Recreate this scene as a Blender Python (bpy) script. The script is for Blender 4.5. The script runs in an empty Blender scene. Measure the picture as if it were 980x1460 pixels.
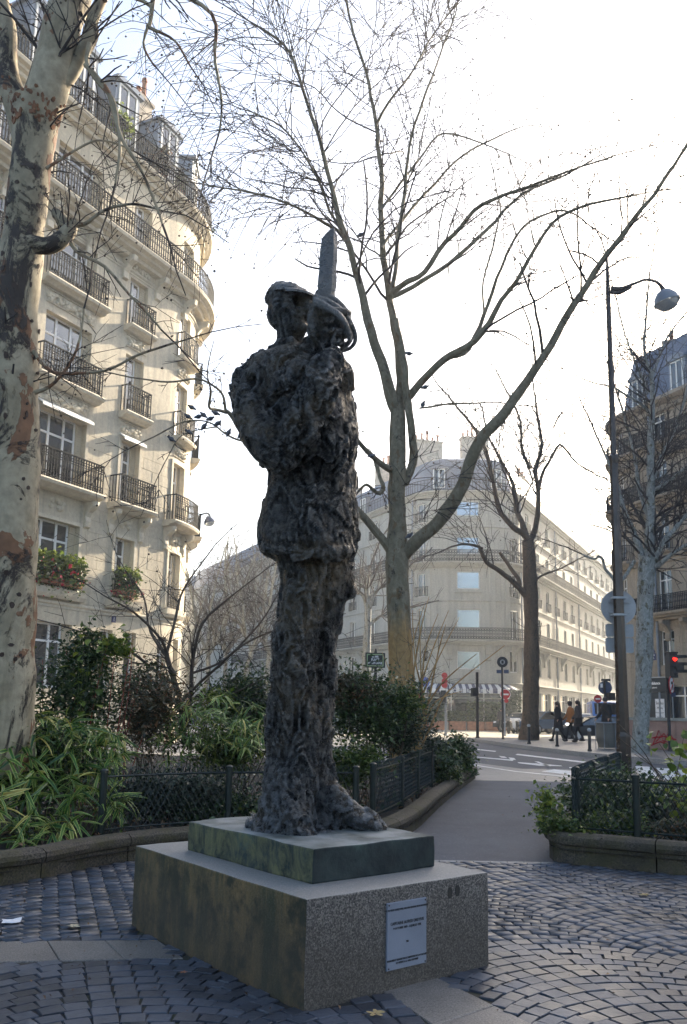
import bpy, bmesh, math, random
import numpy as np
from mathutils import Vector, Matrix, noise
random.seed(7); RNG = np.random.default_rng(7)
SC = bpy.context.scene; COL = SC.collection
PI = math.pi
# ---------------------------------------------------------------- camera
CAM_H = 1.35; PITCH = math.atan(.16); ROLL = .018; FPX = 1200.0; CX, CY = 490.0, 821.0
cam = bpy.data.cameras.new("camera"); camo = bpy.data.objects.new("camera", cam); COL.objects.link(camo)
F_ = Vector((0, math.cos(PITCH), math.sin(PITCH))); U0 = Vector((0, -math.sin(PITCH), math.cos(PITCH))); X0 = Vector((1, 0, 0))
R_ = math.cos(ROLL) * X0 + math.sin(ROLL) * U0; U_ = math.cos(ROLL) * U0 - math.sin(ROLL) * X0
C0 = Vector((0, 0, CAM_H))
m = Matrix((R_, U_, -F_)).transposed().to_4x4(); m.translation = C0
camo.matrix_world = m
cam.sensor_fit = 'VERTICAL'; cam.sensor_height = 24.0; cam.lens = 24.0 * FPX / 1460.0
cam.shift_y = (CY - 730.0) / 1460.0
cam.clip_start = .05; cam.clip_end = 3000
SC.camera = camo
# ---------------------------------------------------------------- world, sun, exposure
SUN_AZ, SUN_EL = math.radians(34.5), math.radians(23)
w = bpy.data.worlds.new("World"); SC.world = w; w.use_nodes = True
nt = w.node_tree; nt.nodes.clear()
sky = nt.nodes.new('ShaderNodeTexSky'); sky.sky_type = 'NISHITA'; sky.sun_disc = False
sky.sun_elevation = SUN_EL; sky.sun_rotation = SUN_AZ
sky.air_density = 1.0; sky.dust_density = 3.2; sky.ozone_density = 1.2
bg = nt.nodes.new('ShaderNodeBackground'); bg.inputs['Strength'].default_value = .112
wo = nt.nodes.new('ShaderNodeOutputWorld')
nt.links.new(sky.outputs[0], bg.inputs[0]); nt.links.new(bg.outputs[0], wo.inputs[0])
sun = bpy.data.lights.new("sun", 'SUN'); sun.energy = 5.0; sun.angle = math.radians(.6); sun.color = (1.0, .86, .66)
suno = bpy.data.objects.new("sun", sun); COL.objects.link(suno)
sd = Vector((math.sin(SUN_AZ) * math.cos(SUN_EL), math.cos(SUN_AZ) * math.cos(SUN_EL), math.sin(SUN_EL)))
suno.rotation_euler = sd.to_track_quat('Z', 'Y').to_euler(); suno.location = (0, 0, 60)
SC.view_settings.view_transform = 'Standard'; SC.view_settings.look = 'None'
SC.view_settings.gamma = 1; SC.view_settings.use_curve_mapping = False
SC.view_settings.exposure = 1.85
HAZE_DENSITY = .0014
SC.cycles.max_bounces = 6; SC.cycles.diffuse_bounces = 3; SC.cycles.glossy_bounces = 2
SC.cycles.transparent_max_bounces = 6; SC.cycles.volume_bounces = 0
SC.cycles.use_adaptive_sampling = True; SC.cycles.adaptive_threshold = .02
# ---------------------------------------------------------------- photo-to-world helpers (a survey of the place)
def ray(x, y): return F_ + (x - CX) / FPX * R_ + (CY - y) / FPX * U_
def G(x, y, z=0.0):
    d = ray(x, y); return C0 + d * ((z - CAM_H) / d.z)
def P(x, y, Y):
    d = ray(x, y); return C0 + d * (Y / d.y)
# ---------------------------------------------------------------- object helpers
def link(o, parent=None):
    COL.objects.link(o)
    if parent is not None: o.parent = parent
    return o
def tag(o, label=None, cat=None, group=None, kind=None):
    if label: o['label'] = label
    if cat: o['category'] = cat
    if group: o['group'] = group
    if kind: o['kind'] = kind
    return o
def empty(name, loc=(0, 0, 0), rz=0.0):
    o = bpy.data.objects.new(name, None); o.location = loc; o.rotation_euler = (0, 0, rz); o.empty_display_size = .2
    return link(o)
def fast(name, V, Fc, mat, parent=None, smooth=False, uv=None):
    """numpy mesh: V (n,3), Fc (m,k)"""
    V = np.asarray(V, dtype=np.float32); Fc = np.asarray(Fc, dtype=np.int32)
    me = bpy.data.meshes.new(name); k = Fc.shape[1]; mcount = len(Fc)
    me.vertices.add(len(V)); me.vertices.foreach_set('co', V.ravel())
    me.loops.add(mcount * k); me.loops.foreach_set('vertex_index', Fc.ravel())
    me.polygons.add(mcount); me.polygons.foreach_set('loop_start', np.arange(0, mcount * k, k, dtype=np.int32))
    me.polygons.foreach_set('loop_total', np.full(mcount, k, dtype=np.int32))
    if uv is not None:
        l = me.uv_layers.new(name='UVMap'); l.data.foreach_set('uv', np.asarray(uv, dtype=np.float32).ravel())
    me.update(calc_edges=True)
    if smooth: me.polygons.foreach_set('use_smooth', np.ones(mcount, dtype=bool))
    if mat: me.materials.append(mat)
    return link(bpy.data.objects.new(name, me), parent)
class MB:
    def __init__(s): s.v = []; s.f = []
    def add(s, vs, fs):
        b = len(s.v); s.v.extend([tuple(v) for v in vs]); s.f.extend([tuple(i + b for i in f) for f in fs]); return s
    def box(s, c, d, rz=0.0, taper=1.0):
        cz, sz = math.cos(rz), math.sin(rz); vs = []
        for k in (0, 1):
            t = taper if k else 1.0
            for a, b in ((-1, -1), (1, -1), (1, 1), (-1, 1)):
                x, y = a * d[0] / 2 * t, b * d[1] / 2 * t
                vs.append((c[0] + x * cz - y * sz, c[1] + x * sz + y * cz, c[2] + (k - .5) * d[2]))
        return s.add(vs, [(3, 2, 1, 0), (4, 5, 6, 7), (0, 1, 5, 4), (1, 2, 6, 5), (2, 3, 7, 6), (3, 0, 4, 7)])
    def tube(s, pts, rad, n=6, caps=True):
        pts = [Vector(p) for p in pts]; N = len(pts)
        if not hasattr(rad, '__len__'): rad = [rad] * N
        ref = Vector((.13, .27, 1)).normalized(); vs = []
        t0 = (pts[-1] - pts[0])
        if abs(t0.normalized().dot(ref)) > .95 if t0.length > 0 else False: ref = Vector((1, .1, .05)).normalized()
        for i, p in enumerate(pts):
            t = (pts[min(i + 1, N - 1)] - pts[max(i - 1, 0)])
            t = t.normalized() if t.length > 1e-9 else Vector((0, 0, 1))
            a = t.cross(ref); a = a.normalized() if a.length > 1e-6 else t.orthogonal().normalized()
            b = t.cross(a)
            for k in range(n):
                q = 2 * PI * k / n
                vs.append(p + (a * math.cos(q) + b * math.sin(q)) * rad[i])
        fs = [(i * n + k, i * n + (k + 1) % n, (i + 1) * n + (k + 1) % n, (i + 1) * n + k) for i in range(N - 1) for k in range(n)]
        if caps: fs += [tuple(range(n - 1, -1, -1)), tuple((N - 1) * n + k for k in range(n))]
        return s.add(vs, fs)
    def lathe(s, prof, c=(0, 0, 0), n=16, rot=None):
        vs = []
        for r, z in prof:
            for k in range(n):
                q = 2 * PI * k / n; p = Vector((r * math.cos(q), r * math.sin(q), z))
                if rot is not None: p = rot @ p
                vs.append(p + Vector(c))
        N = len(prof)
        fs = [(i * n + k, i * n + (k + 1) % n, (i + 1) * n + (k + 1) % n, (i + 1) * n + k) for i in range(N - 1) for k in range(n)]
        fs += [tuple(range(n - 1, -1, -1)), tuple((N - 1) * n + k for k in range(n))]
        return s.add(vs, fs)
    def ell(s, c, r, n=12, m=8, rot=None):
        prof = []; vs = []
        for i in range(m + 1):
            a = -PI / 2 + PI * i / m
            for k in range(n):
                q = 2 * PI * k / n
                p = Vector((r[0] * max(math.cos(a), 1e-3) * math.cos(q), r[1] * max(math.cos(a), 1e-3) * math.sin(q), r[2] * math.sin(a)))
                if rot is not None: p = rot @ p
                vs.append(p + Vector(c))
        fs = [(i * n + k, i * n + (k + 1) % n, (i + 1) * n + (k + 1) % n, (i + 1) * n + k) for i in range(m) for k in range(n)]
        fs += [tuple(range(n - 1, -1, -1)), tuple(m * n + k for k in range(n))]
        return s.add(vs, fs)
    def loft(s, rings):
        """rings: equal-length lists of points"""
        n = len(rings[0]); vs = [p for r in rings for p in r]; N = len(rings)
        fs = [(i * n + k, i * n + (k + 1) % n, (i + 1) * n + (k + 1) % n, (i + 1) * n + k) for i in range(N - 1) for k in range(n)]
        fs += [tuple(range(n - 1, -1, -1)), tuple((N - 1) * n + k for k in range(n))]
        return s.add(vs, fs)
    def prism(s, poly, z0, z1):
        n = len(poly); vs = [(x, y, z0) for x, y in poly] + [(x, y, z1) for x, y in poly]
        fs = [tuple(range(n - 1, -1, -1)), tuple(range(n, 2 * n))] + [(i, (i + 1) % n, n + (i + 1) % n, n + i) for i in range(n)]
        return s.add(vs, fs)
    def build(s, name, mat, parent=None, smooth=False, recalc=True):
        me = bpy.data.meshes.new(name); me.from_pydata(s.v, [], s.f)
        if recalc:
            bm = bmesh.new(); bm.from_mesh(me); bmesh.ops.recalc_face_normals(bm, faces=bm.faces); bm.to_mesh(me); bm.free()
        if smooth:
            me.polygons.foreach_set('use_smooth', np.ones(len(me.polygons), dtype=bool))
            me.set_sharp_from_angle(angle=math.radians(40))
        me.update()
        if mat: me.materials.append(mat)
        return link(bpy.data.objects.new(name, me), parent)
def catmull(pts, rad, sub=4):
    P_ = [Vector(p) for p in pts]; out, ro = [], []
    for i in range(len(P_) - 1):
        a = P_[max(i - 1, 0)]; b = P_[i]; c = P_[i + 1]; d = P_[min(i + 2, len(P_) - 1)]
        for k in range(sub):
            t = k / sub
            out.append(.5 * ((2 * b) + (c - a) * t + (2 * a - 5 * b + 4 * c - d) * t * t + (3 * b - a - 3 * c + d) * t ** 3))
            ro.append(rad[i] + (rad[i + 1] - rad[i]) * t)
    out.append(P_[-1]); ro.append(rad[-1]); return out, ro
# ---------------------------------------------------------------- materials
MATS = {}
class NB:
    """small node-tree writer"""
    def __init__(s, name):
        s.m = bpy.data.materials.new(name); s.m.use_nodes = True; s.t = s.m.node_tree; s.t.nodes.clear()
        s.out = s.n('ShaderNodeOutputMaterial'); s.p = s.n('ShaderNodeBsdfPrincipled'); s.l(s.p.outputs[0], s.out.inputs[0]); MATS[name] = s.m
    def n(s, typ, **kw):
        o = s.t.nodes.new(typ)
        for k, v in kw.items(): setattr(o, k, v)
        return o
    def l(s, a, b): s.t.links.new(a, b); return s
    def coord(s, kind='Object', scale=None):
        tc = s.n('ShaderNodeTexCoord'); o = tc.outputs[kind]
        if scale is not None:
            mp = s.n('ShaderNodeMapping'); mp.inputs['Scale'].default_value = scale; s.l(o, mp.inputs[0]); o = mp.outputs[0]
        return o
    def noise(s, vec, scale, detail=4, rough=.55, dist=0.0):
        o = s.n('ShaderNodeTexNoise'); o.inputs['Scale'].default_value = scale; o.inputs['Detail'].default_value = detail
        o.inputs['Roughness'].default_value = rough; o.inputs['Distortion'].default_value = dist
        if vec is not None: s.l(vec, o.inputs['Vector'])
        return o.outputs['Fac']
    def ramp(s, fac, stops):
        o = s.n('ShaderNodeValToRGB'); e = o.color_ramp.elements
        while len(e) > 1: e.remove(e[-1])
        for i, (p, c) in enumerate(stops):
            el = e[0] if i == 0 else e.new(p)
            el.position = p; el.color = (*c, 1) if len(c) == 3 else c
        s.l(fac, o.inputs[0]); return o.outputs[0]
    def mix(s, fac, a, b, typ='MIX'):
        o = s.n('ShaderNodeMix', data_type='RGBA', blend_type=typ)
        for sock, v in ((o.inputs[0], fac), (o.inputs[6], a), (o.inputs[7], b)):
            if isinstance(v, (int, float)): sock.default_value = v
            elif isinstance(v, tuple): sock.default_value = (*v, 1)
            else: s.l(v, sock)
        return o.outputs[2]
    def math(s, op, a, b=0.0):
        o = s.n('ShaderNodeMath', operation=op)
        for sock, v in ((o.inputs[0], a), (o.inputs[1], b)):
            if isinstance(v, (int, float)): sock.default_value = v
            else: s.l(v, sock)
        return o.outputs[0]
    def bump(s, h, dist=.01, strength=.6):
        o = s.n('ShaderNodeBump'); o.inputs['Distance'].default_value = dist; o.inputs['Strength'].default_value = strength
        s.l(h, o.inputs['Height']); s.l(o.outputs[0], s.p.inputs['Normal']); return s
    def base(s, c):
        if isinstance(c, tuple): s.p.inputs['Base Color'].default_value = (*c, 1)
        else: s.l(c, s.p.inputs['Base Color'])
        return s
    def set(s, **kw):
        for k, v in kw.items():
            k = k.replace('_', ' ').title().replace('Ior', 'IOR')
            if isinstance(v, (int, float, tuple)): s.p.inputs[k].default_value = v
            else: s.l(v, s.p.inputs[k])
        return s
def simple(name, c, rough=.6, var=.25, scale=6.0, bump=0.0, metallic=0.0, spec=.5, coord='Object'):
    b = NB(name); v = b.coord(coord); f = b.noise(v, scale)
    lo = tuple(x * (1 - var) for x in c); hi = tuple(min(1, x * (1 + var)) for x in c)
    b.base(b.ramp(f, [(.3, lo), (.7, hi)])).set(roughness=rough, metallic=metallic)
    b.p.inputs['Specular IOR Level'].default_value = spec
    if bump: b.bump(b.noise(v, scale * 6, 6), bump)
    return b.m
# ================================================================ materials
def m_stone(name, c, dirt=.45, scale=.5):
    b = NB(name); v = b.coord()
    big = b.noise(v, scale, 5); fine = b.noise(v, 9, 6); sv = b.coord('Object', (1.4, 1.4, .12)); streak = b.noise(sv, 2.2, 5, .65)
    col = b.ramp(big, [(.3, tuple(x * .8 for x in c)), (.7, c)])
    col = b.mix(b.math('MULTIPLY', b.ramp(streak, [(.46, (0, 0, 0)), (.72, (1, 1, 1))]), dirt), col, tuple(x * .35 for x in c))
    col = b.mix(.25, col, b.ramp(fine, [(.3, (.2, .2, .2)), (.7, (.75, .72, .66))]), 'OVERLAY')
    b.base(col).set(roughness=.85).bump(fine, .006); return b.m
M = {}
M['limestone'] = m_stone('limestone', (.66, .585, .45), .5)
M['limestone_trim'] = m_stone('limestone_trim', (.70, .63, .50), .3)
M['limestone_pale'] = m_stone('limestone_pale', (.43, .42, .375), .4)
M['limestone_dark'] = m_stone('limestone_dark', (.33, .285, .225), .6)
M['iron'] = simple('iron', (.006, .007, .010), .8, .2, 8, spec=.2)
M['white_paint'] = simple('white_paint', (.72, .72, .70), .45, .06, 3)
M['shutter_paint'] = simple('shutter_paint', (.58, .50, .36), .6, .1, 3)
M['zinc'] = simple('zinc', (.20, .225, .26), .42, .18, 1.2, .003, .25)
M['slate'] = simple('slate', (.085, .11, .165), .5, .35, 9, .004)
M['brick_stack'] = simple('brick_stack', (.42, .36, .29), .85, .3, 3, .006)
M['terracotta'] = simple('terracotta', (.36, .15, .08), .8, .3, 4, .003)
b = NB('window_glass'); v = b.coord(); b.base(b.ramp(b.noise(v, .7, 2), [(.4, (.012, .016, .02)), (.65, (.05, .055, .06))])).set(roughness=.04); b.p.inputs['IOR'].default_value = 2.1
b.bump(b.noise(v, 1.3, 2), .004, .25); M['glass'] = b.m
b = NB('mirror_glass'); b.base((.30, .34, .38)).set(roughness=.08, metallic=.9); M['mirror'] = b.m
# bronze
def m_bronze():
    b = NB('bronze'); v = b.coord(); n1 = b.noise(v, 2.6, 6, .6, .4); n2 = b.noise(v, 22, 8, .7); n3 = b.noise(v, 1.1, 4, .5)
    geo = b.n('ShaderNodeNewGeometry')
    col = b.ramp(n1, [(.34, (.006, .007, .009)), (.50, (.026, .024, .022)), (.64, (.13, .10, .062))])
    col = b.mix(b.ramp(n2, [(.5, (0, 0, 0)), (.68, (.8, .8, .8))]), col, (.20, .185, .155))
    pt = b.ramp(geo.outputs['Pointiness'], [(.49, (0, 0, 0)), (.56, (1, 1, 1))])
    col = b.mix(b.math('MULTIPLY', pt, .75), col, (.26, .26, .255))
    sx = b.n('ShaderNodeSeparateXYZ'); b.l(b.coord(), sx.inputs[0])
    dust_and_glints = b.math('MULTIPLY', b.ramp(b.math('SUBTRACT', sx.outputs[2], .66), [(0.0, (1, 1, 1)), (.55, (0, 0, 0))]), b.ramp(n1, [(.3, (.3, .3, .3)), (.6, (.9, .9, .9))]))
    dn_ = b.ramp(n2, [(.42, (.06, .055, .05)), (.60, (.30, .33, .37))]); col = b.mix(dust_and_glints, col, dn_)  # dust at the feet, with whitish-blue highlights painted into its colour
    b.base(col).set(roughness=b.ramp(n2, [(.3, (.16, .16, .16)), (.7, (.44, .44, .44))]), metallic=.7)
    b.bump(b.math('ADD', b.noise(v, 30, 10, .75), b.math('MULTIPLY', b.noise(v, 13, 6, .75, 1.6), 1.6)), .034, 1.0); return b.m
M['bronze'] = m_bronze()
def m_slab():
    b = NB('bronze_base_patina'); v = b.coord(); n1 = b.noise(v, 5, 6); n2 = b.noise(b.coord('Object', (2.2, 2.2, 1.3)), 5, 8, .75, .6)
    geo = b.n('ShaderNodeNewGeometry'); sx = b.n('ShaderNodeSeparateXYZ'); b.l(geo.outputs['Normal'], sx.inputs[0])
    # the weather side carries the green growth
    left = b.ramp(b.math('MULTIPLY', sx.outputs[0], -1.0), [(.2, (0, 0, 0)), (.5, (1, 1, 1))])
    col = b.ramp(n1, [(.35, (.012, .018, .02)), (.6, (.03, .042, .042)), (.75, (.07, .11, .09))])
    col = b.mix(b.math('MULTIPLY', left, b.ramp(n2, [(.40, (0, 0, 0)), (.62, (1, 1, 1))])), col, (.13, .13, .065))
    top = b.ramp(sx.outputs[2], [(.5, (0, 0, 0)), (.9, (1, 1, 1))])
    col = b.mix(top, col, b.ramp(n1, [(.35, (.08, .09, .08)), (.65, (.26, .27, .26))]))
    b.p.inputs['Specular IOR Level'].default_value = .25
    b.base(col).set(roughness=.7).bump(b.noise(v, 25, 6), .010); return b.m
M['slab'] = m_slab()
def m_granite():
    b = NB('granite'); v = b.coord(); vo = b.n('ShaderNodeTexVoronoi'); vo.inputs['Scale'].default_value = 150; b.l(v, vo.inputs['Vector'])
    sp = b.ramp(b.noise(v, 115, 3, .8), [(.42, (.018, .016, .015)), (.52, (.10, .088, .08)), (.64, (.34, .31, .28))])
    vg = b.n('ShaderNodeRGBToBW'); b.l(vo.outputs['Color'], vg.inputs[0]); col = b.mix(.55, sp, b.ramp(vg.outputs[0], [(.25, (.018, .016, .015)), (.5, (.075, .065, .06)), (.8, (.28, .245, .22))]))
    geo = b.n('ShaderNodeNewGeometry'); sx = b.n('ShaderNodeSeparateXYZ'); b.l(geo.outputs['Normal'], sx.inputs[0])
    px = b.n('ShaderNodeSeparateXYZ'); b.l(b.coord(), px.inputs[0])
    side = b.ramp(b.math('MULTIPLY', sx.outputs[0], -1.0), [(.2, (0, 0, 0)), (.5, (1, 1, 1))])
    st = b.noise(b.coord('Object', (2.5, 2.5, .5)), 2.2, 7, .72)
    moss = b.mix(b.ramp(st, [(.38, (0, 0, 0)), (.62, (1, 1, 1))]), (.022, .027, .005), (.20, .12, .04))
    colm = b.mix(.86, sp, moss)
    colm = b.mix(b.ramp(b.noise(v, 6, 6, .7), [(.46, (0, 0, 0)), (.62, (1, 1, 1))]), colm, (.016, .017, .007))
    col = b.mix(side, col, colm)
    col = b.mix(b.ramp(sx.outputs[2], [(.5, (0, 0, 0)), (.9, (.6, .6, .6))]), col, (.30, .295, .28))
    # darker brown towards the bottom, with a ragged edge
    hgt = b.math('ADD', px.outputs[2], b.math('MULTIPLY', b.noise(v, 5, 5), -.35))
    col = b.mix(b.math('MULTIPLY', b.ramp(hgt, [(0.0, (1, 1, 1)), (.28, (0, 0, 0))]), .55), col, (.045, .035, .025))
    b.base(col).set(roughness=.6).bump(b.noise(v, 90, 4), .003, .5); return b.m
M['granite'] = m_granite()
b = NB('granite_slab'); v = b.coord(); sp = b.ramp(b.noise(v, 110, 3, .8), [(.4, (.06, .055, .05)), (.6, (.30, .27, .245))])
oi = b.n('ShaderNodeObjectInfo'); col = b.mix(.35, sp, b.ramp(b.noise(v, 3, 5), [(.35, (.08, .07, .06)), (.7, (.26, .23, .2))]))
b.base(b.mix(b.math('MULTIPLY', oi.outputs['Random'], .3), col, (.1, .09, .09))).set(roughness=.5).bump(b.noise(v, 60, 4), .003, .5); M['granite_slab'] = b.m
def m_sett():
    b = NB('sett_stone'); v = b.coord('Object'); geo = b.n('ShaderNodeNewGeometry'); oi = b.n('ShaderNodeObjectInfo')
    wv = geo.outputs['Position']; rnd = b.math('FRACT', b.math('ADD', geo.outputs['Random Per Island'], oi.outputs['Random']))
    col = b.ramp(rnd, [(0, (.032, .038, .052)), (.5, (.056, .066, .088)), (1, (.09, .10, .125))])
    big = b.noise(wv, .9, 5)
    col = b.mix(b.ramp(big, [(.42, (0, 0, 0)), (.66, (.6, .6, .6))]), col, (.04, .035, .034))
    col = b.mix(.3, col, b.ramp(b.noise(wv, 45, 5), [(.3, (.2, .2, .2)), (.7, (.8, .8, .8))]), 'OVERLAY')
    r = b.math('ADD', b.math('MULTIPLY', b.noise(wv, 6, 4), .28), b.math('ADD', b.math('MULTIPLY', rnd, .12), .25))
    b.p.inputs['Specular Tint'].default_value = (.86, .93, 1, 1)
    b.base(col).set(roughness=r).bump(b.noise(wv, 38, 6), .0035, .6); return b.m
M['sett'] = m_sett()
b = NB('joint_sand'); v = b.coord(); b.base(b.mix(b.ramp(b.noise(v, 2.1, 5), [(.5, (0, 0, 0)), (.7, (1, 1, 1))]), (.03, .026, .022), (.05, .055, .022))).set(roughness=.9).bump(b.noise(v, 60, 4), .005); M['joint'] = b.m
def m_asphalt(name, c, rough=.55):
    b = NB(name); v = b.coord(); f = b.noise(v, 140, 2, .8); big = b.noise(v, .6, 6, .6)
    col = b.ramp(big, [(.3, tuple(x * .78 for x in c)), (.7, tuple(x * 1.2 for x in c))])
    col = b.mix(.65, col, b.ramp(f, [(.35, (.1, .1, .1)), (.7, (.9, .9, .9))]), 'OVERLAY')
    col = b.mix(b.ramp(b.noise(v, 1.7, 7, .7, .6), [(.5, (0, 0, 0)), (.68, (.5, .5, .5))]), col, tuple(x * .45 for x in c))
    col = b.mix(b.ramp(b.noise(v, 9, 3, .9), [(.66, (0, 0, 0)), (.70, (.6, .6, .6))]), col, tuple(min(1, x * 2.4) for x in c))
    col = b.mix(b.ramp(b.noise(v, 38, 2, .9), [(.64, (0, 0, 0)), (.70, (.75, .75, .75))]), col, tuple(min(1, x * 3.2) for x in c))
    b.base(col).set(roughness=rough).bump(f, .003, .6); return b.m
M['asphalt_path'] = m_asphalt('asphalt_path', (.080, .086, .100), .8)
M['asphalt_road'] = m_asphalt('asphalt_road', (.055, .062, .078), .75)
M['pavement'] = m_asphalt('pavement_asphalt', (.16, .155, .15), .5)
M['sun_painted'] = m_asphalt('sun_painted_ground', (.46, .41, .32), .5)  # sunlight on the far ground put into a pale base colour
M['road_paint'] = simple('road_paint', (.62, .62, .60), .6, .25, 5)
b = NB('soil'); v = b.coord(); b.base(b.ramp(b.noise(v, 14, 8, .75), [(.35, (.010, .008, .006)), (.6, (.032, .024, .017)), (.75, (.09, .06, .035))])).set(roughness=.95).bump(b.noise(v, 24, 8, .7), .03, .9); M['soil'] = b.m
b = NB('mossy_concrete'); v = b.coord(); geo = b.n('ShaderNodeNewGeometry'); sx = b.n('ShaderNodeSeparateXYZ'); b.l(geo.outputs['Position'], sx.inputs[0])
col = b.ramp(b.noise(v, 60, 4, .8), [(.40, (.018, .014, .010)), (.66, (.15, .12, .085))])
col = b.mix(b.ramp(b.noise(v, 4, 6, .65), [(.44, (0, 0, 0)), (.62, (.85, .85, .85))]), col, (.062, .052, .018))
col = b.mix(b.ramp(b.noise(v, 2.3, 5), [(.5, (0, 0, 0)), (.72, (.6, .6, .6))]), col, (.022, .018, .014))
b.base(col).set(roughness=.85).bump(b.noise(v, 50, 6), .008, .8); M['kerb'] = b.m
M['kerb_granite'] = simple('kerb_granite', (.24, .235, .23), .6, .25, 20, .002)
M['fence_green'] = simple('fence_green', (.007, .015, .013), .4, .25, 12, .001, .2)
M['post_black'] = simple('post_black', (.02, .018, .018), .38, .3, 5, .001, .3)
M['lamp_brown'] = simple('lamp_brown', (.045, .036, .033), .22, .3, 3, .001, .55)
M['sign_grey'] = simple('sign_grey', (.36, .37, .38), .55, .12, 5)
M['bluegrey_paint'] = simple('bluegrey_paint', (.05, .07, .13), .4, .15, 5, 0, .2)
for nm, c, rg in (('white', (.78, .78, .78), .5), ('red_paint', (.42, .015, .02), .5), ('blue_paint', (.03, .09, .42), .4), ('navy', (.012, .02, .10), .4),
              ('green_enamel', (.30, .38, .20), .4), ('black', (.008, .008, .009), .5), ('plaque', (.19, .21, .26), .55), ('brown_leather', (.25, .11, .045), .6),
              ('skin', (.52, .33, .25), .5), ('hair', (.02, .014, .012), .5), ('cloth_black', (.012, .012, .014), .9), ('cloth_grey', (.045, .04, .042), .9),
              ('cloth_rust', (.35, .14, .04), .9), ('cloth_blue', (.03, .045, .08), .9), ('rubber', (.012, .012, .012), .8), ('chrome', (.6, .6, .6), .2),
              ('car_black', (.005, .005, .006), .5), ('car_blue', (.06, .11, .18), .2), ('car_white', (.72, .73, .75), .2), ('van_blue', (.06, .18, .50), .25),
              ('paper', (.75, .76, .78), .7), ('dry_leaf', (.38, .27, .12), .8), ('dry_leaf_pale', (.50, .42, .28), .8), ('cream', (.75, .72, .55), .5), ('poster', (.7, .71, .73), .5),
              ('petal', (.55, .02, .05), .6), ('shop_dark', (.014, .016, .02), .3), ('bin_liner', (.11, .11, .10), .5), ('blue_panel', (.10, .32, .62), .12), ('pink_wall', (.36, .22, .17), .85)):
    M[nm] = simple(nm, c, rg, .12, 4, metallic=.8 if nm == 'chrome' else 0)
b = NB('red_lamp'); b.base((.6, .02, .01)); b.p.inputs['Emission Color'].default_value = (1, .012, .006, 1); b.p.inputs['Emission Strength'].default_value = 2; M['red_lamp'] = b.m
b = NB('headlamp'); b.base((.8, .8, .8)); b.p.inputs['Emission Color'].default_value = (1, .95, .85, 1); b.p.inputs['Emission Strength'].default_value = 12; M['headlamp'] = b.m
b = NB('lamp_bowl'); b.base((.75, .8, .85)).set(roughness=.1); b.p.inputs['Transmission Weight'].default_value = .75; M['lamp_bowl'] = b.m
# plane-tree bark: pale skin, flaking plates
def m_bark(name, pale, mid, dark, rust, s=2.2, amt=.5, foot=None):
    b = NB(name); v = b.coord(); sv = b.coord('Object', (1, 1, .55))
    n = b.noise(sv, s, 6, .62, .5); n2 = b.noise(sv, s * 2.3, 5, .6, .3); n3 = b.noise(v, 12, 6)
    col = b.ramp(n, [(.36, pale), (.43, mid), (.50, pale), (.57, mid)])
    e1 = b.ramp(n2, [(.62 - .04 * amt, (0, 0, 0)), (.632 - .04 * amt, (1, 1, 1))]); col = b.mix(e1, col, rust)
    e2 = b.ramp(b.noise(sv, s * 1.7, 9, .78, .8), [(.61 - .05 * amt, (0, 0, 0)), (.65 - .05 * amt, (1, 1, 1))]); col = b.mix(e2, col, dark)
    if foot:
        sz = b.n('ShaderNodeSeparateXYZ'); b.l(b.math('ADD', 0, 0) if False else b.coord(), sz.inputs[0]); fz = b.math('ADD', b.math('MULTIPLY', sz.outputs[2], 1 / foot[1]), b.math('MULTIPLY', n2, .3)); col = b.mix(b.ramp(fz, [(.85, (.8, .8, .8)), (1.0, (0, 0, 0))]), col, foot[0])
    col = b.mix(.35, col, b.ramp(n3, [(.3, (.2, .2, .2)), (.7, (.8, .8, .8))]), 'OVERLAY')
    h = b.math('ADD', b.math('ADD', b.math('MULTIPLY', e1, .6), b.math('MULTIPLY', e2, .9)), b.math('MULTIPLY', n3, .5))
    b.base(col).set(roughness=.8).bump(h, .012, .9); return b.m
M['bark_near'] = m_bark('plane_bark_near', (.37, .31, .21), (.25, .205, .13), (.045, .032, .024), (.20, .10, .05), 1.0, 1.6)
M['bark_mid'] = m_bark('plane_bark_mid', (.20, .17, .115), (.14, .12, .075), (.045, .035, .022), (.13, .085, .04), 3.0, .5, ((.34, .20, .07), 3.9))
M['bark_brown'] = m_bark('plane_bark_brown', (.12, .085, .055), (.08, .058, .038), (.03, .022, .018), (.09, .06, .035), 3.5, 1.2)
M['bark_grey'] = m_bark('plane_bark_grey', (.30, .31, .29), (.20, .205, .19), (.05, .045, .04), (.12, .11, .07), 3.0, .7)
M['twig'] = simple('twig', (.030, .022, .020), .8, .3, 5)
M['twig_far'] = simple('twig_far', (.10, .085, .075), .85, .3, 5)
M['stem_red'] = simple('stem_red', (.22, .05, .03), .7, .3, 5)
M['stem_brown'] = simple('stem_brown', (.07, .05, .035), .8, .3, 5)
M['bird'] = simple('bird', (.05, .055, .07), .6, .35, 20)
M['bird_wing'] = simple('bird_wing', (.10, .11, .13), .6, .35, 20)
def m_leaf(name, stops, rough=.45, trans=.25):
    b = NB(name); geo = b.n('ShaderNodeNewGeometry'); oi = b.n('ShaderNodeObjectInfo')
    r = b.math('FRACT', b.math('ADD', geo.outputs['Random Per Island'], oi.outputs['Random']))
    col = b.ramp(r, stops); b.base(col).set(roughness=rough)
    tr = b.n('ShaderNodeBsdfTranslucent'); b.l(col, tr.inputs[0]); mx = b.n('ShaderNodeMixShader'); mx.inputs[0].default_value = trans
    b.l(b.p.outputs[0], mx.inputs[1]); b.l(tr.outputs[0], mx.inputs[2]); b.l(mx.outputs[0], b.out.inputs[0]); return b.m
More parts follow.
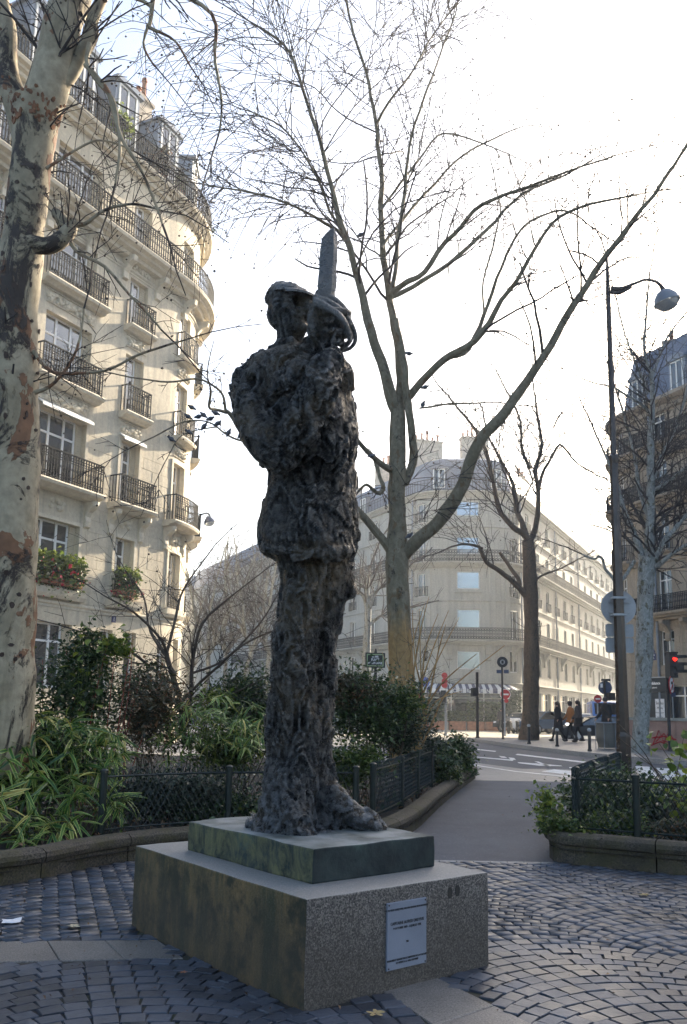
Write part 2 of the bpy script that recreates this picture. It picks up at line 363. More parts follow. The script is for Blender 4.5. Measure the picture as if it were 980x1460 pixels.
M['leaf_dark'] = m_leaf('leaf_dark', [(0, (.015, .035, .012)), (.6, (.05, .09, .028)), (.9, (.08, .12, .03)), (1, (.16, .17, .04))], .3)
M['leaf_mid'] = m_leaf('leaf_mid', [(0, (.03, .055, .015)), (.5, (.06, .10, .02)), (.85, (.12, .17, .03)), (1, (.25, .26, .05))])
M['leaf_light'] = m_leaf('leaf_light', [(0, (.06, .10, .02)), (.5, (.14, .21, .03)), (1, (.32, .36, .06))], .4, .35)
M['leaf_brownish'] = m_leaf('leaf_brownish', [(0, (.03, .03, .015)), (.5, (.065, .065, .03)), (.8, (.12, .09, .045)), (1, (.30, .14, .07))])
M['leaf_grey'] = m_leaf('leaf_grey', [(0, (.012, .022, .012)), (.6, (.04, .06, .035)), (.9, (.09, .11, .07)), (1, (.2, .22, .17))])
M['leaf_litter'] = m_leaf('leaf_litter', [(0, (.03, .018, .01)), (.5, (.09, .05, .025)), (.85, (.2, .11, .05)), (1, (.30, .2, .1))], .7, .1)
def m_bamboo():
    b = NB('bamboo_leaf'); uv = b.coord('UV'); sx = b.n('ShaderNodeSeparateXYZ'); b.l(uv, sx.inputs[0])
    geo = b.n('ShaderNodeNewGeometry'); oi = b.n('ShaderNodeObjectInfo'); r = b.math('FRACT', b.math('ADD', geo.outputs['Random Per Island'], oi.outputs['Random']))
    mid = b.ramp(r, [(0, (.014, .055, .012)), (.5, (.045, .13, .02)), (.88, (.13, .22, .03)), (1, (.42, .30, .05))])
    edge = b.ramp(r, [(0, (.10, .19, .04)), (.5, (.34, .44, .09)), (1, (.68, .66, .22))])
    d = b.math('ABSOLUTE', b.math('SUBTRACT', sx.outputs[1], .5))
    col = b.mix(b.ramp(d, [(.27, (0, 0, 0)), (.37, (1, 1, 1))]), mid, edge)
    b.base(col).set(roughness=.35)
    tr = b.n('ShaderNodeBsdfTranslucent'); b.l(col, tr.inputs[0]); mx = b.n('ShaderNodeMixShader'); mx.inputs[0].default_value = .25
    b.l(b.p.outputs[0], mx.inputs[1]); b.l(tr.outputs[0], mx.inputs[2]); b.l(mx.outputs[0], b.out.inputs[0]); return b.m
M['bamboo'] = m_bamboo()
# ================================================================ ground, roads, paving
def poly_obj(name, pts, z, mat, kind='structure', parent=None):
    o = MB().add([(x, y, z) for x, y in pts], [tuple(range(len(pts)))]).build(name, mat, parent, recalc=False)
    if kind: tag(o, kind=kind)
    return o
def inside(x, y, poly):
    c = False; j = len(poly) - 1
    for i in range(len(poly)):
        xi, yi = poly[i]; xj, yj = poly[j]
        if (yi > y) != (yj > y) and x < (xj - xi) * (y - yi) / (yj - yi) + xi: c = not c
        j = i
    return c
ground = poly_obj('ground', [(-1500, -1500), (1500, -1500), (1500, 1500), (-1500, 1500)], -.02, M['asphalt_road'])
road = poly_obj('road', [(-60, 15), (60, 15), (60, 160), (-60, 160)], -.012, M['asphalt_road'])
path = poly_obj('asphalt_path', [(-20, 3), (20, 3), (20, 17.6), (-20, 17.6)], -.006, M['asphalt_path'])
poly_obj('path_apron', [(-6, 17.6), (9, 17.2), (9, 21.5), (4.55, 21.5), (2.9, 26), (-6, 26)], -.0085, M['pavement'])
PLAZA = [(-6, -2), (8, -2), (8, 6.6), (1.95, 8.0), (1.0, 7.97), (.6, 8.0), (.2, 8.9), (-6, 8.9)]
poly_obj('sun_painted_sheet', [(-30, 46.5), (24, 47.5), (34, 66), (21, 69), (14.5, 68.2), (5.5, 69.5), (-30, 85)], -.003, M['sun_painted'])  # pale sheet laid over the far road, its colour standing for bright sun
paving = poly_obj('sett_paving', PLAZA, 0.0, M['joint'])
# plinth frame
PA = .665; PO = Vector((-.143, 4.053, 0)); PU = Vector((math.cos(PA), math.sin(PA), 0)); PV = Vector((-math.sin(PA), math.cos(PA), 0))
PW, PL, PH = 1.225, 1.84, .489
def plinth_pt(u, v, z=0): return PO + PU * u + PV * v + Vector((0, 0, z))
PLINTH_POLY = [tuple(plinth_pt(u, v)[:2]) for u, v in ((.01, .01), (PW - .01, .01), (PW - .01, PL - .01), (.01, PL - .01))]
# granite strips
strips = [[G(-160, 1345), G(225, 1342), G(262, 1368), G(-175, 1378)], [G(540, 1412), G(612, 1390), G(800, 1482), G(700, 1520)]]
strip_polys = [[(p.x, p.y) for p in s] for s in strips]
def slab_between(a, b, c, d, name, parent):
    ctr = (a + b + c + d) / 4; q = [ctr + (p - ctr) * .985 for p in (a, b, c, d)]; q2 = [ctr + (p - ctr) * .965 for p in (a, b, c, d)]
    mb = MB(); vs = [(p.x, p.y, -.03) for p in q] + [(p.x, p.y, .004) for p in q] + [(p.x, p.y, .008) for p in q2]
    mb.add(vs, [(8, 9, 10, 11)] + [(i, (i + 1) % 4, 4 + (i + 1) % 4, 4 + i) for i in range(4)] + [(4 + i, 4 + (i + 1) % 4, 8 + (i + 1) % 4, 8 + i) for i in range(4)])
    return mb.build(name, M['granite_slab'], parent)
a, b_, c, d = strips[0]
cuts = [0, .40, .59, 1.0] if False else [0, .22, .585, .80, 1.0]
for i in range(len(cuts) - 1):
    t0, t1 = cuts[i], cuts[i + 1]
    slab_between(d.lerp(c, t0), d.lerp(c, t1), a.lerp(b_, t1), a.lerp(b_, t0), 'granite_slab', paving)
a, b_, c, d = strips[1]   # runs towards the viewer
for t0, t1 in ((0, .55), (.55, 1.0)):
    slab_between(a.lerp(d, t0), a.lerp(d, t1), b_.lerp(c, t1), b_.lerp(c, t0), 'granite_slab', paving)
# planters (outer kerb lines, from the survey)
LEFT_KERB = [(-9, 2.2), (-6, 3.6), (-4.2, 5.2), (-2.53, 6.59), (-2.1, 7.3), (-1.79, 7.76), (-1.2, 8.25), (-.45, 8.5), (.2, 8.62), (.55, 8.93), (.97, 10.29), (1.5, 12.6), (2.2, 15.47), (2.88, 18.1)]
LEFT_POLY = LEFT_KERB + [(2.4, 19.0), (-3, 21.5), (-9, 23)]
RIGHT_KERB = [(3.95, 12.9), (2.9, 10.6), (2.1, 8.75), (1.98, 8.2), (2.06, 8.0), (2.3, 7.86), (2.98, 7.5), (4.6, 6.75), (8, 5.6)]
RIGHT_POLY = RIGHT_KERB + [(9, 9), (7.5, 12.2)]
for k in range(9):
    mb = MB(); x0_, x1_ = .62 + k * .155, .62 + (k + 1) * .155 - .008; y0_ = 7.99; mb.box(((x0_ + x1_) / 2, y0_ + .03, -.008), (x1_ - x0_, .075, .03)); mb.build('edging_stone', M['kerb_granite'], paving)
# setts in segmental arcs
def sett_list():
    out = []; R0, W, p = .90, 1.16, .106; th0 = .33; c_, s_ = math.cos(th0), math.sin(th0); rr = random.Random(3)
    fm = math.asin(W / 2 / R0)
    for ci in range(-7, 9):
        xc = ci * W
        for k in range(-16, 104):
            y0 = k * p + (p * .5 if ci % 2 else 0); n = 11
            for j in range(n):
                ph = -fm + (j + .5) * 2 * fm / n
                x = xc + R0 * math.sin(ph); y = y0 + R0 * math.cos(ph) - R0
                X = x * c_ - y * s_; Y = x * s_ + y * c_ + 1.0
                if not (2.9 < Y < 8.9 and -4.6 < X < 6.2): continue
                if abs(X) > .47 * Y + .9: continue
                if not inside(X, Y, PLAZA) or inside(X, Y, PLINTH_POLY) or any(inside(X, Y, q) for q in strip_polys): continue
                if inside(X, Y, LEFT_POLY) or inside(X, Y, RIGHT_POLY): continue
                w_ = 2 * fm * R0 / n - rr.uniform(.003, .010); d_ = p * math.cos(ph) - rr.uniform(.002, .010)
                out.append((X + rr.gauss(0, .002), Y + rr.gauss(0, .002), w_, d_, -ph + th0 + rr.gauss(0, .02), rr.gauss(0, .0018), rr.gauss(0, .010), rr.gauss(0, .010)))
    return out
def sett_verts(seed):
    rr = random.Random(seed); vs = []
    for z, s in ((-.03, .5), (.007, .49), (.0100, .465)):
        for a, b in ((-1, -1), (1, -1), (1, 1), (-1, 1)):
            vs.append([a * (s + rr.gauss(0, .022)), b * (s + rr.gauss(0, .022)), z + (rr.gauss(0, .0008) if z > 0 else 0)])
    return vs
SETT_F = [(8, 9, 10, 11)] + [(i, (i + 1) % 4, 4 + (i + 1) % 4, 4 + i) for i in range(4)] + [(4 + i, 4 + (i + 1) % 4, 8 + (i + 1) % 4, 8 + i) for i in range(4)]
variants = []
for q in range(8):
    me = bpy.data.meshes.new('sett'); me.from_pydata(sett_verts(q), [], SETT_F); me.update(); me.materials.append(M['sett']); variants.append(me)
setts = sett_list(); setts.sort(key=lambda s: math.hypot(s[0], s[1]) + (3 if abs(s[0]) > .42 * s[1] or s[1] < 3.85 else 0))
for i, (x, y, w_, d_, rz, dz, rx, ry) in enumerate(setts[:300]):
    o = bpy.data.objects.new('sett', variants[i % 8]); o.location = (x, y, dz); o.scale = (w_, d_, 1); o.rotation_euler = (rx, ry, rz); link(o, paving)
VS, FS_ = [], []
sv = [np.array(sett_verts(q)) for q in range(8)]; sf = np.array(SETT_F)
for i, (x, y, w_, d_, rz, dz, rx, ry) in enumerate(setts[300:]):
    v = sv[i % 8] * np.array([w_, d_, 1]); v[:, 2] += v[:, 1] * rx - v[:, 0] * ry
    cz, sz = math.cos(rz), math.sin(rz); q = v.copy(); q[:, 0] = v[:, 0] * cz - v[:, 1] * sz + x; q[:, 1] = v[:, 0] * sz + v[:, 1] * cz + y; q[:, 2] += dz
    FS_.append(sf + len(VS) * 12); VS.append(q)
tag(fast('setts', np.concatenate(VS), np.concatenate(FS_), M['sett'], paving), kind='stuff')
# kerbs round the planters: bull-nosed kerb stones over a recessed face
def kerb(line, name, label, z=.235):
    root = empty(name, (line[len(line) // 2][0], line[len(line) // 2][1], 0)); bpy.context.view_layer.update()
    tag(root, label, 'kerb'); inv = Vector(root.location)
    pts, _ = catmull([(x, y, 0) for x, y in line], [0] * len(line), 8)
    L = [0]
    for i in range(1, len(pts)): L.append(L[-1] + (pts[i] - pts[i - 1]).length)
    def at(s):
        s = max(0, min(L[-1], s)); i = 1
        while i < len(L) - 1 and L[i] < s: i += 1
        t = (s - L[i - 1]) / max(1e-6, L[i] - L[i - 1]); p = pts[i - 1].lerp(pts[i], t); tn = (pts[min(i + 1, len(pts) - 1)] - pts[max(i - 2, 0)]).normalized()
        return p, Vector((-tn.y, tn.x, 0))
    s = 0; prof = [(.035, -.03), (.035, z - .11), (.0, z - .095), (-.015, z - .06), (-.005, z - .025), (.035, z), (.16, z + .004), (.2, z - .02), (.21, z - .12)]
    while s < L[-1]:
        e = min(L[-1], s + random.uniform(.95, 1.2)); rings = []
        for k in range(6):
            q = s + .006 + (e - s - .012) * k / 5; p, nrm = at(q)
            rings.append([p + nrm * (a + noise.noise(Vector((q * 3, a * 9, 1))) * .004) + Vector((0, 0, b + noise.noise(Vector((q * 4, a * 9, 5))) * .005)) - inv for a, b in prof])
        mb = MB(); mb.loft(rings); mb.build('kerb_stone', M['kerb'], root, smooth=True); s = e
    return at, L[-1]
kl_at, kl_len = kerb(LEFT_KERB, 'planter_kerb', 'bull-nosed mossy concrete kerb round the bamboo bed, curving behind the plinth')
kr_at, kr_len = kerb(RIGHT_KERB, 'planter_kerb', 'bull-nosed mossy concrete kerb round the fenced corner bed beside the path', .27)
def soil(poly, z, seed):
    xs = [p[0] for p in poly]; ys = [p[1] for p in poly]; st = .22; V, Fc, idx = [], [], {}
    nx = int((max(xs) - min(xs)) / st) + 1; ny = int((max(ys) - min(ys)) / st) + 1
    for j in range(ny):
        for i in range(nx):
            x, y = min(xs) + i * st, min(ys) + j * st
            if all(inside(x + a, y + b_, poly) for a, b_ in ((0, 0), (st, 0), (st, st), (0, st))):
                f = []
                for a, b_ in ((0, 0), (1, 0), (1, 1), (0, 1)):
                    k = (i + a, j + b_)
                    if k not in idx:
                        idx[k] = len(V); X, Y = min(xs) + k[0] * st, min(ys) + k[1] * st
                        V.append((X, Y, z + .05 * noise.noise(Vector((X * 1.3, Y * 1.3, seed)))))
                    f.append(idx[k])
                Fc.append(f)
    o = fast('soil', V, Fc, M['soil'], None, True); tag(o, kind='structure')
    poly_obj('soil', poly, z - .06, M['soil'])
soil(LEFT_POLY, .16, 1); soil(RIGHT_POLY, .19, 2)
# road island / pavement across the road, with its granite kerb
isl = [(6.35, 42.2), (7.30, 33.3), (8.1, 28.5), (9.4, 24.2), (12.5, 21.2), (17, 19.6), (40, 17), (40, 40), (15.4, 43.6), (9, 44.2), (7, 43.6)]
mb = MB(); mb.prism(isl, -.02, .13); pav = mb.build('pavement', M['pavement']); tag(pav, kind='structure')
mb = MB()
for i in range(6):
    p, q = Vector((*isl[i], 0)), Vector((*isl[i + 1], 0)); d = (q - p); n_ = max(1, int(d.length / 1.0)); nr = Vector((d.y, -d.x, 0)).normalized()
    for k in range(n_):
        a0, a1 = p + d * (k / n_), p + d * ((k + 1) / n_) - d.normalized() * .012
        o = MB(); o.add([(*(a0 - nr * .02)[:2], -.01), (*(a1 - nr * .02)[:2], -.01), (*(a1 + nr * .14)[:2], -.01), (*(a0 + nr * .14)[:2], -.01),
                         (*(a0 - nr * .02)[:2], .136), (*(a1 - nr * .02)[:2], .136), (*(a1 + nr * .125)[:2], .136), (*(a0 + nr * .125)[:2], .136)],
                        [(4, 5, 6, 7), (0, 1, 5, 4), (1, 2, 6, 5), (2, 3, 7, 6), (3, 0, 4, 7)])
        o.build('kerb_stone', M['kerb_granite'], pav)
# painted markings on the road
def paint(pts, name='road_marking'): 
    o = poly_obj(name, [(G(x, y).x, G(x, y).y) for x, y in pts], -.004, M['road_paint'], 'structure')
    return o
paint([(668, 1066.3), (708, 1070.5), (706, 1071.8), (668, 1067.6)])
paint([(738, 1074.5), (842, 1086.5), (840, 1088.3), (735, 1076)])
paint([(680, 1078.6), (733, 1083), (731, 1084.6), (681, 1079.9)])
paint([(711, 1077.5), (720, 1078.4), (724, 1080.8), (715, 1080)]); paint([(725, 1079.6), (733, 1080.4), (736, 1083.2), (728, 1082.6)])
paint([(738, 1086.4), (764, 1088.2), (800, 1091.2), (802, 1092.2), (770, 1091.6), (740, 1088)]); paint([(762, 1085.3), (768, 1085.6), (786, 1092.2), (780, 1092.2)])
paint([(790, 1096.5), (846, 1102), (842, 1108), (772, 1099.5)]); paint([(812, 1093.4), (850, 1096.5), (850, 1098.4), (812, 1094.8)])
paint([(660, 1087.5), (735, 1099), (820, 1107.5), (820, 1108.7), (735, 1100), (660, 1088.6)])
# bands of the zebra crossing beyond the fenced bed
for k in range(5): paint([(846 + 30 * k, 1087 + 2.5 * k), (862 + 32 * k, 1088 + 2.5 * k), (872 + 34 * k, 1106 + 2 * k), (850 + 32 * k, 1105 + 2 * k)])
# ================================================================ plinth, bronze slab, plaque
def beveled_box(name, mat, parent, o, u, v, W, L, z0, z1, bev=.008, wob=.0):
    bm = bmesh.new(); vs = []
    for z in (z0, z1):
        for a, b in ((0, 0), (W, 0), (W, L), (0, L)):
            vs.append(bm.verts.new(o + u * a + v * b + Vector((0, 0, z))))
    for f in ((3, 2, 1, 0), (4, 5, 6, 7), (0, 1, 5, 4), (1, 2, 6, 5), (2, 3, 7, 6), (3, 0, 4, 7)): bm.faces.new([vs[i] for i in f])
    bmesh.ops.subdivide_edges(bm, edges=bm.edges[:], cuts=14, use_grid_fill=True)
    for q in bm.verts:
        if wob: q.co += Vector((noise.noise(q.co * 5), noise.noise(q.co * 5 + Vector((7, 0, 0))), noise.noise(q.co * 5 + Vector((0, 9, 0))))) * wob
    sh = [e for e in bm.edges if len(e.link_faces) == 2 and e.calc_face_angle() > .9]
    bmesh.ops.bevel(bm, geom=sh, offset=bev, segments=2, affect='EDGES', profile=.6)
    me = bpy.data.meshes.new(name); bm.to_mesh(me); bm.free(); me.materials.append(mat); 
    return link(bpy.data.objects.new(name, me), parent)
plinth = empty('plinth'); tag(plinth, 'low speckled granite plinth, green with moss on its left side, a bronze slab on top', 'plinth')
beveled_box('granite_block', M['granite'], plinth, PO, PU, PV, PW, PL, -.02, PH, .007, .003)
SA = .685; SU = Vector((math.cos(SA), math.sin(SA), 0)); SV = Vector((-math.sin(SA), math.cos(SA), 0)); SO = Vector((-.131, 4.385, 0)); SLAB_T = .662
beveled_box('bronze_slab', M['slab'], plinth, SO, SU, SV, .87, 1.26, PH - .002, SLAB_T, .01, .008)
for (u, z) in ((.93, .415), (.985, .42)):   # two dark mortices left by an old fixing
    mb = MB(); c = PO + PU * u + Vector((0, 0, z)) - PV * (-.006); 
    rs = []
    for dz_ in (-.028, -.01, .012, .028):
        ww = .016 if abs(dz_) < .02 else .009
        rs.append([c + PU * a + PV * b2 + Vector((0, 0, dz_)) for a, b2 in ((-ww, -.0085), (ww, -.0085), (ww, .004), (-ww, .004))])
    mb.loft(rs); mb.build('mortar_patch', M['black'], plinth)
# plaque on the front face
NRM = -PV
def on_face(u, z, out=.0): return PO + PU * u + Vector((0, 0, z)) + NRM * out
plq = empty('plaque', on_face(.617, .27)); tag(plq, 'small grey metal plaque with engraved lettering screwed to the front of the granite plinth', 'plaque')
pinv = Matrix.Translation(-Vector(plq.location))
bpy.context.view_layer.update()
u0, u1 = .485, .75
mb = MB(); cs = [(u0, .10), (u1, .10), (u1, .415), (u0, .415)]
mb.add([on_face(u, z, .001) - Vector(plq.location) for u, z in cs] + [on_face(u, z, .010) - Vector(plq.location) for u, z in cs] + [on_face(u + (.002 if u < .6 else -.002), z + (.002 if z < .2 else -.002), .012) - Vector(plq.location) for u, z in cs],
       [(3, 2, 1, 0), (8, 9, 10, 11)] + [(i, (i + 1) % 4, 4 + (i + 1) % 4, 4 + i) for i in range(4)] + [(4 + i, 4 + (i + 1) % 4, 8 + (i + 1) % 4, 8 + i) for i in range(4)])
mb.build('panel', M['plaque'], plq)
def text(body, size, loc, xdir, up, mat, parent, name='lettering', ext=.0008, align='CENTER', bold=0.0, sx=1.0):
    cu = bpy.data.curves.new(name, 'FONT'); cu.body = body; cu.size = size; cu.extrude = ext; cu.align_x = align; cu.align_y = 'CENTER'; cu.resolution_u = 2; cu.offset = bold
    o = bpy.data.objects.new(name, cu); cu.materials.append(mat)
    x = Vector(xdir).normalized(); y = Vector(up).normalized(); z = x.cross(y)
    mt = Matrix((x * sx, y, z)).transposed().to_4x4(); mt.translation = loc
    link(o); dg_ = bpy.context.evaluated_depsgraph_get(); dg_.update(); me_ = bpy.data.meshes.new_from_object(o.evaluated_get(dg_)); bpy.data.objects.remove(o)
    off = Vector((0, 0, 0)); q = parent
    while q is not None: off += Vector(q.location); q = q.parent
    mt.translation = Vector(loc) - off; me_.transform(mt); me_.name = name
    return link(bpy.data.objects.new(name, me_), parent)
UP = Vector((0, 0, 1)); um = (u0 + u1) / 2
for s_, sz_, z_ in (("SI TU VEUX QUE JE VIVE, FAIS MOI RENDRE MON HONNEUR", .0125, .380), ("CAPITAINE ALFRED DREYFUS", .0205, .315), ("9 OCTOBRE 1859 - 12 JUILLET 1935", .0145, .292),
                    ("TIM", .013, .222), ("MONUMENT REALISE PAR LE MINISTERE DE LA CULTURE", .0125, .145), ("ET OFFERT A LA VILLE DE PARIS", .0125, .130)):
    text(s_, sz_, on_face(um, z_, .0128), PU, UP, M['black'], plq, bold=.0002, sx=.84)
for u, z in ((u0 + .01, .11), (u1 - .01, .11), (u0 + .01, .405), (u1 - .01, .405)):
    mb = MB(); mb.lathe([(.004, 0), (.004, .002), (.002, .003)], (0, 0, 0), 8, NRM.to_track_quat('Z', 'Y').to_matrix()); o = mb.build('screw', M['black'], plq); o.location = on_face(u, z, .0125) - Vector(plq.location)
# ================================================================ statue
SY = 5.12
def S(x, y, dy=0.0): return P(x, y, SY + dy)
def ring(l, r, y, dyc, d, n=28, rough=0.0):
    a, b = S(l, y, dyc), S(r, y, dyc); c = (a + b) / 2; hw = (b - a).length / 2
    return [c + Vector((hw * math.cos(q) , d * math.sin(q), 0)) for q in (2 * PI * k / n for k in range(n))]
st = MB()
T = [(503, 396, 462, .14), (508, 380, 478, .2), (514, 358, 486, .25), (524, 345, 493, .29), (543, 336, 500, .31), (570, 339, 508, .34), (600, 349, 513, .36), (630, 361, 514, .36), (655, 373, 512, .34),
     (678, 384, 511, .29), (700, 382, 510, .29), (722, 377, 511, .30), (745, 370, 515, .32), (765, 367, 517, .34), (782, 368, 517, .35), (790, 373, 515, .34), (796, 388, 508, .28)]
st.loft([ring(l, r, y, .05, d) for y, l, r, d in reversed(T)])
near = [(780, 386, 478, -.02, .23), (830, 391, 474, -.03, .22), (880, 391, 466, -.03, .21), (920, 388, 462, -.03, .20), (960, 385, 460, -.03, .19), (1000, 377, 458, -.03, .18), (1040, 373, 458, -.03, .17), (1075, 373, 458, -.03, .165),
        (1100, 371, 457, -.04, .17), (1130, 370, 455, -.05, .175), (1160, 366, 453, -.08, .18), (1180, 363, 452, -.10, .19), (1197, 362, 452, -.10, .19)]
st.loft([ring(l, r, y, dc, d, 22) for y, l, r, dc, d in reversed(near)])
far = [(780, 440, 513, .10, .21), (830, 440, 509, .12, .21), (850, 438, 500, .12, .20), (880, 436, 492, .12, .19), (920, 432, 485, .12, .18), (960, 430, 480, .12, .17), (1000, 428, 476, .10, .16), (1050, 425, 475, .08, .15), (1090, 424, 478, .08, .15),
       (1120, 424, 486, .08, .15), (1150, 424, 496, .08, .15), (1190, 424, 498, .06, .14)]
st.loft([ring(l, r, y, dc, d, 22) for y, l, r, dc, d in reversed(far)])
def tb(pts, rad, n=14, sub=4):
    p, r = catmull([S(*q) for q in pts], rad, sub); st.tube(p, r, n)
    st.ell(p[0], (r[0],) * 3, 12, 8); st.ell(p[-1], (r[-1],) * 3, 12, 8)
tb([(452, 1118, .06), (478, 1140, .02), (508, 1164, .0), (536, 1181, .0)], [.10, .10, .075, .05])     # far foot
tb([(405, 1140, -.10), (420, 1168, -.20), (442, 1190, -.26)], [.13, .10, .06])                        # near foot
st.ell(S(425, 1196, -.05), (.36, .30, .085)); st.ell(S(392, 1185, .0), (.20, .26, .16)); tb([(444, 520, -.12), (447, 500, -.12), (446, 486, -.10)], [.08, .07, .05])
st.ell(S(500, 842, .1), (.06, .09, .07))                                                               # bulge on the far thigh
tb([(356, 545, .0), (362, 590, -.14), (385, 630, -.24), (404, 650, -.27)], [.13, .15, .145, .115])      # upper arm
tb([(400, 652, -.27), (420, 615, -.33), (444, 575, -.36), (464, 535, -.34), (474, 512, -.28)], [.11, .125, .118, .108, .09])   # forearm
tb([(398, 560, -.2), (420, 540, -.25), (440, 520, -.2)], [.10, .12, .10])                              # lapel and chest folds
tb([(484, 572, .0), (484, 536, -.06), (476, 514, -.14)], [.10, .095, .085])                             # far forearm crossing
st.ell(S(430, 600, -.18), (.22, .14, .2)); st.ell(S(470, 640, -.15), (.14, .14, .2))
tb([(378, 782, -.1), (410, 786, -.24), (450, 788, -.26), (490, 786, -.18), (510, 780, .0)], [.05, .06, .05, .06, .05])          # hem roll
tb([(415, 512, .02), (414, 485, .02), (416, 465, .0)], [.125, .095, .10])                              # neck
for k in range(9):                                                                                      # rolled collar
    q = k / 9 * 2 * PI; c = S(413, 502, 0); st.ell(c + Vector((.105 * math.cos(q), .105 * math.sin(q), .01 * math.sin(3 * q))), (.05, .05, .055), 8, 6)
# head with brow, cheek, jaw, nose, lips, ear
HC = S(413, 442, .0); FD = Vector((.80, -.60, -.05)).normalized(); FR = FD.cross(UP).normalized()
def hp(f, s, u): return HC + FD * f + FR * s + UP * u
st.ell(HC, (.135, .135, .16), 18, 12); st.ell(hp(.045, 0, -.085), (.11, .11, .11)); st.ell(hp(.09, 0, -.145), (.07, .065, .05))
st.ell(hp(.105, 0, .055), (.06, .075, .026)); st.ell(hp(-.05, 0, .10), (.125, .125, .10)); st.ell(hp(-.03, 0, -.03), (.125, .13, .12))
for s_ in (-1, 1): st.ell(hp(.085, .06 * s_, -.03), (.035, .035, .03)); st.ell(hp(.0, .133 * s_, -.02), (.025, .018, .045)); st.ell(hp(.115, .045 * s_, .022), (.018, .018, .013), 8, 6)
st.tube([hp(.12, 0, .05), hp(.160, 0, .0), hp(.190, 0, -.03)], [.02, .026, .034], 10); st.ell(hp(.165, 0, -.034), (.036, .038, .024), 10, 6)
st.ell(hp(.125, 0, -.075), (.028, .045, .012), 10, 6); st.ell(hp(.118, 0, -.10), (.028, .042, .013), 10, 6)
# fist round the hilt: palm, four bent fingers, thumb
tb([(470, 520, -.26), (464, 500, -.24), (466, 480, -.20)], [.075, .065, .07]); tb([(468, 490, -.12), (472, 465, -.11), (473, 446, -.10)], [.058, .056, .045])
for k, (y, ln) in enumerate(((444, 1.0), (459, 1.08), (474, 1.04), (489, .88))):
    x0 = 459; pts = [(x0, y + 1, -.235), (x0 + 15 * ln, y - 2, -.275), (x0 + 32 * ln, y + 1, -.24), (x0 + 39 * ln, y + 3, -.16), (x0 + 33 * ln, y + 5, -.09)]
    p, r = catmull([S(*q) for q in pts], [.027, .029, .027, .025, .022], 3); st.tube(p, r, 9); [st.ell(p[i], (r[i] * 1.08,) * 3, 8, 6) for i in (0, 3, 6, 9, 12)]
p, r = catmull([S(*q) for q in ((452, 492, -.2), (447, 468, -.25), (447, 446, -.25), (455, 430, -.20))], [.045, .038, .032, .028], 3); st.tube(p, r, 10); st.ell(p[-1], (.03,) * 3, 8, 6); st.ell(p[0], (.05,) * 3, 8, 6)
raw = st.build('body', M['bronze'], None)
md = raw.modifiers.new('remesh', 'REMESH'); md.mode = 'VOXEL'; md.voxel_size = .0100; md.adaptivity = 0
dg = bpy.context.evaluated_depsgraph_get(); dg.update(); me = bpy.data.meshes.new_from_object(raw.evaluated_get(dg)); bpy.data.objects.remove(raw)
bm = bmesh.new(); bm.from_mesh(me)
for _ in range(2): bmesh.ops.smooth_vert(bm, verts=bm.verts[:], factor=.5, use_axis_x=True, use_axis_y=True, use_axis_z=True)
bm.normal_update()
ES = [hp(.125, .05, .015), hp(.125, -.05, .015)]; MO = hp(.135, 0, -.0875); UN = S(431, 476, -.1)
head_z = S(440, 500).z
for v in bm.verts:
    co = v.co; n_ = v.normal; s = min(1.0, max(0.0, (co.z - (head_z - .1)) / .12)); amp = 1.0 - .78 * s
    q = Vector((co.x, co.y, co.z * .8))
    big = noise.noise(q * 3.2 + Vector((9, 2, 4))); mid = noise.noise(q * 8 + Vector((1, 5, 2)) + Vector((big, -big, big)) * .8)
    wp = Vector((mid, big, -mid)) * .35; d1 = noise.voronoi(Vector((q.x * 9 + q.z * 2.5, q.y * 9, q.z * 6.5 - q.x * 2)) + wp * 2)[0]; d2 = noise.voronoi(Vector((q.x * 21, q.y * 21, q.z * 15 + q.x * 6)) + wp * 3)[0]
    blob = .45 - min(d1[0], .9); daub = .42 - min(d2[0], .8); crk = max(0.0, .10 - (d1[1] - d1[0])) * 6
    fin = noise.noise(q * 34); turb = noise.turbulence(q * 14, 3, True)
    msk = min(1.0, max(0.0, .5 + 1.1 * noise.noise(q * 2.3 + Vector((3, 8, 1)))))
    V1 = Vector((q.x * 6 + q.z * 2, q.y * 6, q.z * 4.4 - q.x * 2)) + wp * 2.2; r1 = noise.voronoi(V1); c1 = r1[1][0]; sl1 = noise.noise(c1 * 5.1) + (V1 - c1).dot(noise.noise_vector(c1 * 3.7)) * 1.1
    V2 = Vector((q.x * 15 - q.z * 5, q.y * 15, q.z * 11 + q.x * 6)) + wp * 4; r2 = noise.voronoi(V2); c2 = r2[1][0]; sl2 = noise.noise(c2 * 4.3) + (V2 - c2).dot(noise.noise_vector(c2 * 2.9)) * 1.1
    V3_ = Vector((q.x * 34 + q.z * 9, q.y * 34, q.z * 26 - q.x * 9)) + wp * 6; r3 = noise.voronoi(V3_); c3_ = r3[1][0]; sl3 = noise.noise(c3_ * 4.3)
    gou = abs(noise.noise(Vector((q.x * 6 + q.z * 5, q.y * 6, q.z * 6 - q.x * 5)) + wp))
    d = amp * (big * .034 + mid * .014 + sl1 * .034 + sl2 * .015 * (.3 + msk) + sl3 * .006 * (.2 + msk) + fin * .002 - gou * .012 * msk - .014) + (1 - amp) * (mid * .004 + fin * .003 + sl2 * .012 + sl3 * .005)
    v.co = co + n_ * d
    for e, rad, dp in ((ES[0], .055, .075), (ES[1], .055, .075), (MO, .028, .03), (UN, .08, .07), (hp(.15, 0, -.055), .03, .03), (hp(.10, -.10, -.06), .06, .02)):
        t = (co - e).length / rad
        if t < 1: v.co -= (FD * .9 + UP * .1) * dp * (1 - t * t) ** 2
bm.to_mesh(me); bm.free(); me.polygons.foreach_set('use_smooth', np.ones(len(me.polygons), dtype=bool)); me.materials.clear(); me.materials.append(M['bronze']); me.name = 'body'
